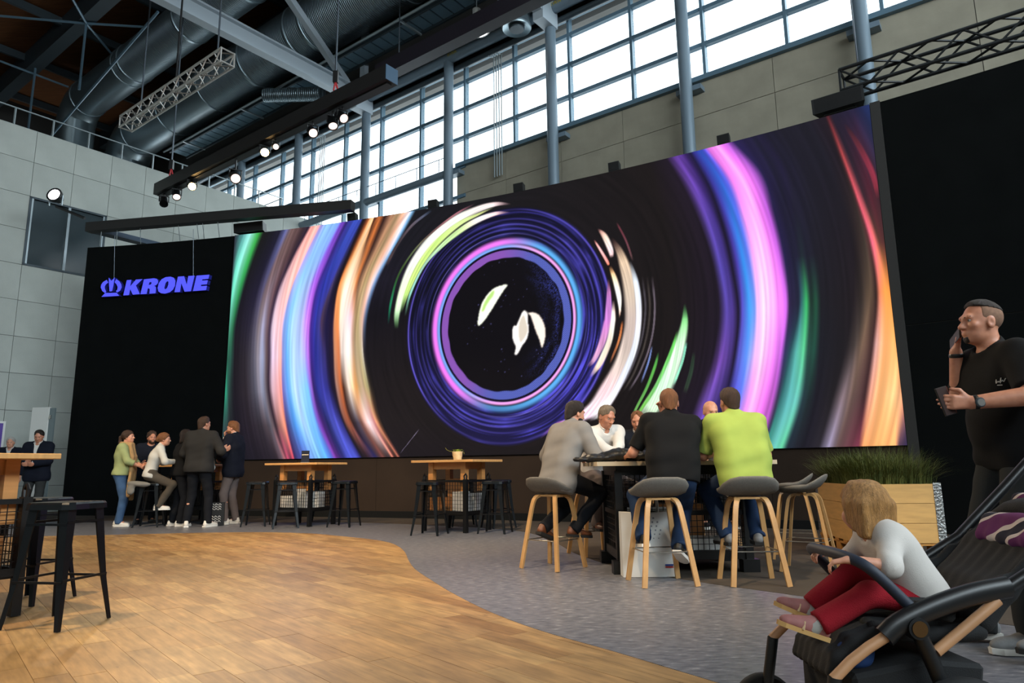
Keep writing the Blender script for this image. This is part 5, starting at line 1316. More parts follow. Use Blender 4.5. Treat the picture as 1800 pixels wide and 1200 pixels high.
        B.rc(hips[i], kk, 0.082 * k, 0.052 * k, 0.04); B.rc(kk, a, 0.052 * k, 0.036 * k, 0.02); B.rc(kk * 0.65 + a * 0.35 - np.array([0, 0.018, 0]) * k, kk * 0.5 + a * 0.5, 0.046 * k, k=0.03)
        fd = nrm(np.array(fdir[i], float)); B.rc(a - fd * 0.01, a + fd * 0.12 * k - np.array([0, 0, 0.045 * k]), 0.034 * k, 0.028 * k, 0.02)
    def H(x, y, z): return Hc + (HA[0] * x + HA[1] * y + HA[2] * z) * hs
    def hel(F, c, r, kk=0.02, sub=0, cuts=()): F.el(H(*c), np.array(r) * hs, HA, kk * hs, sub, cuts)
    def hrc(F, a, b, ra, rb=None, kk=0.01): F.rc(H(*a), H(*b), ra * hs, (ra if rb is None else rb) * hs, kk * hs)
    fat = g('fat', 1.0)
    if g('child'):
        hel(B, (0, -0.015, 0.03), (0.078, 0.096, 0.085)); hel(B, (0, 0.03, -0.028), (0.066, 0.058, 0.066), 0.03); hel(B, (0, 0.035, -0.062), (0.05, 0.045, 0.036), 0.03)
        for s in (-1, 1): hel(B, (s * 0.04, 0.06, -0.04), (0.026, 0.022, 0.024), 0.02)
        hrc(B, (0, 0.082, -0.012), (0, 0.098, -0.028), 0.008, 0.011)
    else:
        hel(B, (0, -0.012, 0.032), (0.075, 0.094, 0.084)); hel(B, (0, 0.030, -0.030), (0.060 * fat, 0.060, 0.082), 0.03); hel(B, (0, 0.036, -0.074), (0.046 * fat, 0.044, 0.034), 0.03)
        hel(B, (0, 0.070, -0.094), (0.020, 0.017, 0.016), 0.02)
        for s in (-1, 1): hel(B, (s * 0.042, 0.062, -0.022), (0.020, 0.018, 0.018), 0.02)
        hrc(B, (0, 0.086, 0.010), (0, 0.110, -0.028), 0.0085, 0.0125, 0.012)
        for s in (-1, 1): hel(B, (s * 0.012, 0.098, -0.032), (0.009, 0.010, 0.008), 0.008)
        hrc(B, (-0.034, 0.082, 0.026), (0.034, 0.082, 0.026), 0.0115, kk=0.02)
        if fat > 1.05: hel(B, (0, 0.02, -0.10), (0.062, 0.05, 0.03), 0.03)
    for s in (-1, 1):
        hel(B, (s * 0.075, -0.008, -0.010), (0.010, 0.021, 0.032), 0.010); hel(B, (s * 0.083, -0.004, -0.008), (0.006, 0.012, 0.018), 0.006, 1)
        hel(B, (s * 0.031, 0.100, 0.006), (0.017, 0.017, 0.011), 0.012, 1)
    hel(B, (0, 0.088, -0.056), (0.024, 0.010, 0.007), 0.008); hel(B, (0, 0.088, -0.067), (0.021, 0.010, 0.008), 0.008)
    V, Q = B.mesh(vox)
    raw_mesh('body', V, Q, g('skin', M['skin_a']), root)
    for s in (-1, 1):
        mb = MB(); c = H(s * 0.031, 0.0735, 0.006)
        mb.ball(c, 0.0120 * hs, 10, 8); mb.cur = 1; mb.ball(c + HA[1] * 0.0062 * hs, 0.0072 * hs, 8, 6)
        mb.build('eye', [M['eyewhite'], M['iris']], root, smooth='all')
    hr = g('hair')
    if hr:
        style, hm = hr[0], hr[1]
        if g('brows', True):
            E_ = Field()
            for s in (-1, 1): E_.rc(H(s * 0.016, 0.0925, 0.0235), H(s * 0.047, 0.080, 0.0265), 0.0042 * hs, 0.003 * hs, k=0.002)
            V, Q = E_.mesh(min(vox, 0.004) * 0.8); raw_mesh('eyebrows', V, Q, hm, root, smooth=0)
        F = Field()
        pl = lambda p, n: (H(*p), HA[0] * n[0] + HA[1] * n[1] + HA[2] * n[2])
        nf = nrm((0, 0.655, -0.755)); clip = []
        if style in ('short', 'neat', 'fade', 'curly', 'grey'):
            t = {'short': 0.006, 'neat': 0.010, 'fade': 0.006, 'curly': 0.014, 'grey': 0.0045}[style]
            hel(F, (0, -0.014, 0.034), (0.075 + t, 0.094 + t, 0.084 + t))
            if style != 'fade':
                hel(F, (0, 0.024, 0.082), (0.058, 0.056, 0.036 + t), 0.03); hrc(F, (0, -0.052, -0.02), (0, -0.050, -0.085), 0.052 + t, 0.046 + t, 0.02)
                clip = [pl((0, 0.075, 0.062), nf), pl((0, 0.080, 0), (0, 1, 0.25))]
            else:
                hel(F, (0, 0.012, 0.092), (0.052, 0.060, 0.031), 0.03)
                clip = [pl((0, 0.0, 0.076), nrm((0, 0.18, -1))), pl((0, 0.079, 0), (0, 1, 0.2))]
            if style == 'curly':
                for q_ in range(26):
                    a_, b_ = random.uniform(0, 2 * PI), random.uniform(0.1, 1.25)
                    hel(F, (0.085 * math.sin(b_) * math.cos(a_), -0.014 + 0.10 * math.sin(b_) * math.sin(a_), 0.034 + 0.095 * math.cos(b_)), (0.022, 0.022, 0.02), 0.01)
        elif style == 'bald':
            hel(F, (0, -0.014, 0.034), (0.0775, 0.0965, 0.086)); clip = [pl((0, 0, 0.035), (0, 0, 1)), pl((0, 0.012, 0), (0, 1, 0)), pl((0, 0, -0.055), (0, 0, -1))]
        elif style in ('pony', 'bob', 'long', 'tied', 'toddler'):
            t = 0.016 if style != 'toddler' else 0.015
            hel(F, (0, -0.018, 0.036), (0.076 + t, 0.094 + t, 0.084 + t))
            if style in ('bob', 'long'):
                for s in (-1, 1):
                    for yy in (-0.07, -0.03, 0.012): F.rc(H(s * 0.068, yy, 0.03), H(s * 0.075, yy - 0.02, -0.10 if style == 'bob' else -0.22), 0.026 * hs, 0.02 * hs, k=0.02)
                for xx in (-0.05, 0, 0.05): F.rc(H(xx, -0.085, 0.02), H(xx, -0.10, -0.12 if style == 'bob' else -0.28), 0.03 * hs, 0.022 * hs, k=0.02)
                hel(F, (0, 0.07, -0.03), (0.062, 0.075, 0.085), 0.012, 1)
                clip = [pl((0, 0.078, 0.066), nrm((0, 0.95, -0.3)))]
            elif style == 'toddler':
                for s in (-1, 1):
                    for yy, zz in ((-0.085, -0.115), (-0.055, -0.108), (-0.02, -0.09), (0.012, -0.062)): F.rc(H(s * 0.070, yy, 0.02), H(s * 0.073, yy - 0.008, zz), 0.022 * hs, 0.012 * hs, k=0.02)
                for xx in (-0.06, -0.03, 0, 0.03, 0.06): F.rc(H(xx, -0.085, 0.02), H(xx * 1.05, -0.098, -0.125 + abs(xx) * 0.2), 0.024 * hs, 0.011 * hs, k=0.02)
                for xx in (-0.04, 0, 0.04): F.rc(H(xx, 0.02, 0.105), H(xx * 1.2, 0.085, 0.055), 0.02 * hs, 0.012 * hs, k=0.02)
                hel(F, (0, 0.085, -0.028), (0.052, 0.062, 0.07), 0.012, 1)
            else:
                clip = [pl((0, 0.072, 0.055), nrm((0, 0.78, -0.62)))]
                if style == 'pony':
                    pts = [(0, -0.10, 0.03), (0, -0.14, 0.0), (0, -0.15, -0.09), (0.01, -0.135, -0.20), (0.01, -0.12, -0.32)]
                    for a_, b_, r_ in zip(pts, pts[1:], (0.028, 0.034, 0.034, 0.028)): F.rc(H(*a_), H(*b_), r_ * hs, r_ * 0.85 * hs, k=0.02)
                else:
                    hel(F, (0, -0.115, 0.0), (0.045, 0.04, 0.045), 0.02)
        V, Q = F.mesh(min(vox, 0.008), clip)
        raw_mesh('hair', V, Q, hm, root, wrinkle=0.0022 if style != 'fade' else 0.001, freq=60, wdir=(1.2, 1.2, 0.25), seed=1.0)
        if style == 'fade':
            F = Field(); hel(F, (0, -0.014, 0.034), (0.0770, 0.0962, 0.0860))
            V, Q = F.mesh(min(vox, 0.005), [pl((0, 0.045, 0.030), nrm((0, 0.70, -0.72))), pl((0, 0.030, 0), (0, 1, 0))])
            raw_mesh('cropped_sides', V, Q, hr[2], root)
        if g('beard'):
            F = Field(); hel(F, (0, 0.032, -0.062), (0.0625 * fat, 0.0625, 0.060)); hel(F, (0, 0.070, -0.094), (0.0225, 0.0195, 0.0185), 0.02); hel(F, (0, 0.100, -0.060), (0.026, 0.03, 0.011), 0.006, 1)
            cl = [pl((0, 0.02, -0.036), nrm((0, -0.45, 1))), pl((0, -0.01, 0), (0, -1, 0))]
            if g('beard') == 'goatee': cl = [pl((0, 0.0, -0.080), (0, 0, 1)), pl((0, 0.072, 0), (0, -1, 0)), pl((0.022, 0, 0), (1, 0, 0)), pl((-0.022, 0, 0), (-1, 0, 0))]
            V, Q = F.mesh(min(vox, 0.006), cl); raw_mesh('beard', V, Q, hm, root)
    # ---- clothes
    top = g('top')
    def sleeves(F, inf, ends, kk=0.03):
        for i in (0, 1):
            e, w = arms[i]; end = ends[i]
            if end <= 1.0:
                c = Sh[i] + (e - Sh[i]) * end; d = nrm(e - Sh[i])
                F.rc(Sh[i], e, 0.055 * k * ar + inf, 0.046 * k * ar + inf * 1.25, kk, cuts=((c, d),))
            else:
                F.rc(Sh[i], e, 0.055 * k * ar + inf, 0.046 * k * ar + inf, kk)
                c = e + (w - e) * (end - 1); d = nrm(w - e)
                F.rc(e, w, 0.046 * k * ar + inf, 0.034 * k * ar + inf, 0.02, cuts=((c, d),))
    ik = max(0.55, min(1.0, k))
    def garment(name, m, inf, hem, ends, neck, vneck=None, skirt=0.0, wr=0.004, vx=None):
        inf = inf * ik; wr = wr * ik
        F = Field(); torso(F, inf)
        sleeves(F, inf, ends)
        lo_ = P - U * hem * k
        if hem > 0.02:
            c = P - U * (hem * 0.5) * k
            F.rc(c - Rp * 0.074 * k * bw, c + Rp * 0.074 * k * bw, 0.102 * k * math.sqrt(bw) + inf + skirt, k=0.05)
            if g('seated'):
                pass
        F.rc(N + U2 * 0.0 * k, N + U2 * 0.04 * k, 0.066 * hs + inf * 0.3, 0.062 * hs + inf * 0.3, 0.03)
        F.rc(N + U2 * (neck + 0.06) * k + Fy * 0.03 * k, N + U2 * (neck + 0.20) * k + Fy * 0.06 * k, 0.075 * hs, 0.1 * hs, 0.01)
        F.p[-1] = F.p[-1][:7] + (1,)
        if vneck:
            a = N + Fy * 0.10 * k + U2 * 0.03 * k; b = mid + U2 * vneck * k + Fy * 0.16 * k
            F.rc(a, b, 0.062 * k, 0.018 * k, 0.008); F.p[-1] = F.p[-1][:7] + (1,)
        cl = [(lo_, -U)] if not g('hemcut') else [(lo_ , -nrm(np.array(g('hemcut'), float)))]
        V, Q = F.mesh(vx or max(vox, 0.009), cl)
        return raw_mesh(name, V, Q, m, root, wrinkle=wr, seed=hash_seed(label))
    if top:
        kind = top[0]
        if kind == 'tee': garment('t_shirt', top[1], 0.014, g('hem', 0.03), (g('slv', 0.72),) * 2, 0.0, wr=0.0045)
        elif kind == 'sweater': garment('sweater', top[1], 0.018, g('hem', 0.02), (g('slv', 1.95),) * 2, 0.0, wr=0.004)
        elif kind == 'shirt':
            garment('shirt', top[1], 0.014, g('hem', 0.02), (g('slv', 1.95),) * 2, 0.012, vneck=0.26, wr=0.0045)
            F = Field(); nn = nrm(Hc - N)
            ring = [N + U2 * 0.035 * k + (Rx * math.cos(t) * 0.064 + Fy * (math.sin(t) * 0.062 + 0.006)) * hs - U2 * 0.022 * k * math.sin(t) for t in np.linspace(PI * 0.5 + 0.5, PI * 2.5 - 0.5, 14)]
            for a, b in zip(ring, ring[1:]): F.rc(a - U2 * 0.012 * k, b - U2 * 0.012 * k, 0.009 * k, k=0.008); F.rc(a + U2 * 0.012 * k, b + U2 * 0.012 * k, 0.008 * k, k=0.008)
            V, Q = F.mesh(min(vox, 0.008)); raw_mesh('collar', V, Q, top[1], root)
        elif kind in ('jacket', 'vest'):
            if len(top) > 2 and top[2] is not None:
                garment('shirt', top[2], 0.010, 0.0, (1.99, 1.99), 0.012, vneck=0.27, wr=0.002)
                F = Field()
                ring = [N + U2 * 0.038 * k + (Rx * math.cos(t) * 0.064 + Fy * (math.sin(t) * 0.062 + 0.006)) * hs - U2 * 0.022 * k * math.sin(t) for t in np.linspace(PI * 0.5 + 0.4, PI * 2.5 - 0.4, 14)]
                for a, b in zip(ring, ring[1:]): F.rc(a - U2 * 0.012 * k, b - U2 * 0.012 * k, 0.009 * k, k=0.008); F.rc(a + U2 * 0.014 * k, b + U2 * 0.014 * k, 0.008 * k, k=0.008)
                V, Q = F.mesh(min(vox, 0.008)); raw_mesh('collar', V, Q, top[2], root)
            ends = (1.93, 1.93) if kind == 'jacket' else (0.16, 0.16)
            garment('jacket' if kind == 'jacket' else 'vest', top[1], 0.028, g('hem', 0.16), ends, -0.005, vneck=0.06 if len(top) > 2 and top[2] is not None else None, skirt=0.012, wr=0.004)
    bt_ = g('bottom')
    if bt_:
        F = Field(); inf = g('trfit', 0.014)
        wc = ((P + U * 0.10 * k, U),)
        F.rc(P - Rp * (0.078 if g('bust') else 0.066) * k * bw, P + Rp * (0.078 if g('bust') else 0.066) * k * bw, 0.102 * k * math.sqrt(bw) + 0.009, k=0.05, cuts=wc)
        F.rc(P + U * 0.06 * k - Rp * 0.07 * k * bw, P + U * 0.06 * k + Rp * 0.07 * k * bw, 0.100 * k * max(1, belly * 0.97) + 0.008, k=0.05, cuts=wc)
        for i in (0, 1):
            kk, a = legs[i]; d = nrm(a - kk); end = a - d * g('trend', 0.0) * k
            F.rc(hips[i], kk, 0.085 * k + inf, 0.056 * k + inf, 0.03)
            F.rc(kk, a + d * 0.05 * k, 0.056 * k + inf, g('trleg', 0.046) * k + inf, 0.02, cuts=((end + d * 0.03 * k, d),))
        V, Q = F.mesh(min(max(vox, 0.009), 0.012 if not g('child') else 0.007))
        raw_mesh('trousers', V, Q, bt_, root, wrinkle=0.004, seed=2.2)
    sh = g('shoes')
    if sh:
        for i in (0, 1):
            a = legs[i][1]; fd = nrm(np.array(fdir[i], float)); sd_ = nrm(np.cross(fd, (0, 0, 1))); up = np.cross(sd_, fd)
            b0 = a - up * 0.085 * k
            F = Field(); s = k * g('shoek', 1.0)
            F.rc(b0 - fd * 0.045 * s + up * 0.045 * s, b0 + fd * 0.06 * s + up * 0.05 * s, 0.036 * s, 0.034 * s, 0.02)
            F.rc(b0 - fd * 0.03 * s + up * 0.085 * s, b0 + fd * 0.01 * s + up * 0.085 * s, 0.036 * s, 0.036 * s, 0.02)
            F.el(b0 + fd * 0.11 * s + up * 0.036 * s, np.array([0.044, 0.088, 0.040 if g('child') else 0.034]) * s, [sd_, fd, up], 0.03)
            V, Q = F.mesh(min(vox, 0.008), [(b0 + up * 0.018 * s, -up), (b0 + up * 0.105 * s, up)])
            so_ = raw_mesh('shoe', V, Q, sh[0], root)
            pts = [(-0.034, -0.075), (0.034, -0.075), (0.040, 0.0), (0.047, 0.09), (0.038, 0.165), (0.012, 0.20), (-0.012, 0.20), (-0.038, 0.165), (-0.047, 0.09), (-0.040, 0.0)]
            MB().prism(pts, lambda x, y: b0 + sd_ * x * s + fd * y * s + up * 0.001, lambda x, y: b0 + sd_ * x * s * 1.02 + fd * y * s * 1.01 + up * 0.026 * s).build('sole', sh[1], so_)
    root['_dummy'] = 0; del root['_dummy']
    return dict(root=root, Hc=Hc, HA=HA, hs=hs, N=N, P=P, U=U, U2=U2, Rx=Rx, Fy=Fy, arms=arms, Sh=Sh, legs=legs, k=k, mid=mid, H=H)
def hash_seed(s): return (sum(ord(c) * (i + 3) for i, c in enumerate(s)) % 97) * 0.13
def world_of(res, p):
    """Local point of a figure to world."""
    r = res['root']; a = r.rotation_euler.z; p = np.asarray(p, float)
    return np.array([math.cos(a) * p[0] - math.sin(a) * p[1], math.sin(a) * p[0] + math.cos(a) * p[1], p[2]]) + np.array(r.location)
def world_dir(res, p):
    a = res['root'].rotation_euler.z
    return np.array([math.cos(a) * p[0] - math.sin(a) * p[1], math.sin(a) * p[0] + math.cos(a) * p[1], p[2]])

# ================================================================== furniture
M['oak'] = mat('oiled_beech', (186, 128, 72), 0.45, var=0.14, vscale=5, stretch=(1, 1, 6))
M['oak_top'] = mat('beech_table_top', (200, 150, 92), 0.4, var=0.12, vscale=4, stretch=(1.0, 7, 1))
M['ply'] = mat('moulded_oak_plywood', (186, 142, 90), 0.42, var=0.12, vscale=8, stretch=(2, 2, 1))
M['tolix'] = mat('glossy_black_sheet_steel', (14, 18, 22), 0.28, 0.35, spec=0.6)
M['crate'] = mat('black_lacquered_steel', (13, 13, 14), 0.4, 0.2)
M['felt'] = mat('grey_felt_upholstery', (112, 108, 102), 0.95, var=0.16, vscale=120, bump=0.3, bscale=400, spec=0.15)
M['chrome'] = mat('stainless_rod', (190, 188, 180), 0.2, 0.95)
M['paper'] = mat('white_paper_bag', (205, 204, 200), 0.75, var=0.05, vscale=3)
M['card'] = mat('brown_cardboard', (150, 98, 52), 0.85, var=0.1, vscale=4)

def make_metal_stool():
    t = thing('metal_stool', 'x', 'stool', (0, 0, 0), 0)
    H_, a = 0.755, 0.155
    pts = crom([(-a, -a, 0), (0, -a * 1.04, 0), (a, -a, 0), (a * 1.04, 0, 0), (a, a, 0), (0, a * 1.04, 0), (-a, a, 0), (-a * 1.04, 0, 0)], 3, True)
    pts = [(p[0], p[1]) for p in pts]
    mb = MB()
    for z0_, z1_, s0, s1 in ((H_ - 0.045, H_ - 0.012, 1.03, 1.01), (H_ - 0.012, H_, 1.01, 0.96)):
        mb.prism(pts, lambda x, y: (x * s0, y * s0, z0_), lambda x, y: (x * s1, y * s1, z1_))
    mb.build('seat', M['tolix'], t)
    for sx in (-1, 1):
        for sy in (-1, 1):
            mb = MB()
            P0 = [(0.145, H_ - 0.04, 0.066), (0.168, 0.42, 0.050), (0.182, 0.26, 0.040), (0.215, 0.0, 0.026)]
            vs = []
            for (d, z, w) in P0:   # folded corner channel: two flanges meeting at the outer edge
                vs += [(sx * d, sy * d, z), (sx * (d - w), sy * d, z), (sx * (d - w), sy * (d - 0.008), z), (sx * (d - 0.008), sy * (d - 0.008), z), (sx * (d - 0.008), sy * (d - w), z), (sx * d, sy * (d - w), z)]
            fs = [(0, 1, 2, 3, 4, 5)[::-1], tuple(18 + i for i in range(6))]
            for i in range(3):
                for k_ in range(6): fs.append((6 * i + k_, 6 * i + (k_ + 1) % 6, 6 * i + 6 + (k_ + 1) % 6, 6 * i + 6 + k_))
            mb.add(vs, fs); mb.build('leg', M['tolix'], t)
    for z, d in ((0.275, 0.178), (0.62, 0.148)):
        for i, (x0, y0, x1, y1) in enumerate(((-d, -d, d, -d), (d, -d, d, d), (d, d, -d, d), (-d, d, -d, -d))):
            zz = z + (0.012 if i % 2 else 0)
            MB().bar((x0, y0, zz), (x1, y1, zz), 0.014, 0.014).build('footrest' if z < 0.4 else 'cross_bar', M['tolix'], t)
    return t
_ms = make_metal_stool(); _ms_used = [False]
def metal_stool(x, y, rot, label, group='black sheet-metal bar stools'):
    if not _ms_used[0]:
        _ms_used[0] = True; _ms.location = (x, y, 0.0045); _ms.rotation_euler = (0, 0, rot); _ms['label'] = label; _ms['group'] = group; return _ms
    return copy_tree(_ms, (x, y, 0.0045), rot, label, group)

def make_shell_stool():
    t = thing('shell_stool', 'x', 'stool', (0, 0, 0), 0)
    # upholstered shell: back towards -y, low front edge towards +y
    na, nb = 22, 18; top = []; 
    def surf(a, b):
        r = math.sqrt(a * a + b * b); 
        x = 0.242 * a * (1 - 0.10 * max(b, 0)); y = 0.205 * b
        back = max(0.0, -b); z = 0.735 + 0.115 * back ** 2.0 + 0.030 * a * a * (0.5 + 0.5 * back) - 0.022 * max(0, b - 0.4)
        return np.array([x, y, z])
    def disc(i, j):
        r = i / nb; th_ = 2 * PI * j / na; ca, sa = math.cos(th_), math.sin(th_)
        e = 3.0; q = (abs(ca) ** e + abs(sa) ** e) ** (-1 / e)
        return surf(r * ca * q, r * sa * q)
    vs = []; fs = []
    rings = [(i, 0.0) for i in range(1, nb + 1)]
    for i, _ in rings:
        for j in range(na): vs.append(disc(i, j))
    nt = len(vs)
    prof = [(1.012, -0.012), (1.0, -0.026), (0.93, -0.040), (0.70, -0.052), (0.35, -0.050)]
    for s, dz in prof:
        for j in range(na):
            p = disc(nb, j) if s > 0.99 else surf(*[q * s for q in (math.cos(2 * PI * j / na) * (abs(math.cos(2 * PI * j / na)) ** 3 + abs(math.sin(2 * PI * j / na)) ** 3) ** (-1 / 3), math.sin(2 * PI * j / na) * (abs(math.cos(2 * PI * j / na)) ** 3 + abs(math.sin(2 * PI * j / na)) ** 3) ** (-1 / 3))])
            vs.append(np.array([p[0] * (s if s > 1 else 1), p[1] * (s if s > 1 else 1), p[2] + dz]))
    R_ = nb + len(prof)
    for i in range(R_ - 1):
        for j in range(na):
            j2 = (j + 1) % na; fs.append((i * na + j, i * na + j2, (i + 1) * na + j2, (i + 1) * na + j))
    fs.append(tuple(range(na))); fs.append(tuple((R_ - 1) * na + j for j in range(na))[::-1])
    MB().add(vs, fs).build('seat_shell', M['felt'], t, smooth='all')
    # two bent plywood frames, each a front and a back leg joined over a rounded shoulder
    for sx in (-1, 1):
        def leg_path(sy):
            return crom([(sx * 0.095, sy * 0.02, 0.668), (sx * 0.105, sy * 0.075, 0.668), (sx * 0.125, sy * 0.112, 0.640), (sx * 0.145, sy * 0.135, 0.55), (sx * 0.185, sy * 0.180, 0.25), (sx * 0.218, sy * 0.215, 0.0)], 4)
        for sy in (-1, 1):
            pth = leg_path(sy); mb = MB(); vs = []
            for i, p in enumerate(pth):
                d = nrm(pth[min(i + 1, len(pth) - 1)] - pth[max(i - 1, 0)]); s_ = np.array([1.0, 0, 0]); s_ = nrm(s_ - d * (s_ @ d)); u_ = np.cross(s_, d)
                w_, h_ = 0.020 if i > 6 else 0.022, 0.0115
                for a_, b_ in ((-1, -1), (1, -1), (1, 1), (-1, 1)): vs.append(p + s_ * a_ * w_ + u_ * b_ * h_)
            fs = [(0, 1, 2, 3)[::-1], tuple(4 * (len(pth) - 1) + q for q in range(4))]
            for i in range(len(pth) - 1):
                for q in range(4): fs.append((4 * i + q, 4 * i + (q + 1) % 4, 4 * i + 4 + (q + 1) % 4, 4 * i + 4 + q))
            mb.add(vs, fs).build('leg', M['ply'], t)
    for y in (-0.06, 0.06): MB().bar((-0.10, y, 0.672), (0.10, y, 0.672), 0.035, 0.016).build('cross_bar', M['ply'], t)
    d = 0.182
    MB().tube([(-d, -d, 0.262), (d, -d, 0.262), (d, d, 0.262), (-d, d, 0.262)], 0.0055, 6, closed=True).build('footrest', M['chrome'], t, smooth=True)
    return t
_ss = make_shell_stool(); _ss_used = [False]
def shell_stool(x, y, rot, label, group='grey felt shell stools with oak legs'):
    if not _ss_used[0]:
        _ss_used[0] = True; _ss.location = (x, y, 0.0045); _ss.rotation_euler = (0, 0, rot); _ss['label'] = label; _ss['group'] = group; return _ss
    return copy_tree(_ss, (x, y, 0.0045), rot, label, group)

def wire_panel(mb, a, b, z0, z1, sp=0.05, r=0.0028):
    a, b = np.array(a, float), np.array(b, float); L = np.linalg.norm(b - a); n = max(2, int(L / sp))
    for i in range(1, n):
        p = a + (b - a) * i / n; mb.bar((p[0], p[1], z0), (p[0], p[1], z1), 2 * r, 2 * r)
    for i in range(1, max(2, int((z1 - z0) / sp))):
        z = z0 + (z1 - z0) * i / int((z1 - z0) / sp); mb.bar((a[0], a[1], z), (b[0], b[1], z), 2 * r, 2 * r)
def make_bar_table(w=1.2, d=0.8, cw=0.8, cd=0.6):
    t = thing('bar_table', 'x', 'table', (0, 0, 0), 0)
    MB().lo((-w / 2, -d / 2, 1.035), (w / 2, d / 2, 1.072)).build('table_top', M['oak_top'], t, bevel=0.004)
    for sx in (-1, 1):
        for sy in (-1, 1):
            x, y = sx * (cw / 2 - 0.085), sy * (cd / 2 - 0.085)
            MB().lo((x - 0.045, y - 0.045, 0.60), (x + 0.045, y + 0.045, 1.035)).build('leg', M['oak'], t)
            p = MB(); x, y = sx * cw / 2, sy * cd / 2
            p.lo((x - 0.03, y - 0.03, 0), (x + 0.03, y + 0.03, 0.78)); p.build('crate_post', M['crate'], t)
            MB().tube([(x - 0.02 * sx, y, 0.77), (x - 0.03 * sx, y, 0.83), (x, y, 0.862), (x + 0.02 * sx, y, 0.83), (x + 0.015 * sx, y, 0.77)], 0.014, 6).build('corner_loop', M['crate'], t)
    for y in (-1, 1): MB().lo((-cw / 2 + 0.1, y * (cd / 2 - 0.085) - 0.02, 0.93), (cw / 2 - 0.1, y * (cd / 2 - 0.085) + 0.02, 1.035)).build('apron', M['oak'], t)
    for x in (-1, 1): MB().lo((x * (cw / 2 - 0.085) - 0.02, -cd / 2 + 0.1, 0.93), (x * (cw / 2 - 0.085) + 0.02, cd / 2 - 0.1, 1.035)).build('apron', M['oak'], t)
    for z, hh in ((0.735, 0.035), (0.26, 0.05)):
        mb = MB()
        for y in (-1, 1): mb.lo((-cw / 2, y * cd / 2 - 0.018, z), (cw / 2, y * cd / 2 + 0.018, z + hh))
        for x in (-1, 1): mb.lo((x * cw / 2 - 0.018, -cd / 2, z), (x * cw / 2 + 0.018, cd / 2, z + hh))
        mb.build('crate_rim', M['crate'], t)
    MB().lo((-cw / 2, -cd / 2, 0.245), (cw / 2, cd / 2, 0.262)).build('crate_floor', M['crate'], t)
    for a, b in (((-cw / 2, -cd / 2), (cw / 2, -cd / 2)), ((cw / 2, -cd / 2), (cw / 2, cd / 2)), ((cw / 2, cd / 2), (-cw / 2, cd / 2)), ((-cw / 2, cd / 2), (-cw / 2, -cd / 2))):
        mb = MB(); wire_panel(mb, a, b, 0.30, 0.74); mb.build('wire_mesh', M['crate'], t)
    return t
_bt = make_bar_table(); _bt_used = [False]
def bar_table(x, y, rot, label):
    if not _bt_used[0]:
        _bt_used[0] = True; _bt.location = (x, y, 0.0045); _bt.rotation_euler = (0, 0, rot); _bt['label'] = label; _bt['group'] = 'beech bar tables on black mesh crates'; return _bt
    return copy_tree(_bt, (x, y, 0.0045), rot, label, 'beech bar tables on black mesh crates')
def paper_box(name, label, cat, x, y, z, w, d, h, rot, m, flap=False):
    t = thing(name, label, cat, (x, y, z), rot)
    mb = MB(); th_ = 0.004
    for (a0, a1) in (((-w / 2, -d / 2), (w / 2, -d / 2)), ((w / 2, -d / 2), (w / 2, d / 2)), ((w / 2, d / 2), (-w / 2, d / 2)), ((-w / 2, d / 2), (-w / 2, -d / 2))):
        mb.bar((*a0, h / 2), (*a1, h / 2), th_, h)
    mb.lo((-w / 2, -d / 2, 0), (w / 2, d / 2, 0.004)); mb.build('body', m, t)
    if flap:
        MB().bar((-w / 2, -d / 2, h), (-w / 2 - 0.02, -d / 2 - 0.09, h + 0.03), 0.004, 0.004).add([(-w / 2, -d / 2, h), (w / 2, -d / 2, h), (w / 2, -d / 2 - 0.08, h + 0.05), (-w / 2, -d / 2 - 0.08, h + 0.05)], [(0, 1, 2, 3)]).build('flap', m, t)
    return t
def at_table(tc, rot, x, y):
    return tc[0] + math.cos(rot) * x - math.sin(rot) * y, tc[1] + math.sin(rot) * x + math.cos(rot) * y

# table with the menu stand
R1 = math.radians(-26.6); D1 = (math.cos(R1), math.sin(R1)); E1 = (-D1[1], D1[0])
T1 = (-3.48 - 0.4 * D1[0] + 0.3 * E1[0], 12.20 - 0.4 * D1[1] + 0.3 * E1[1])
bar_table(*T1, R1, 'beech bar table with a dark menu stand on it')
R2 = math.radians(-33); D2 = (math.cos(R2), math.sin(R2)); E2 = (-D2[1], D2[0])
T2 = (-0.72 - 0.4 * D2[0] + 0.3 * E2[0], 10.67 - 0.4 * D2[1] + 0.3 * E2[1])
bar_table(*T2, R2, 'beech bar table with a small potted plant on it')
R3 = math.radians(-30); D3 = (math.cos(R3), math.sin(R3)); E3 = (-D3[1], D3[0])
T3 = (-3.37 - 0.4 * D3[0] - 0.3 * E3[0], 4.93 - 0.4 * D3[1] - 0.3 * E3[1])
bar_table(*T3, R3, 'beech bar table beside the two stools on the wooden floor')
T4, R4 = (-6.02, 13.50), math.radians(-12)
bar_table(*T4, R4, 'beech bar table surrounded by the standing visitors')
g_ = 'black sheet-metal bar stools'
metal_stool(-2.91, 4.66, math.radians(-11), 'black sheet-metal stool standing free on the wooden floor')
metal_stool(-3.64, 5.48, math.radians(-8), 'black sheet-metal stool tucked behind the crate of the wooden-floor table')
metal_stool(-4.50, 12.50, math.radians(8), 'black sheet-metal stool nearest the man in the navy blazer')
metal_stool(-3.83, 12.02, math.radians(20), 'black sheet-metal stool in front of the white bags under the menu table')
metal_stool(-2.88, 12.16, math.radians(-14), 'black sheet-metal stool at the plain wall side of the menu table')
metal_stool(-3.55, 13.30, math.radians(12), 'black sheet-metal stool behind the menu table')
metal_stool(-1.23, 10.48, math.radians(-16), 'black sheet-metal stool in front of the cardboard box of the plant table')
metal_stool(-0.28, 10.64, math.radians(-16), 'black sheet-metal stool at the shell-stool side of the plant table')
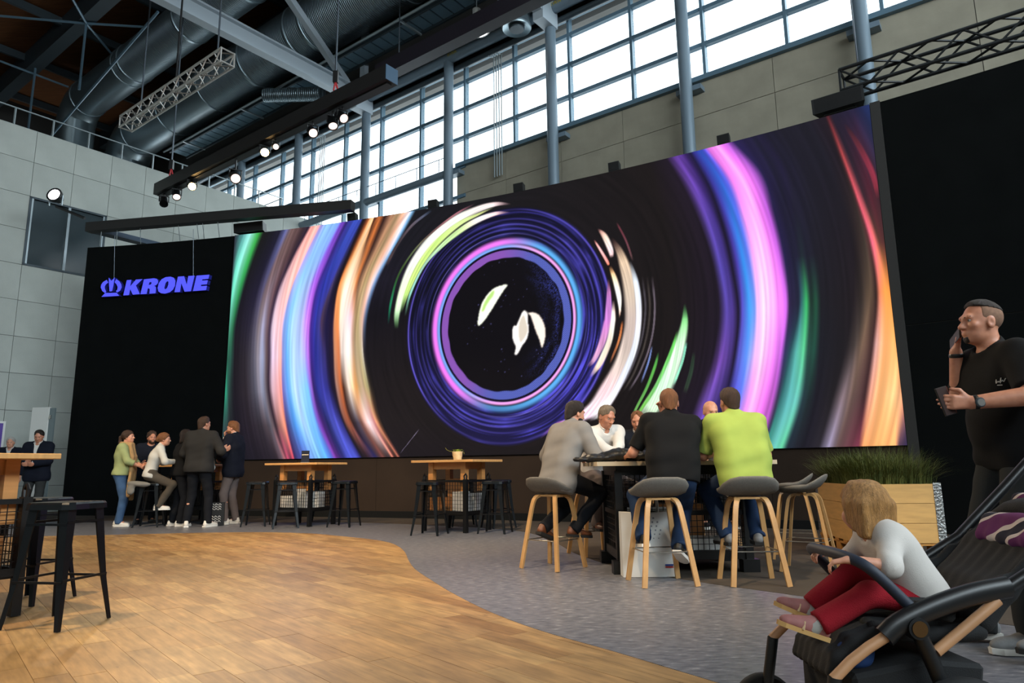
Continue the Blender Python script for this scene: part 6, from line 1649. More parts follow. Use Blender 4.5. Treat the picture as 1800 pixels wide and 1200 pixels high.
metal_stool(-0.85, 12.0, math.radians(10), 'black sheet-metal stool behind the plant table')
metal_stool(-0.25, 11.55, math.radians(30), 'black sheet-metal stool behind the outer corner of the plant table')
metal_stool(-6.42, 12.62, math.radians(10), 'black sheet-metal stool the woman in the white blouse sits on')
metal_stool(-6.10, 14.15, math.radians(0), 'black sheet-metal stool behind the table of the standing visitors')

# things in and on the bar tables
zc = 0.0045 + 0.263
for (x, y, w, d, h, r, m, nm, lb) in (
        (-0.18, -0.16, 0.30, 0.16, 0.24, 4, M['paper'], 'paper_bag', 'white paper bag at the near side of the menu table crate'),
        (0.10, -0.14, 0.26, 0.16, 0.36, -8, M['paper'], 'paper_bag', 'taller white paper bag in the menu table crate'),
        (0.20, 0.08, 0.20, 0.2, 0.31, 15, M['paper'], 'paper_bag', 'white paper bag behind the corner post of the menu table'),
        (-0.12, 0.08, 0.24, 0.2, 0.40, 0, M['card'], 'cardboard_box', 'upright brown cardboard box in the menu table crate')):
    X, Y = at_table(T1, R1, x, y); paper_box(nm, lb, 'bag' if 'bag' in nm else 'box', X, Y, zc, w, d, h, R1 + math.radians(r), m)
for (x, y, w, d, h, r, m, nm, lb) in (
        (-0.12, -0.17, 0.40, 0.2, 0.24, 0, M['card'], 'cardboard_box', 'wide brown cardboard box in the plant table crate'),
        (0.20, -0.15, 0.20, 0.16, 0.33, -4, M['paper'], 'paper_bag', 'upright white paper bag in the plant table crate'),
        (0.20, 0.12, 0.26, 0.2, 0.30, 10, M['paper'], 'paper_bag', 'white paper bag behind the corner post of the plant table'),
        (-0.1, 0.13, 0.22, 0.22, 0.52, 20, M['card'], 'cardboard_box', 'tall brown cardboard box sticking out of the plant table crate')):
    X, Y = at_table(T2, R2, x, y); paper_box(nm, lb, 'bag' if 'bag' in nm else 'box', X, Y, zc, w, d, h, R2 + math.radians(r), m)
for (x, y, w, d, h, r, m, nm, lb) in (
        (0.20, 0.05, 0.28, 0.34, 0.26, 0, M['card'], 'cardboard_box', 'brown cardboard box in the crate on the wooden floor'),
        (-0.14, 0.05, 0.28, 0.34, 0.33, 0, M['card'], 'cardboard_box', 'open brown carton standing taller in the crate on the wooden floor')):
    X, Y = at_table(T3, R3, x, y); paper_box(nm, lb, 'box', X, Y, zc, w, d, h, R3 + math.radians(r), m)
X, Y = at_table(T1, R1, 0.02, -0.05)
t = thing('menu_stand', 'small dark upright menu stand with a pale stripe', 'menu stand', (X, Y, 1.0765), R1 + 0.4)
MB().lo((-0.075, -0.035, 0), (0.075, 0.035, 0.012)).build('foot', M['alu'], t)
MB().lo((-0.07, -0.008, 0.012), (0.07, 0.008, 0.215)).build('card', mat('dark_menu_card', (24, 28, 44), 0.4), t)
MB().lo((-0.06, -0.0095, 0.135), (0.06, -0.008, 0.150)).build('printed_stripe', mat('pale_print', (205, 190, 160), 0.6), t)
X, Y = at_table(T2, R2, 0.06, -0.06)
t = thing('potted_plant', 'small green plant in a crumpled beige paper pot', 'plant', (X, Y, 1.0765))
MB().lathe([(0.0, 0.0), (0.062, 0.0), (0.072, 0.05), (0.083, 0.125), (0.076, 0.13), (0.07, 0.115), (0.0, 0.112)], 14).build('pot', mat('beige_paper_pot', (214, 186, 140), 0.85, var=0.15, vscale=18, bump=0.5, bscale=20), t)
mb = MB()
for k in range(90):
    a, r_ = random.uniform(0, 2 * PI), random.uniform(0, 0.085); x, y = r_ * math.cos(a), r_ * math.sin(a); z = 0.125 + random.uniform(0, 0.03)
    s_ = random.uniform(0.008, 0.016); dx_, dy_ = s_ * math.cos(a), s_ * math.sin(a)
    mb.add([(x, y, z), (x + dx_ - dy_ * .5, y + dy_ + dx_ * .5, z + 0.012), (x + 2 * dx_, y + 2 * dy_, z + 0.004), (x + dx_ + dy_ * .5, y + dy_ - dx_ * .5, z + 0.010)], [(0, 1, 2, 3)])
o = mb.build('leaves', mat('fresh_green_leaf', (130, 150, 40), 0.6, var=0.25, vscale=30), t); o['kind'] = 'stuff'
mb = MB(); mb.tube([(-0.06, 0, 0.13), (-0.12, -0.02, 0.135), (-0.17, -0.03, 0.16), (-0.185, -0.03, 0.19)], 0.0035, 5); mb.tube([(0.06, 0, 0.13), (0.10, -0.01, 0.12), (0.105, -0.02, 0.09)], 0.0035, 5)
mb.build('tendril', mat('olive_tendril', (110, 110, 40), 0.7), t)

# ---- big table on a black pallet cage with people around it
bt0 = thing('cage_table', 'long pale-edged table on a black wire pallet cage', 'table', (1.525, 6.9, 0.0045), 0.02)
MB().lo((-0.79, -0.56, 0.945), (0.83, 0.50, 0.983)).build('table_top', [mat('pale_grey_oak_top', (188, 172, 144), 0.5, var=0.08, vscale=4, stretch=(1, 6, 1))], bt0)
for sx in (-1, 1):
    for sy in (-1, 1):
        x, y = sx * 0.58, sy * 0.38
        MB().lo((x - 0.035, y - 0.035, 0), (x + 0.035, y + 0.035, 0.90)).build('cage_post', M['crate'], bt0)
        MB().lo((x - 0.075 * (1 if sx > 0 else 1), y - 0.06, 0), (x + 0.075, y + 0.06, 0.11)).build('foot', M['crate'], bt0)
for z, hh in ((0.86, 0.045), (0.50, 0.04), (0.11, 0.08)):
    mb = MB()
    for y in (-0.38, 0.38): mb.lo((-0.58, y - 0.02, z), (0.58, y + 0.02, z + hh))
    for x in (-0.58, 0.58): mb.lo((x - 0.02, -0.38, z), (x + 0.02, 0.38, z + hh))
    mb.build('cage_rail', M['crate'], bt0)
MB().lo((-0.58, -0.38, 0.11), (0.58, 0.38, 0.135)).build('cage_floor', M['crate'], bt0)
MB().lo((-0.6, -0.4, 0.905), (0.6, 0.4, 0.945)).build('under_frame', M['crate'], bt0)
for a, b in (((-0.58, -0.38), (0.58, -0.38)), ((0.58, -0.38), (0.58, 0.38)), ((0.58, 0.38), (-0.58, 0.38)), ((-0.58, 0.38), (-0.58, -0.38))):
    mb = MB(); wire_panel(mb, a, b, 0.19, 0.86, 0.05, 0.0030); mb.build('wire_mesh', M['crate'], bt0)
MB().add([(-0.5, -0.30, 0.80), (-0.2, -0.34, 0.80), (-0.15, -0.34, 0.55), (-0.5, -0.30, 0.55), (-0.5, -0.25, 0.80), (-0.2, -0.28, 0.80), (-0.15, -0.28, 0.55), (-0.5, -0.25, 0.55)], [(0, 1, 2, 3), (7, 6, 5, 4), (0, 4, 5, 1), (1, 5, 6, 2), (2, 6, 7, 3), (3, 7, 4, 0)])
c_ = tag(MB().lo((-0.2, -0.12, 0), (0.2, 0.12, 0.40)).build('paper_bag', M['paper'], loc=(1.28, 6.72, 0.16)), 'white paper bag inside the pallet cage behind the large bag', 'bag')
c_ = tag(MB().lo((-0.28, -0.15, 0), (0.28, 0.15, 0.13)).build('cardboard_box', M['paper'], loc=(1.75, 6.72, 0.16)), 'flat white box lying low in the pallet cage', 'box')
c_ = tag(MB().lo((-0.2, -0.15, 0), (0.2, 0.15, 0.42)).build('cardboard_box', M['card'], loc=(1.62, 7.05, 0.16)), 'brown carton deep in the pallet cage', 'box')
# large white paper bag leaning at the front
pb = thing('paper_bag', 'large white paper carrier bag with dot pattern leaning on the pallet cage', 'bag', (1.17, 6.35, 0.0045), 0.02)
MB().prism([(-0.235, 0.0), (0.235, 0.0), (0.225, 0.55), (0.0, 0.53), (-0.235, 0.545)], lambda x, z: (x, -0.075 + z * 0.06, z), lambda x, z: (x, 0.075 - z * 0.03, z)).build('bag_body', M['paper'], pb)
for s in (-1, 1): MB().tube(crom([(-0.10, s * 0.04, 0.54), (-0.09, s * 0.03, 0.66), (0.0, s * 0.02, 0.71), (0.09, s * 0.03, 0.66), (0.10, s * 0.04, 0.54)], 4), 0.006, 5).build('handle', M['paper'], pb)
mb = MB()
for i in range(7):
    for j in range(6):
        if (i + j) % 2 and i * 0.5 + j < 8: 
            x, z = -0.06 + i * 0.022 + j * 0.012, 0.49 - j * 0.034; r_ = 0.008 - 0.0007 * j
            mb.box((x, -0.0765 + z * 0.06, z), (2 * r_, 0.002, 2 * r_))
mb.build('dot_print', mat('grey_print', (120, 122, 128), 0.7), pb)
MB().lo((0.13, -0.080 + 0.035 * 0.06, 0.075), (0.20, -0.075, 0.085)).build('red_bar_print', M['red'], pb)
MB().lo((0.13, -0.080 + 0.035 * 0.06, 0.090), (0.20, -0.074, 0.104)).build('blue_bar_print', mat('blue_print', (40, 60, 130), 0.7), pb)
# stools of the big table
shell_stool(0.37, 6.93, math.radians(-42), 'grey shell stool under the man in the grey blazer')
shell_stool(1.20, 5.95, math.radians(8), 'grey shell stool under the man in the black T-shirt')
shell_stool(1.935, 5.92, math.radians(-2), 'grey shell stool under the man in the lime green T-shirt')
shell_stool(2.67, 6.57, math.radians(60), 'empty grey shell stool in front of its empty twin')
shell_stool(2.90, 7.42, math.radians(66), 'empty grey shell stool between its empty twin and the grass planter')
shell_stool(0.88, 7.92, math.radians(-160), 'grey shell stool under the man in the white shirt')
# glasses and jacket on the table
M['glassy'] = glass_mat('drinking_glass', (0.95, 0.96, 0.97), 0.2)
t = thing('wine_glass', 'small stemmed glass of amber drink on the long table', 'glass', (1.59, 6.48, 0.9875))
MB().lathe([(0.0, 0.0), (0.03, 0.0), (0.03, 0.004), (0.005, 0.008), (0.005, 0.06), (0.025, 0.08), (0.033, 0.11), (0.028, 0.15), (0.026, 0.15), (0.03, 0.11), (0.0, 0.075)], 14).build('glass_body', M['glassy'], t, smooth=True)
MB().lathe([(0.0, 0.078), (0.022, 0.082), (0.029, 0.11), (0.0, 0.115)], 12).build('drink', mat('amber_drink', (200, 130, 50), 0.1), t, smooth=True)
t = thing('water_glass', 'straight clear tumbler on the long table', 'glass', (1.67, 6.50, 0.9875))
MB().lathe([(0.0, 0.0), (0.034, 0.0), (0.036, 0.145), (0.033, 0.145), (0.031, 0.008), (0.0, 0.008)], 16).build('glass_body', M['glassy'], t, smooth=True)
t = thing('water_glass', 'half-hidden tumbler beside the green T-shirt man\'s arm', 'glass', (1.82, 6.55, 0.9875))
MB().lathe([(0.0, 0.0), (0.030, 0.0), (0.032, 0.12), (0.029, 0.12), (0.027, 0.008), (0.0, 0.008)], 16).build('glass_body', M['glassy'], t, smooth=True)
F = Field()
for (x, y, z, rx_, ry_, rz_) in ((-0.20, 0.0, 0.035, 0.13, 0.12, 0.040), (0.0, 0.03, 0.06, 0.17, 0.13, 0.065), (0.15, -0.02, 0.05, 0.15, 0.12, 0.055), (0.30, 0.0, 0.03, 0.12, 0.10, 0.034), (-0.34, -0.02, 0.022, 0.12, 0.07, 0.03)):
    F.el((x, y, z), (rx_, ry_, rz_), k=0.05)
V, Q = F.mesh(0.010, [((0, 0, 0.0), (0, 0, -1))])
o = raw_mesh('folded_jacket', V, Q, mat('black_padded_nylon', (20, 21, 24), 0.45, spec=0.4), None, wrinkle=0.008, freq=30, wdir=(1.4, 0.6, 0.6)); o.location = (1.02, 6.66, 0.990); tag(o, 'black padded jacket heaped on the end of the long table', 'jacket')

# ---- planter of three pallet collars on a pallet, with grass
M['pine'] = mat('fresh_pine_board', (204, 160, 96), 0.6, var=0.10, vscale=3, stretch=(1.5, 1.5, 9))
M['pine_pallet'] = mat('orange_pine_pallet', (196, 138, 66), 0.65, var=0.12, vscale=4)
M['hinge'] = mat('pressed_zinc_hinge', (150, 152, 152), 0.35, 0.85, bump=1.0, bscale=45)
pa = math.atan2(-0.08, 0.84)
pl_ = thing('grass_planter', 'pine planter of three stacked pallet collars with tall green grass', 'planter', (3.84 + 0.13, 7.28 + 0.60, 0.0045), pa - 0.03)
PW_, PD_ = 0.42, 0.60
for zz in (0, 1, 2):
    z0_, z1_ = 0.146 + zz * 0.195 + 0.002, 0.146 + (zz + 1) * 0.195 - 0.002
    for y in (-1, 1): MB().lo((-PW_, y * PD_ - 0.011, z0_), (PW_, y * PD_ + 0.011, z1_)).build('board', M['pine'], pl_)
    for x in (-1, 1): MB().lo((x * PW_ - 0.011, -PD_, z0_), (x * PW_ + 0.011, PD_, z1_)).build('board', M['pine'], pl_)
    for x in (-1, 1):
        for y in (-1, 1):
            mb = MB(); xo, yo = x * (PW_ + 0.013), y * (PD_ + 0.013)
            mb.lo((min(xo, xo - x * 0.075), yo - 0.003, z0_ + 0.008), (max(xo, xo - x * 0.075), yo + 0.003, z1_ + 0.012))
            mb.lo((xo - 0.003, min(yo, yo - y * 0.075), z0_ + 0.008), (xo + 0.003, max(yo, yo - y * 0.075), z1_ + 0.012))
            for q_ in range(5):
                z = z0_ + 0.025 + q_ * 0.034
                mb.lo((min(xo - x * 0.012, xo - x * 0.062), yo - 0.007 * (1 if y > 0 else 1), z), (max(xo - x * 0.012, xo - x * 0.062), yo + 0.007, z + 0.012))
                mb.lo((xo - 0.007, min(yo - y * 0.012, yo - y * 0.062), z), (xo + 0.007, max(yo - y * 0.012, yo - y * 0.062), z + 0.012))
            mb.build('corner_hinge', M['hinge'], pl_)
for x in (-0.36, 0.0, 0.36):
    for y in (-0.52, 0.0, 0.52): MB().lo((x - 0.06, y - 0.07, 0), (x + 0.06, y + 0.07, 0.10)).build('pallet_block', M['pine_pallet'], pl_)
for k in range(5):
    y = -0.54 + k * 0.27; MB().lo((-0.43, y - 0.06, 0.122), (0.43, y + 0.06, 0.146)).build('pallet_board', M['pine_pallet'], pl_)
for x in (-0.36, 0, 0.36): MB().lo((x - 0.06, -0.61, 0.100), (x + 0.06, 0.61, 0.122)).build('pallet_runner', M['pine_pallet'], pl_)
MB().lo((-PW_ + 0.012, -PD_ + 0.012, 0.60), (PW_ - 0.012, PD_ - 0.012, 0.69)).build('soil', mat('dark_soil', (36, 28, 20), 0.95), pl_)
mb = MB()
for k in range(4200):
    x, y = random.uniform(-0.40, 0.40), random.uniform(-0.58, 0.58)
    tuft = math.sin(x * 14 + y * 3) * 0.03
    L_ = random.uniform(0.26, 0.52) + tuft; a = math.atan2(y * 0.6 + random.gauss(0, 0.25), x * 1.3 + random.gauss(0, 0.25)); bend = random.uniform(0.05, 0.34) * (0.5 + 1.1 * max(abs(x) / 0.4, abs(y) / 0.6))
    w_ = random.uniform(0.002, 0.0038); dx_, dy_ = math.cos(a), math.sin(a); nx, ny = -dy_ * w_, dx_ * w_
    pts = []
    for s in (0, 0.35, 0.7, 1.0):
        r_ = bend * s ** 2.2; z = 0.68 + L_ * (s - 0.32 * bend / 0.34 * s ** 3)
        pts.append((x + dx_ * r_, y + dy_ * r_, z))
    vs = []
    for i, p in enumerate(pts[:-1]): q_ = 1 - i * 0.25; vs += [(p[0] - nx * q_, p[1] - ny * q_, p[2]), (p[0] + nx * q_, p[1] + ny * q_, p[2])]
    vs.append(pts[-1]); mb.add(vs, [(0, 1, 3, 2), (2, 3, 5, 4), (4, 5, 6)])
o = mb.build('grass', mat('ornamental_grass', (58, 74, 26), 0.7, var=0.45, vscale=9, col2=(96, 100, 40)), pl_); o['kind'] = 'stuff'

# ---- tall white panel and wall screen at the far left
wp = thing('partition_panel', 'tall white partition panel with metal hinges beside the black backdrop', 'panel', (-10.62, 15.75, -0.005), math.radians(-8))
MB().lo((-0.24, -0.03, 0.0), (0.20, 0.03, 2.42)).build('white_leaf', M['white'], wp, bevel=0.008)
MB().lo((0.205, -0.02, 0.02), (0.33, 0.02, 2.40)).build('glass_strip', mat('grey_acrylic_strip', (110, 122, 124), 0.2), wp)
for z in (0.35, 1.35, 2.15): MB().cyl((0.24, -0.035, z), (0.24, -0.035, z + 0.09), 0.022, n=10).build('hinge', M['chrome'], wp)
ws = thing('wall_screen', 'flat violet display in a white frame on the concrete wall', 'display', W(0.03, 8.95, 1.45), HALL_ROT)
MB().lo((0, -0.75, 0), (0.04, 0.42, 0.75)).build('white_frame', M['white'], ws)
MB().lo((0.04, -0.70, 0.05), (0.045, 0.37, 0.70)).build('screen_face', mat('violet_picture', (52, 36, 92), 0.3, emit=0.5, ecol=(70, 50, 130)), ws)

# ================================================================== the visitors
M['h_dark'] = hair_mat('dark_brown_hair', (34, 24, 18)); M['h_brown'] = hair_mat('brown_hair', (62, 42, 28)); M['h_grey'] = hair_mat('grey_brown_hair', (120, 104, 86))
M['h_red'] = hair_mat('reddish_blond_hair', (118, 74, 42)); M['h_white'] = hair_mat('white_grey_hair', (170, 166, 160)); M['h_blond'] = hair_mat('dark_blond_hair', (160, 116, 66)); M['h_light'] = hair_mat('cropped_grey_blond_hair', (126, 92, 66))
M['stubble'] = mat('cropped_side_hair', (120, 88, 68), 0.8, var=0.2, vscale=60)
M['c_blazer'] = cloth('grey_wool_blazer', (128, 124, 120)); M['c_white'] = cloth('white_cotton', (206, 202, 196), bump=0.08); M['c_vest'] = cloth('navy_vest', (20, 24, 34)); M['c_black'] = cloth('black_cotton', (18, 18, 19))
M['c_lime'] = cloth('lime_green_cotton', (158, 176, 84)); M['c_jean'] = cloth('dark_blue_denim', (28, 46, 74), var=0.2); M['c_jean_l'] = cloth('mid_blue_denim', (62, 88, 122), var=0.2)
M['c_navy'] = cloth('navy_blazer_wool', (16, 20, 32)); M['c_sage'] = cloth('sage_green_knit', (150, 158, 108), bump=0.3, bscale=160); M['c_char'] = cloth('charcoal_jacket', (40, 39, 38)); M['c_grey'] = cloth('grey_chino', (98, 88, 86)); M['c_dgrey'] = cloth('dark_grey_cotton', (44, 46, 46))
M['c_blackp'] = cloth('black_trousers', (17, 19, 24)); M['c_taupe'] = cloth('taupe_trousers', (78, 70, 60)); M['c_off'] = cloth('off_white_blouse', (196, 192, 182)); M['c_scarf'] = cloth('beige_scarf', (172, 136, 92), bump=0.3, bscale=120)
M['s_white'] = mat('white_sneaker', (212, 206, 196), 0.6); M['s_sole'] = mat('white_rubber', (220, 216, 208), 0.6); M['s_brown'] = mat('brown_leather_boot', (104, 58, 30), 0.5); M['s_black'] = mat('black_shoe', (20, 20, 20), 0.5); M['s_dsole'] = mat('dark_rubber', (30, 28, 26), 0.8); M['s_grey'] = mat('grey_knit_sneaker', (120, 120, 120), 0.7, var=0.1, vscale=40)
SEAT = dict(pz=0.865, seated=True, feet=((-0.13, 0.17, 0.275), (0.13, 0.17, 0.275)), knee=((-0.25, 1, 0.25), (0.25, 1, 0.25)))
G_T = 'visitors around the long table'; G_S = 'visitors standing round the far bar table'; G_B = 'men at the far left wall'
def S_(**k): d = dict(SEAT); d.update(k); return d

person('man in a grey blazer sitting with his back turned, dark hair and beard', (0.37, 6.93, 0.0045), (0.78, 0.63), S_(h=1.80, vox=0.0085, pz=0.845, bw=0.98, belly=1.0, sw=0.180, lean=15, slouch=12, poff=(0.03, 0.06, 0), head=(-8, -12, 0), hands=((-0.20, 0.46, 1.035), (0.14, 0.44, 1.04)), elbow=((-0.8, -0.2, -0.8), (0.8, -0.2, -0.8)), palm=((0.5, 0, -1), (-0.5, 0, -1)),
    hair=('neat', M['h_dark']), beard='full', top=('jacket', M['c_blazer'], M['c_white']), hem=0.15, bottom=M['c_blackp'], shoes=(M['s_brown'], M['s_dsole']), feet=((-0.10, -0.02, 0.28), (0.12, 0.18, 0.275)), footdir=((-0.2, 1, -0.35), (0.2, 1, -0.1)), skin=M['skin_a'], group=G_T))
person('grey-haired man in a white shirt leaning over the table end', (0.93, 7.86, 0.0045), (0.42, -0.90), S_(h=1.80, vox=0.0085, bw=1.1, sw=0.182, lean=20, slouch=10, side=4, head=(8, -26, 0), hands=((0.16, 0.60, 1.035), (-0.02, 0.58, 1.035)), elbow=((-1, 0.1, -0.3), (1, 0.2, -0.3)), palm=((0.2, 0, -1), (-0.2, 0, -1)), handdir=((0.6, 0.8, -0.1), (-0.5, 0.8, -0.1)),
    hair=('short', M['h_grey']), top=('shirt', M['c_white']), bottom=M['c_grey'], shoes=(M['s_brown'], M['s_dsole']), skin=M['skin_b'], group=G_T))
person('short-haired man in a navy vest over a white shirt, watching', (1.42, 8.08, 0.0045), (0.02, -1), S_(h=1.74, vox=0.0085, pz=0.80, bw=1.05, lean=10, slouch=6, head=(-22, -12, 4), hands=((-0.16, 0.44, 1.035), (0.18, 0.44, 1.035)), palm=((0.3, 0, -1), (-0.3, 0, -1)), elbow=((-1, -0.3, -0.3), (1, -0.3, -0.3)),
    hair=('short', M['h_red']), top=('vest', M['c_vest'], M['c_white']), hem=0.05, bottom=M['c_blackp'], shoes=(M['s_black'], M['s_dsole']), skin=M['skin_b'], group=G_T))
person('broad man in a black T-shirt and jeans sitting with his back turned', (1.20, 5.97, 0.0045), (0.03, 1), S_(h=1.84, vox=0.0085, bw=1.14, belly=1.14, sw=0.184, armr=1.04, lean=13, slouch=15, side=4, pz=0.850, poff=(0.14, 0, 0), head=(-6, -10, 0), fat=1.12, hands=((-0.16, 0.46, 1.04), (0.15, 0.30, 1.38)), elbow=((-0.55, -0.1, -1), (0.5, 0.35, -1)), handdir=(None, (-0.25, -0.1, 1)), palm=((0.3, 0, -1), (-0.6, -0.8, 0)), curl=(0.4, 0.9),
    hair=('grey', M['h_red']), top=('tee', M['c_black']), hem=0.05, slv=0.85, bottom=M['c_jean'], trfit=0.02, shoes=(M['s_black'], M['s_sole']), skin=M['skin_b'], feet=((-0.12, 0.08, 0.275), (0.17, 0.03, 0.20)), footdir=((-0.1, 1, -0.1), (0.5, 1, -0.5)), group=G_T))
person('bald man in a dark jacket facing the green T-shirt', (2.20, 7.92, 0.0045), (-0.05, -1), S_(h=1.80, vox=0.0085, bw=1.15, belly=1.1, lean=9, slouch=6, head=(10, -14, 0), fat=1.05, hands=((-0.14, 0.42, 1.035), (0.22, 0.40, 1.035)), palm=((0.3, 0, -1), (-0.3, 0, -1)), elbow=((-1, -0.2, -0.3), (1, -0.2, -0.3)),
    hair=('bald', M['h_grey']), top=('jacket', M['c_navy'], M['c_white']), hem=0.12, bottom=M['c_blackp'], shoes=(M['s_black'], M['s_sole']), skin=M['skin_a'], group=G_T))
person('broad man in a lime green T-shirt sitting with his back turned', (1.935, 5.94, 0.0045), (-0.03, 1), S_(h=1.84, vox=0.0085, bw=1.20, belly=1.16, sw=0.190, armr=1.04, lean=12, slouch=16, pz=0.845, head=(5, -6, 0), fat=1.05, hands=((-0.12, 0.47, 1.04), (0.16, 0.47, 1.04)), elbow=((-0.5, -0.1, -1), (0.5, -0.1, -1)), palm=((0.3, 0, -1), (-0.3, 0, -1)),
    hair=('short', M['h_brown']), top=('tee', M['c_lime']), hem=0.10, slv=0.9, bottom=M['c_jean'], trfit=0.018, shoes=(M['s_grey'], M['s_dsole']), skin=M['skin_b'], group=G_T))
# their hidden seats
shell_stool(1.42, 8.08, math.radians(178), 'grey shell stool under the man in the navy vest')
shell_stool(2.20, 7.92, math.radians(183), 'grey shell stool under the bald man')

# ---- group round the far bar table
r_ = person('woman in a sage green sweater with a ponytail and a long beige scarf', (-7.06, 12.78, 0.0045), (1, 0.12), dict(h=1.72, vox=0.012, bw=1.12, belly=1.06, bust=True, sw=0.165, lean=2, slouch=3, head=(-4, 4, 0), hands=((0.02, 0.33, 1.06), (0.10, 0.36, 1.04)), elbow=((-1, -0.8, -0.4), (1, -0.8, -0.4)), curl=(0.7, 0.7),
    hair=('pony', M['h_brown']), top=('sweater', M['c_sage']), hem=0.03, slv=1.45, bottom=M['c_jean_l'], shoes=(M['s_white'], M['s_sole']), skin=M['skin_a'], feet=((-0.10, -0.04, 0), (0.10, 0.06, 0)), group=G_S))
F = Field(); k_ = r_['k']
N_, Fy_, Rx_, U2_ = r_['N'], r_['Fy'], r_['Rx'], r_['U2']
ring = [N_ + U2_ * 0.02 + (Rx_ * math.cos(t) * 0.085 + Fy_ * (math.sin(t) * 0.085 + 0.01)) for t in np.linspace(0, 2 * PI, 14)]
for a, b in zip(ring, ring[1:]): F.rc(a, b, 0.034, k=0.02)
for s, ln_ in ((-1, 0.95), (1, 0.90)):
    p = N_ + Fy_ * 0.10 + Rx_ * s * 0.05
    pts = [p, p + np.array([0, 0.05, -0.20]), np.array([s * 0.06, 0.19, N_[2] - 0.45]), np.array([s * 0.065, 0.17, N_[2] - ln_])]
    for a, b in zip(pts, pts[1:]): F.rc(a, b, 0.032, 0.036, k=0.02); F.rc(a + Rx_ * 0.04, b + Rx_ * 0.04, 0.028, 0.032, k=0.02)
V, Q = F.mesh(0.012); raw_mesh('scarf', V, Q, M['c_scarf'], r_['root'], wrinkle=0.006, freq=40, wdir=(1.6, 1.6, 0.3))
person('curly-haired man in dark clothes looking out between the two women', (-6.98, 13.55, 0.0045), (0.55, -0.84), dict(h=1.74, vox=0.012, lean=3, head=(10, -4, 0), hair=('curly', M['h_brown']), beard='full', top=('jacket', M['c_vest'], None), hem=0.10, bottom=M['c_blackp'], shoes=(M['s_black'], M['s_dsole']), hands=((-0.15, 0.30, 1.10), (0.15, 0.30, 1.10)), skin=M['skin_b'], group=G_S))
r_ = person('woman in a white blouse with tied hair perching on a stool', (-6.44, 12.56, 0.0045), (0.88, 0.48), dict(h=1.70, vox=0.012, pz=0.90, sw=0.160, bust=True, lean=10, slouch=12, head=(-14, 0, 0), hands=((-0.12, 0.36, 1.12), (0.12, 0.38, 1.12)), elbow=((-1, -0.5, -0.4), (1, -0.5, -0.4)), hair=('tied', M['h_red']), top=('shirt', M['c_off']), hem=0.06, bottom=M['c_taupe'], shoes=(M['s_white'], M['s_sole']), skin=M['skin_a'], seated=True,
    feet=((-0.12, 0.17, 0.285), (0.12, 0.17, 0.285)), knee=((-0.25, 1, 0.25), (0.25, 1, 0.25)), group=G_S))
o = Field()
for q_ in ((-0.10, -0.10, 0.76, 0.14, 0.10, 0.035), (0.05, -0.14, 0.74, 0.14, 0.06, 0.045), (-0.14, -0.16, 0.66, 0.07, 0.04, 0.10)): o.el(q_[:3], q_[3:], k=0.05)
V, Q = o.mesh(0.012); o = raw_mesh('folded_coat', V, Q, cloth('pale_grey_coat', (120, 116, 108)), None, wrinkle=0.006, freq=30); o.location = (-6.50, 12.50, 0.0); tag(o, 'pale grey coat hanging over the seat of the white-bloused woman', 'coat')
gb = thing('gift_bag', 'black paper bag with white zigzag stripes beside the navy blazer man', 'bag', (-5.28, 12.72, 0.0045), 0.3)
MB().prism([(-0.13, 0), (0.13, 0), (0.125, 0.40), (-0.125, 0.40)], lambda x, z: (x, -0.06, z), lambda x, z: (x, 0.06, z)).build('bag_body', M['black'], gb)
mb = MB()
for z_ in (0.06, 0.10, 0.14, 0.27, 0.31, 0.35):
    for x_ in (-0.07, -0.01, 0.05): mb.bar((x_ - 0.025, -0.0615, z_), (x_, -0.0615, z_ + 0.03), 0.003, 0.009); mb.bar((x_, -0.0615, z_ + 0.03), (x_ + 0.025, -0.0615, z_ + 0.005), 0.003, 0.009)
mb.build('stripe_print', M['c_white'], gb)
person('dark-haired woman in black standing beside the white blouse', (-5.97, 12.66, 0.0045), (0.70, 0.71), dict(h=1.72, vox=0.012, sw=0.160, bust=True, lean=4, head=(-20, 0, 0), hands=((-0.14, 0.32, 1.10), (0.14, 0.34, 1.10)), hair=('bob', M['h_dark']), top=('sweater', M['c_black']), hem=0.06, bottom=M['c_blackp'], shoes=(M['s_white'], M['s_sole']), skin=M['skin_a'], feet=((-0.14, -0.02, 0), (0.12, 0.02, 0)), group=G_S))
person('tall man in a charcoal jacket standing with his back turned', (-5.48, 12.34, 0.0045), (0.12, 1), dict(h=1.93, vox=0.012, bw=1.22, sw=0.195, lean=2, slouch=2, head=(-20, 2, 0), hands=((-0.20, 0.24, 1.10), (0.27, 0.26, 1.30)), elbow=((-0.8, -0.4, -0.9), (0.7, -0.3, -0.9)), handdir=(None, (0.5, 0.5, 0.3)),
    hair=('short', M['h_brown']), top=('jacket', M['c_char'], None), hem=0.10, bottom=M['c_blackp'], shoes=(M['s_white'], M['s_sole']), skin=M['skin_a'], feet=((-0.17, 0, 0), (0.19, 0.06, 0)), footdir=((-0.7, 1, 0), (0.3, 1, 0)), group=G_S))
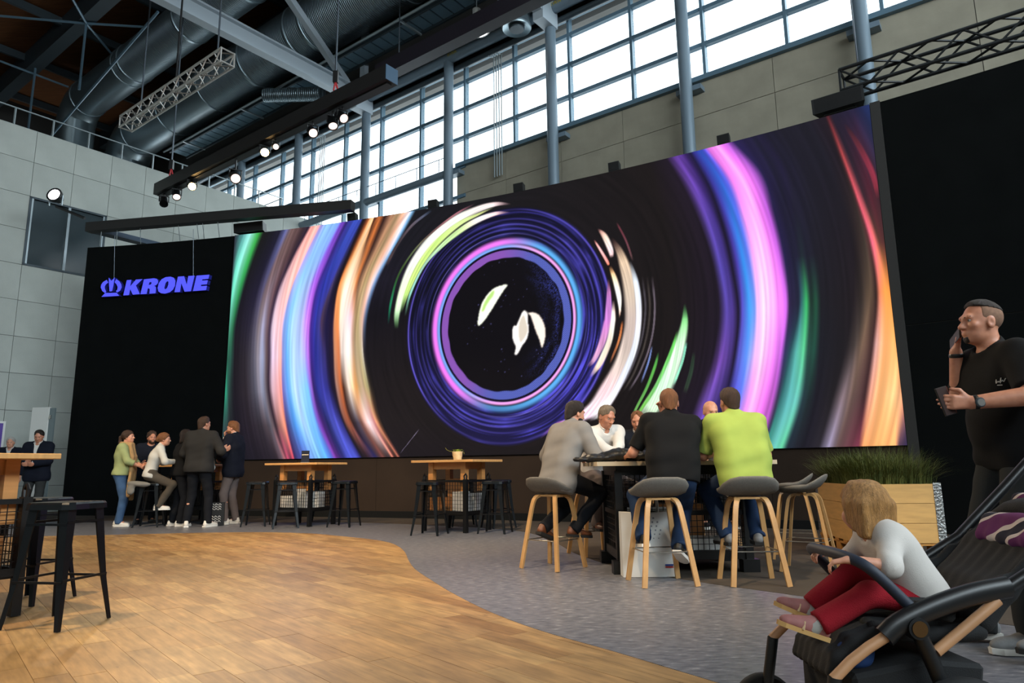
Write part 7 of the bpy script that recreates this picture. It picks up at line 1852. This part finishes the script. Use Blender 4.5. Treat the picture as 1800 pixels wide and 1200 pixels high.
r_ = person('red-bearded man in a navy blazer with a hand at his chin', (-5.14, 13.0, 0.0045), (-1, 0.05), dict(h=1.89, vox=0.011, bw=1.14, belly=1.05, sw=0.185, lean=-1, slouch=6, head=(0, -8, 0), hands=((-0.12, 0.22, 1.18), (0.06, 0.21, 1.56)), elbow=((-1, -0.5, -0.3), (0.8, 0.3, -1)), handdir=(None, (-0.2, 0.0, 1)), palm=((0.6, 0, -0.6), (0, -1, 0.1)), curl=(1.0, 1.1),
    hair=('neat', M['h_red']), beard='full', top=('jacket', M['c_navy'], M['c_white']), hem=0.17, bottom=M['c_grey'], shoes=(M['s_white'], M['s_sole']), skin=M['skin_a'], feet=((-0.10, 0.06, 0), (0.10, -0.05, 0)), group=G_S))
w_ = world_of(r_, r_['arms'][0][1] + np.array([0, 0.12, 0.03]))
nap = Field(); nap.el((0, 0, -0.12), (0.045, 0.02, 0.10), k=0.02); nap.el((0, 0, -0.20), (0.06, 0.03, 0.05), k=0.03); nap.rc((0, 0, 0.01), (0, 0, -0.1), 0.016, 0.03, k=0.02)
V, Q = nap.mesh(0.009); o = raw_mesh('paper_napkin', V, Q, M['paper'], None, wrinkle=0.004, freq=50); o.location = tuple(w_); tag(o, 'crumpled white paper napkin held by the man in the navy blazer', 'napkin')

# ---- men at the far left
person('man in a dark suit jacket looking down at his hands', (-8.98, 13.35, 0.0), (0.15, -1), dict(h=1.80, vox=0.012, bw=1.15, head=(10, -22, 0), hands=((-0.02, 0.26, 1.13), (0.06, 0.27, 1.13)), elbow=((-1, -0.4, -0.3), (1, -0.4, -0.3)), hair=('short', M['h_dark']), top=('jacket', M['c_navy'], M['c_white']), hem=0.16, bottom=M['c_dgrey'], shoes=(M['s_white'], M['s_sole']), skin=M['skin_b'], group=G_B))
person('white-haired man in a navy jacket by the wall screen', (-11.05, 15.5, -0.005), (0.25, -1), dict(h=1.78, vox=0.013, bw=1.15, head=(8, -6, 0), hair=('short', M['h_white']), top=('jacket', M['c_navy'], M['c_white']), hem=0.14, bottom=M['c_jean'], shoes=(M['s_black'], M['s_dsole']), skin=M['skin_a'], group=G_B))
person('dark-haired man in a navy jacket turned to the white-haired man', (-11.0, 14.85, -0.005), (-0.5, 0.86), dict(h=1.74, vox=0.013, bw=1.15, head=(0, -2, 0), hair=('neat', M['h_dark']), top=('jacket', M['c_navy'], M['c_white']), hem=0.14, bottom=M['c_jean_l'], shoes=(M['s_black'], M['s_dsole']), skin=M['skin_a'], group=G_B))

# ---- the man on the phone
pm_ = person('man in a black T-shirt speaking into a phone, profile with fade haircut', (2.70, 3.82, 0.0045), (-1, 0.04), dict(h=1.86, vox=0.0062, bw=1.16, belly=1.05, sw=0.190, armr=1.18, lean=1, slouch=6, head=(0, 3, 0), hoff=(0, 0.005, 0.0),
    hands=((-0.30, 0.36, 1.235), (0.16, 0.140, 1.565)), elb=(None, (0.215, 0.120, 1.30)), elbow=((-0.8, -0.9, -0.5), (0.45, 0.0, -1.0)), handdir=((0.12, 1, 0.05), (-0.35, -0.05, 1)), palm=((1, -0.1, 0.1), (-0.3, -1, -0.2)), curl=(0.75, 1.15), thumb=(0.6, 0.9),
    hair=('fade', M['h_dark'], M['stubble']), beard='goatee', top=('tee', M['c_black']), hem=0.10, slv=0.86, bottom=M['c_dgrey'], trfit=0.022, trleg=0.055, trend=-0.02, shoes=(M['s_grey'], M['s_sole']), shoek=1.12, skin=M['skin_b'], feet=((-0.13, 0.10, 0), (0.12, 0.22, 0)), footdir=((-0.05, 1, 0), (0.1, 1, 0))))
rt_ = pm_['root']
# wrist watch, wristband, chest lettering as parts of his outfit
e_, w_ = pm_['arms'][0]; d_ = nrm(w_ - e_); c_ = w_ - d_ * 0.015; s_ = nrm(np.cross(d_, (0, 0, 1))); u_ = np.cross(s_, d_)
MB().lathe([(0.034, -0.011), (0.036, -0.008), (0.036, 0.008), (0.034, 0.011), (0.026, 0.0)], 20, c=c_, ax=[s_, u_, d_]).build('watch_strap', M['black'], rt_, smooth=True)
cc = c_ + np.array([-0.034, 0, -0.004])
wa = MB().lathe([(0.0, -0.004), (0.023, -0.004), (0.025, 0.004), (0.021, 0.009), (0.0, 0.009)], 20, c=cc, ax=[[0, 1, 0], [0, 0, 1], [-1, 0, 0]]).build('watch_case', M['steel_dark'], rt_, smooth=True)
MB().lathe([(0.0, 0.0095), (0.018, 0.0095), (0.018, 0.0105), (0.0, 0.0105)], 20, c=cc, ax=[[0, 1, 0], [0, 0, 1], [-1, 0, 0]]).build('watch_dial', mat('grey_dial', (110, 108, 104), 0.3), wa)
e_, w_ = pm_['arms'][1]; d_ = nrm(w_ - e_); s_ = nrm(np.cross(d_, (0, 1, 0.3))); u_ = np.cross(s_, d_)
MB().lathe([(0.035, -0.012), (0.038, -0.006), (0.038, 0.006), (0.035, 0.012), (0.026, 0.0)], 20, c=w_ - d_ * 0.02, ax=[s_, u_, d_]).build('wristband', M['black'], rt_, smooth=True)
# small script mark on the chest (illegible in the photograph, so only its strokes)
MK = [[(-0.030, -0.008), (-0.022, 0.018), (-0.026, -0.006), (-0.014, 0.004), (-0.010, -0.004), (-0.004, 0.004), (0.000, -0.004)], [(0.004, -0.012), (0.014, 0.020), (0.010, -0.002), (0.020, 0.004), (0.026, -0.004), (0.034, 0.006), (0.044, 0.010)]]
from mathutils.bvhtree import BVHTree
_ts = [c for c in rt_.children if c.name.startswith('t_shirt')][0]
_bv = BVHTree.FromPolygons([v.co.copy() for v in _ts.data.vertices], [tuple(p.vertices) for p in _ts.data.polygons])
def chest(a, b, off):
    p = pm_['mid'] + pm_['U2'] * (0.120 + b) + pm_['Fy'] * (0.150 - a) - pm_['Rx'] * (0.20 + a * 0.3)
    hit_, nn_, _i, _d = _bv.find_nearest(Vector(p))
    return np.array(hit_) + np.array(nn_) * 0.002
M['print_white'] = mat('white_shirt_print', (200, 200, 196), 0.7)
PRINT_OFF = 0.243
mb = MB()
for ln in MK: mb.tube([chest(a * 1.1, b * 1.1, PRINT_OFF) for a, b in crom(ln, 4)], 0.0022, 5)
mb.bar(chest(-0.028, -0.024, PRINT_OFF), chest(0.014, -0.024, PRINT_OFF), 0.004, 0.004)
mb.build('chest_script', M['print_white'], rt_)
def phone(label, p, d, up, w=0.072, h=0.148, t_=0.009):
    d = nrm(d); up = nrm(np.asarray(up, float) - d * np.dot(up, d)); s = np.cross(up, d)
    t = thing('mobile_phone', label, 'phone', p)
    MB().box((0, 0, 0), (w, h, t_), [s, up, d]).build('phone_body', M['black'], t, bevel=0.002)
    MB().box(d * (t_ / 2 + 0.0006), (w * 0.92, h * 0.95, 0.001), [s, up, d]).build('phone_screen', mat('dim_phone_screen', (60, 48, 46), 0.15), t)
    MB().box(s * (w / 2 + 0.0006), (0.001, h * 0.96, t_ * 0.8), [s, up, d]).build('phone_edge', mat('rose_metal_edge', (210, 120, 96), 0.3, 0.7), t)
    return t
wl = pm_['arms'][0][1]
phone('dark phone with rose edge held low by the man in the black T-shirt', world_of(pm_, wl + np.array([0.032, 0.115, 0.012])), world_dir(pm_, (-1, -0.25, 0.1)), world_dir(pm_, (0, 0.25, 1)))
wr = pm_['arms'][1][1]
phone('black phone held in front of his mouth', world_of(pm_, wr + np.array([-0.02, 0.005, 0.075])), world_dir(pm_, (0.2, 1, 0.2)), world_dir(pm_, (-1, 0.2, 0.4)))

# ================================================================== toddler in the stroller and the person pushing it
tod = person('blond toddler in a white shirt and red trousers sitting in the stroller', (1.31, 2.36, 0.004), (-1, 0.10), dict(h=0.82, bs=1.0, hk=0.73, child=True, vox=0.0062, pz=0.515, bw=1.04, belly=1.05, sw=0.17, lean=27, slouch=6, head=(-72, 0, 4), hoff=(0.0, -0.01, -0.036), handk=1.15, armr=1.12,
    hands=((-0.175, 0.275, 0.650), (0.10, 0.245, 0.650)), elbow=((-0.8, -0.3, -0.7), (0.8, -0.3, -0.7)), handdir=((0.25, 0.9, -0.2), (-0.25, 0.9, -0.2)), palm=((0, 0, -1), (0, 0, -1)), curl=(1.0, 1.0),
    feet=((-0.105, 0.365, 0.408), (0.07, 0.325, 0.425)), knee=((-0.1, 0.4, 1), (0.1, 0.4, 1)), footdir=((-0.05, 1, 0.35), (0.05, 1, 0.40)), shoek=1.25,
    hair=('toddler', M['h_blond']), brows=False, top=('sweater', cloth('pale_grey_cotton_top', (196, 190, 184))), hem=0.05, slv=1.15, bottom=cloth('crimson_corduroy', (138, 22, 34), bump=0.3), trfit=0.012, trleg=0.06, trend=0.04, shoes=(mat('dusty_pink_shoe', (150, 96, 92), 0.7, var=0.15, vscale=30), mat('tan_crepe_sole', (190, 150, 92), 0.8)), skin=M['skin_a']))
for i in (0, 1):
    a_ = tod['legs'][i][1]; k_ = tod['legs'][i][0]; d_ = nrm(a_ - k_)
    MB().lathe([(0.024, -0.03), (0.027, -0.012), (0.027, 0.018), (0.022, 0.03)], 14, c=a_, ax=[nrm(np.cross(d_, (1, 0, 0.1))), np.cross(nrm(np.cross(d_, (1, 0, 0.1))), -d_), d_]).build('sock', mat('grey_sock', (150, 148, 142), 0.9), tod['root'], smooth=True)
    fd = nrm(np.array(((-0.05, 1, 0.35), (0.05, 1, 0.40))[i])); up_ = nrm(np.cross(np.cross(fd, (0, 0, 1)), fd)); c_ = a_ + fd * 0.045 - up_ * 0.006
    MB().tube([c_ + np.array([-0.028, 0, 0]) - up_ * 0.02, c_ + np.array([-0.022, 0, 0]) + up_ * 0.002, c_ + up_ * 0.009, c_ + np.array([0.022, 0, 0]) + up_ * 0.002, c_ + np.array([0.028, 0, 0]) - up_ * 0.02], 0.006, 6, flat=0.5).build('shoe_strap', mat('cream_strap', (196, 168, 128), 0.7), tod['root'])

M['s_frame'] = mat('black_stroller_fabric', (15, 16, 18), 0.85, var=0.15, vscale=20, bump=0.2, bscale=300); M['s_tube'] = mat('satin_black_tube', (14, 15, 17), 0.4); M['s_tan'] = mat('tan_wood_grip', (176, 130, 92), 0.5, var=0.08, vscale=10); M['s_blue'] = mat('blue_black_foam', (26, 34, 50), 0.6)
sx_, sy_ = 1.20, 2.36
stl = thing('stroller', 'black stroller with tan frame tubes carrying the toddler', 'stroller', (sx_, sy_, 0.0))
def L_(x, y, z): return np.array([x - sx_, y - sy_, z])
for y in (2.12, 2.60):
    MB().tube(crom([L_(1.057, y, 0.452), L_(1.10, y, 0.485), L_(1.20, y, 0.528), L_(1.32, y, 0.565), L_(1.43, y, 0.585)], 4), 0.024, 12, flat=1.3).build('frame_tube', M['s_tube'], stl, smooth=True)
    MB().tube([L_(0.90, y, 0.340), L_(0.955, y, 0.388), L_(1.01, y, 0.425), L_(1.065, y, 0.455)], 0.0155, 12).build('tan_tube', M['s_tan'], stl, smooth=True)
    MB().tube([L_(1.20, y, 0.410), L_(1.30, y, 0.480), L_(1.395, y, 0.548)], 0.0155, 12).build('tan_tube', M['s_tan'], stl, smooth=True)
    MB().tube([L_(1.43, y, 0.585), L_(1.60, y, 0.68), L_(1.80, y, 0.86), L_(1.95, y, 1.0)], 0.018, 10).build('handle_tube', M['s_tube'], stl, smooth=True)
    MB().tube([L_(0.87, y, 0.11), L_(0.88, y, 0.22), L_(0.905, y, 0.345)], 0.019, 10).build('front_leg', M['s_tube'], stl, smooth=True)
    MB().tube([L_(1.15, y, 0.48), L_(1.18, y, 0.40), L_(1.215, y, 0.30), L_(1.25, y, 0.17)], 0.022, 10).build('rear_leg', M['s_tube'], stl, smooth=True)
    hub = MB().lathe([(0.0, -0.02), (0.032, -0.02), (0.034, 0.0), (0.030, 0.028), (0.0, 0.03)], 20, c=L_(1.145, y, 0.478), ax=[[1, 0, 0], [0, 0, 1], [0, -1 if y < 2.3 else 1, 0]]).build('pivot_hub', M['s_tube'], stl, smooth=True)
    MB().lathe([(0.018, 0.0305), (0.022, 0.0305), (0.022, 0.032), (0.018, 0.032)], 24, c=L_(1.145, y, 0.478), ax=[[1, 0, 0], [0, 0, 1], [0, -1 if y < 2.3 else 1, 0]]).build('badge_ring', mat('bronze_badge', (92, 64, 32), 0.4, 0.6), hub)
    yo = y - 0.03 if y < 2.3 else y + 0.03
    for (wx, r_, nm) in ((1.25, 0.175, 'rear_wheel'), (0.87, 0.11, 'front_wheel')):
        ax_ = [[1, 0, 0], [0, 0, 1], [0, 1, 0]]
        whl = MB().lathe([(r_ - 0.03, -0.02), (r_ - 0.008, -0.022), (r_, -0.012), (r_, 0.012), (r_ - 0.008, 0.022), (r_ - 0.03, 0.02), (r_ - 0.03, -0.02)], 32, c=L_(wx, yo, r_), ax=ax_).build(nm, mat('black_tyre', (14, 14, 15), 0.8), stl, smooth=True)
        mb = MB()
        for q_ in range(5): a = q_ * 2 * PI / 5; mb.bar(L_(wx, yo, r_), L_(wx + (r_ - 0.03) * math.cos(a), yo, r_ + (r_ - 0.03) * math.sin(a)), 0.02, 0.016)
        mb.build('spokes', M['s_tube'], whl)
MB().tube([L_(1.25, 2.09, 0.175), L_(1.25, 2.63, 0.175)], 0.012, 8).build('rear_axle', M['s_tube'], stl)
MB().tube([L_(1.95, 2.12, 1.0), L_(1.98, 2.2, 1.02), L_(1.98, 2.52, 1.02), L_(1.95, 2.60, 1.0)], 0.018, 10).build('handle_bar', M['s_tan'], stl, smooth=True)
# bumper bar the toddler holds
MB().tube(crom([L_(1.19, 2.14, 0.485), L_(1.13, 2.15, 0.555), L_(1.055, 2.17, 0.635), L_(1.02, 2.24, 0.660), L_(1.01, 2.36, 0.664), L_(1.02, 2.48, 0.660), L_(1.055, 2.55, 0.635), L_(1.13, 2.57, 0.555), L_(1.19, 2.58, 0.485)], 5), 0.0165, 12).build('bumper_bar', M['s_blue'], stl, smooth=True)
# seat shell, backrest and leg rest
def pad(name, pts, w, th_, m, yc=2.36):
    F = Field()
    for a, b in zip(pts, pts[1:]):
        for yy in np.linspace(-w / 2 + th_, w / 2 - th_, 7): F.rc(L_(a[0], yc + yy, a[1]), L_(b[0], yc + yy, b[1]), th_, k=0.02)
    V, Q = F.mesh(0.010); return raw_mesh(name, V, Q, m, stl, wrinkle=0.002, freq=30)
pad('seat_pad', [(1.10, 0.445), (1.24, 0.435), (1.38, 0.445)], 0.36, 0.026, M['s_frame'])
pad('backrest', [(1.40, 0.47), (1.48, 0.56), (1.60, 0.67), (1.74, 0.78)], 0.36, 0.030, M['s_frame'])
pad('leg_rest', [(1.09, 0.440), (1.02, 0.410), (0.965, 0.365), (0.945, 0.325)], 0.30, 0.020, M['s_frame'])
pad('safety_harness', [(1.20, 0.525), (1.30, 0.520), (1.42, 0.53)], 0.37, 0.014, M['s_frame'])
for s in (-1, 1):
    F = Field()
    for t_ in np.linspace(0, 1, 6): F.rc(L_(1.18 + 0.34 * t_, 2.36 + s * 0.185, 0.47 + 0.13 * t_), L_(1.20 + 0.42 * t_, 2.36 + s * 0.185, 0.44 + 0.26 * t_), 0.016, k=0.02)
    V, Q = F.mesh(0.011); raw_mesh('side_panel', V, Q, M['s_frame'], stl)
F = Field()
for a in np.linspace(-1.0, 1.0, 9):
    for t_ in np.linspace(0, 1, 4): F.el(L_(1.70 + 0.20 * t_, 2.36 + 0.19 * math.sin(a * 1.5), 0.70 + 0.15 * math.cos(a * 1.5) - 0.06 * (1 - t_)), (0.05, 0.05, 0.035), k=0.04)
V, Q = F.mesh(0.012); raw_mesh('folded_canopy', V, Q, M['s_frame'], stl, wrinkle=0.004)
# shopping basket
mb = MB(); mb.prism([(0.98, 0.20), (1.34, 0.20), (1.37, 0.36), (1.20, 0.375), (0.98, 0.335)], lambda x, z: L_(x, 2.17, z), lambda x, z: L_(x, 2.55, z)); mb.build('basket', M['s_frame'], stl, bevel=0.012)
F = Field(); F.el((0, 0, 0.05), (0.05, 0.05, 0.045), k=0.02); F.el((0.03, 0.02, 0.07), (0.045, 0.045, 0.035), k=0.02)
V, Q = F.mesh(0.009); o = raw_mesh('rolled_jacket', V, Q, mat('bright_blue_fabric', (34, 66, 120), 0.8), None, wrinkle=0.004, freq=40); o.location = (1.025, 2.25, 0.325); tag(o, 'small rolled blue garment in the front of the stroller basket', 'clothing')
# purple and cream blanket over the backrest
mb_ = Field()
pts = [(1.555, 0.685), (1.60, 0.735), (1.66, 0.735), (1.70, 0.80)]
for i, yy in enumerate(np.linspace(-0.12, 0.10, 9)):
    for a, b in zip(pts, pts[1:]): mb_.rc((a[0] - 1.6 + 0.012 * (i % 2), yy, a[1] - 0.72), (b[0] - 1.6, yy, b[1] - 0.72), 0.020, k=0.022)
V, Q = mb_.mesh(0.008)
q = NT('purple_cream_knit'); tc = q.n('ShaderNodeTexCoord'); wv = q.n('ShaderNodeTexWave', wave_type='BANDS', bands_direction='DIAGONAL'); wv.inputs['Scale'].default_value = 3.4; wv.inputs['Distortion'].default_value = 3
q.l(tc.outputs['Object'], wv.inputs['Vector']); rp = q.n('ShaderNodeValToRGB'); rp.color_ramp.interpolation = 'CONSTANT'; e = rp.color_ramp.elements; e[0].color = rgb(96, 34, 84); e[1].position = 0.45; e[1].color = rgb(206, 188, 178); e2 = e.new(0.8); e2.color = rgb(30, 26, 40)
q.l(wv.outputs['Fac'], rp.inputs['Fac']); q.l(rp.outputs[0], q.b.inputs['Base Color']); q.b.inputs['Roughness'].default_value = 0.95
o = raw_mesh('knitted_blanket', V, Q, q.m, None, wrinkle=0.004, freq=40); o.location = (1.62, 2.34, 0.735); tag(o, 'purple and cream knitted blanket over the stroller backrest', 'blanket')

# a passer-by of whom only a shoe reaches into the picture
person('person in plum trousers beyond the stroller, only one grey shoe showing', (2.86, 3.36, 0.0045), (-1, 0), dict(h=1.72, vox=0.012, lean=2, hair=('tied', M['h_brown']), top=('sweater', M['c_black']), bottom=cloth('plum_trousers', (66, 26, 52)), shoes=(M['s_grey'], M['s_dsole']), skin=M['skin_a'], hands=((-0.22, -0.02, 0.86), (0.22, -0.02, 0.86)), feet=((-0.10, -0.05, 0), (0.12, 0.34, 0)), footdir=((0, 1, 0), (0, 1, 0)), knee=((0, 1, 0), (0, 1, 0))))
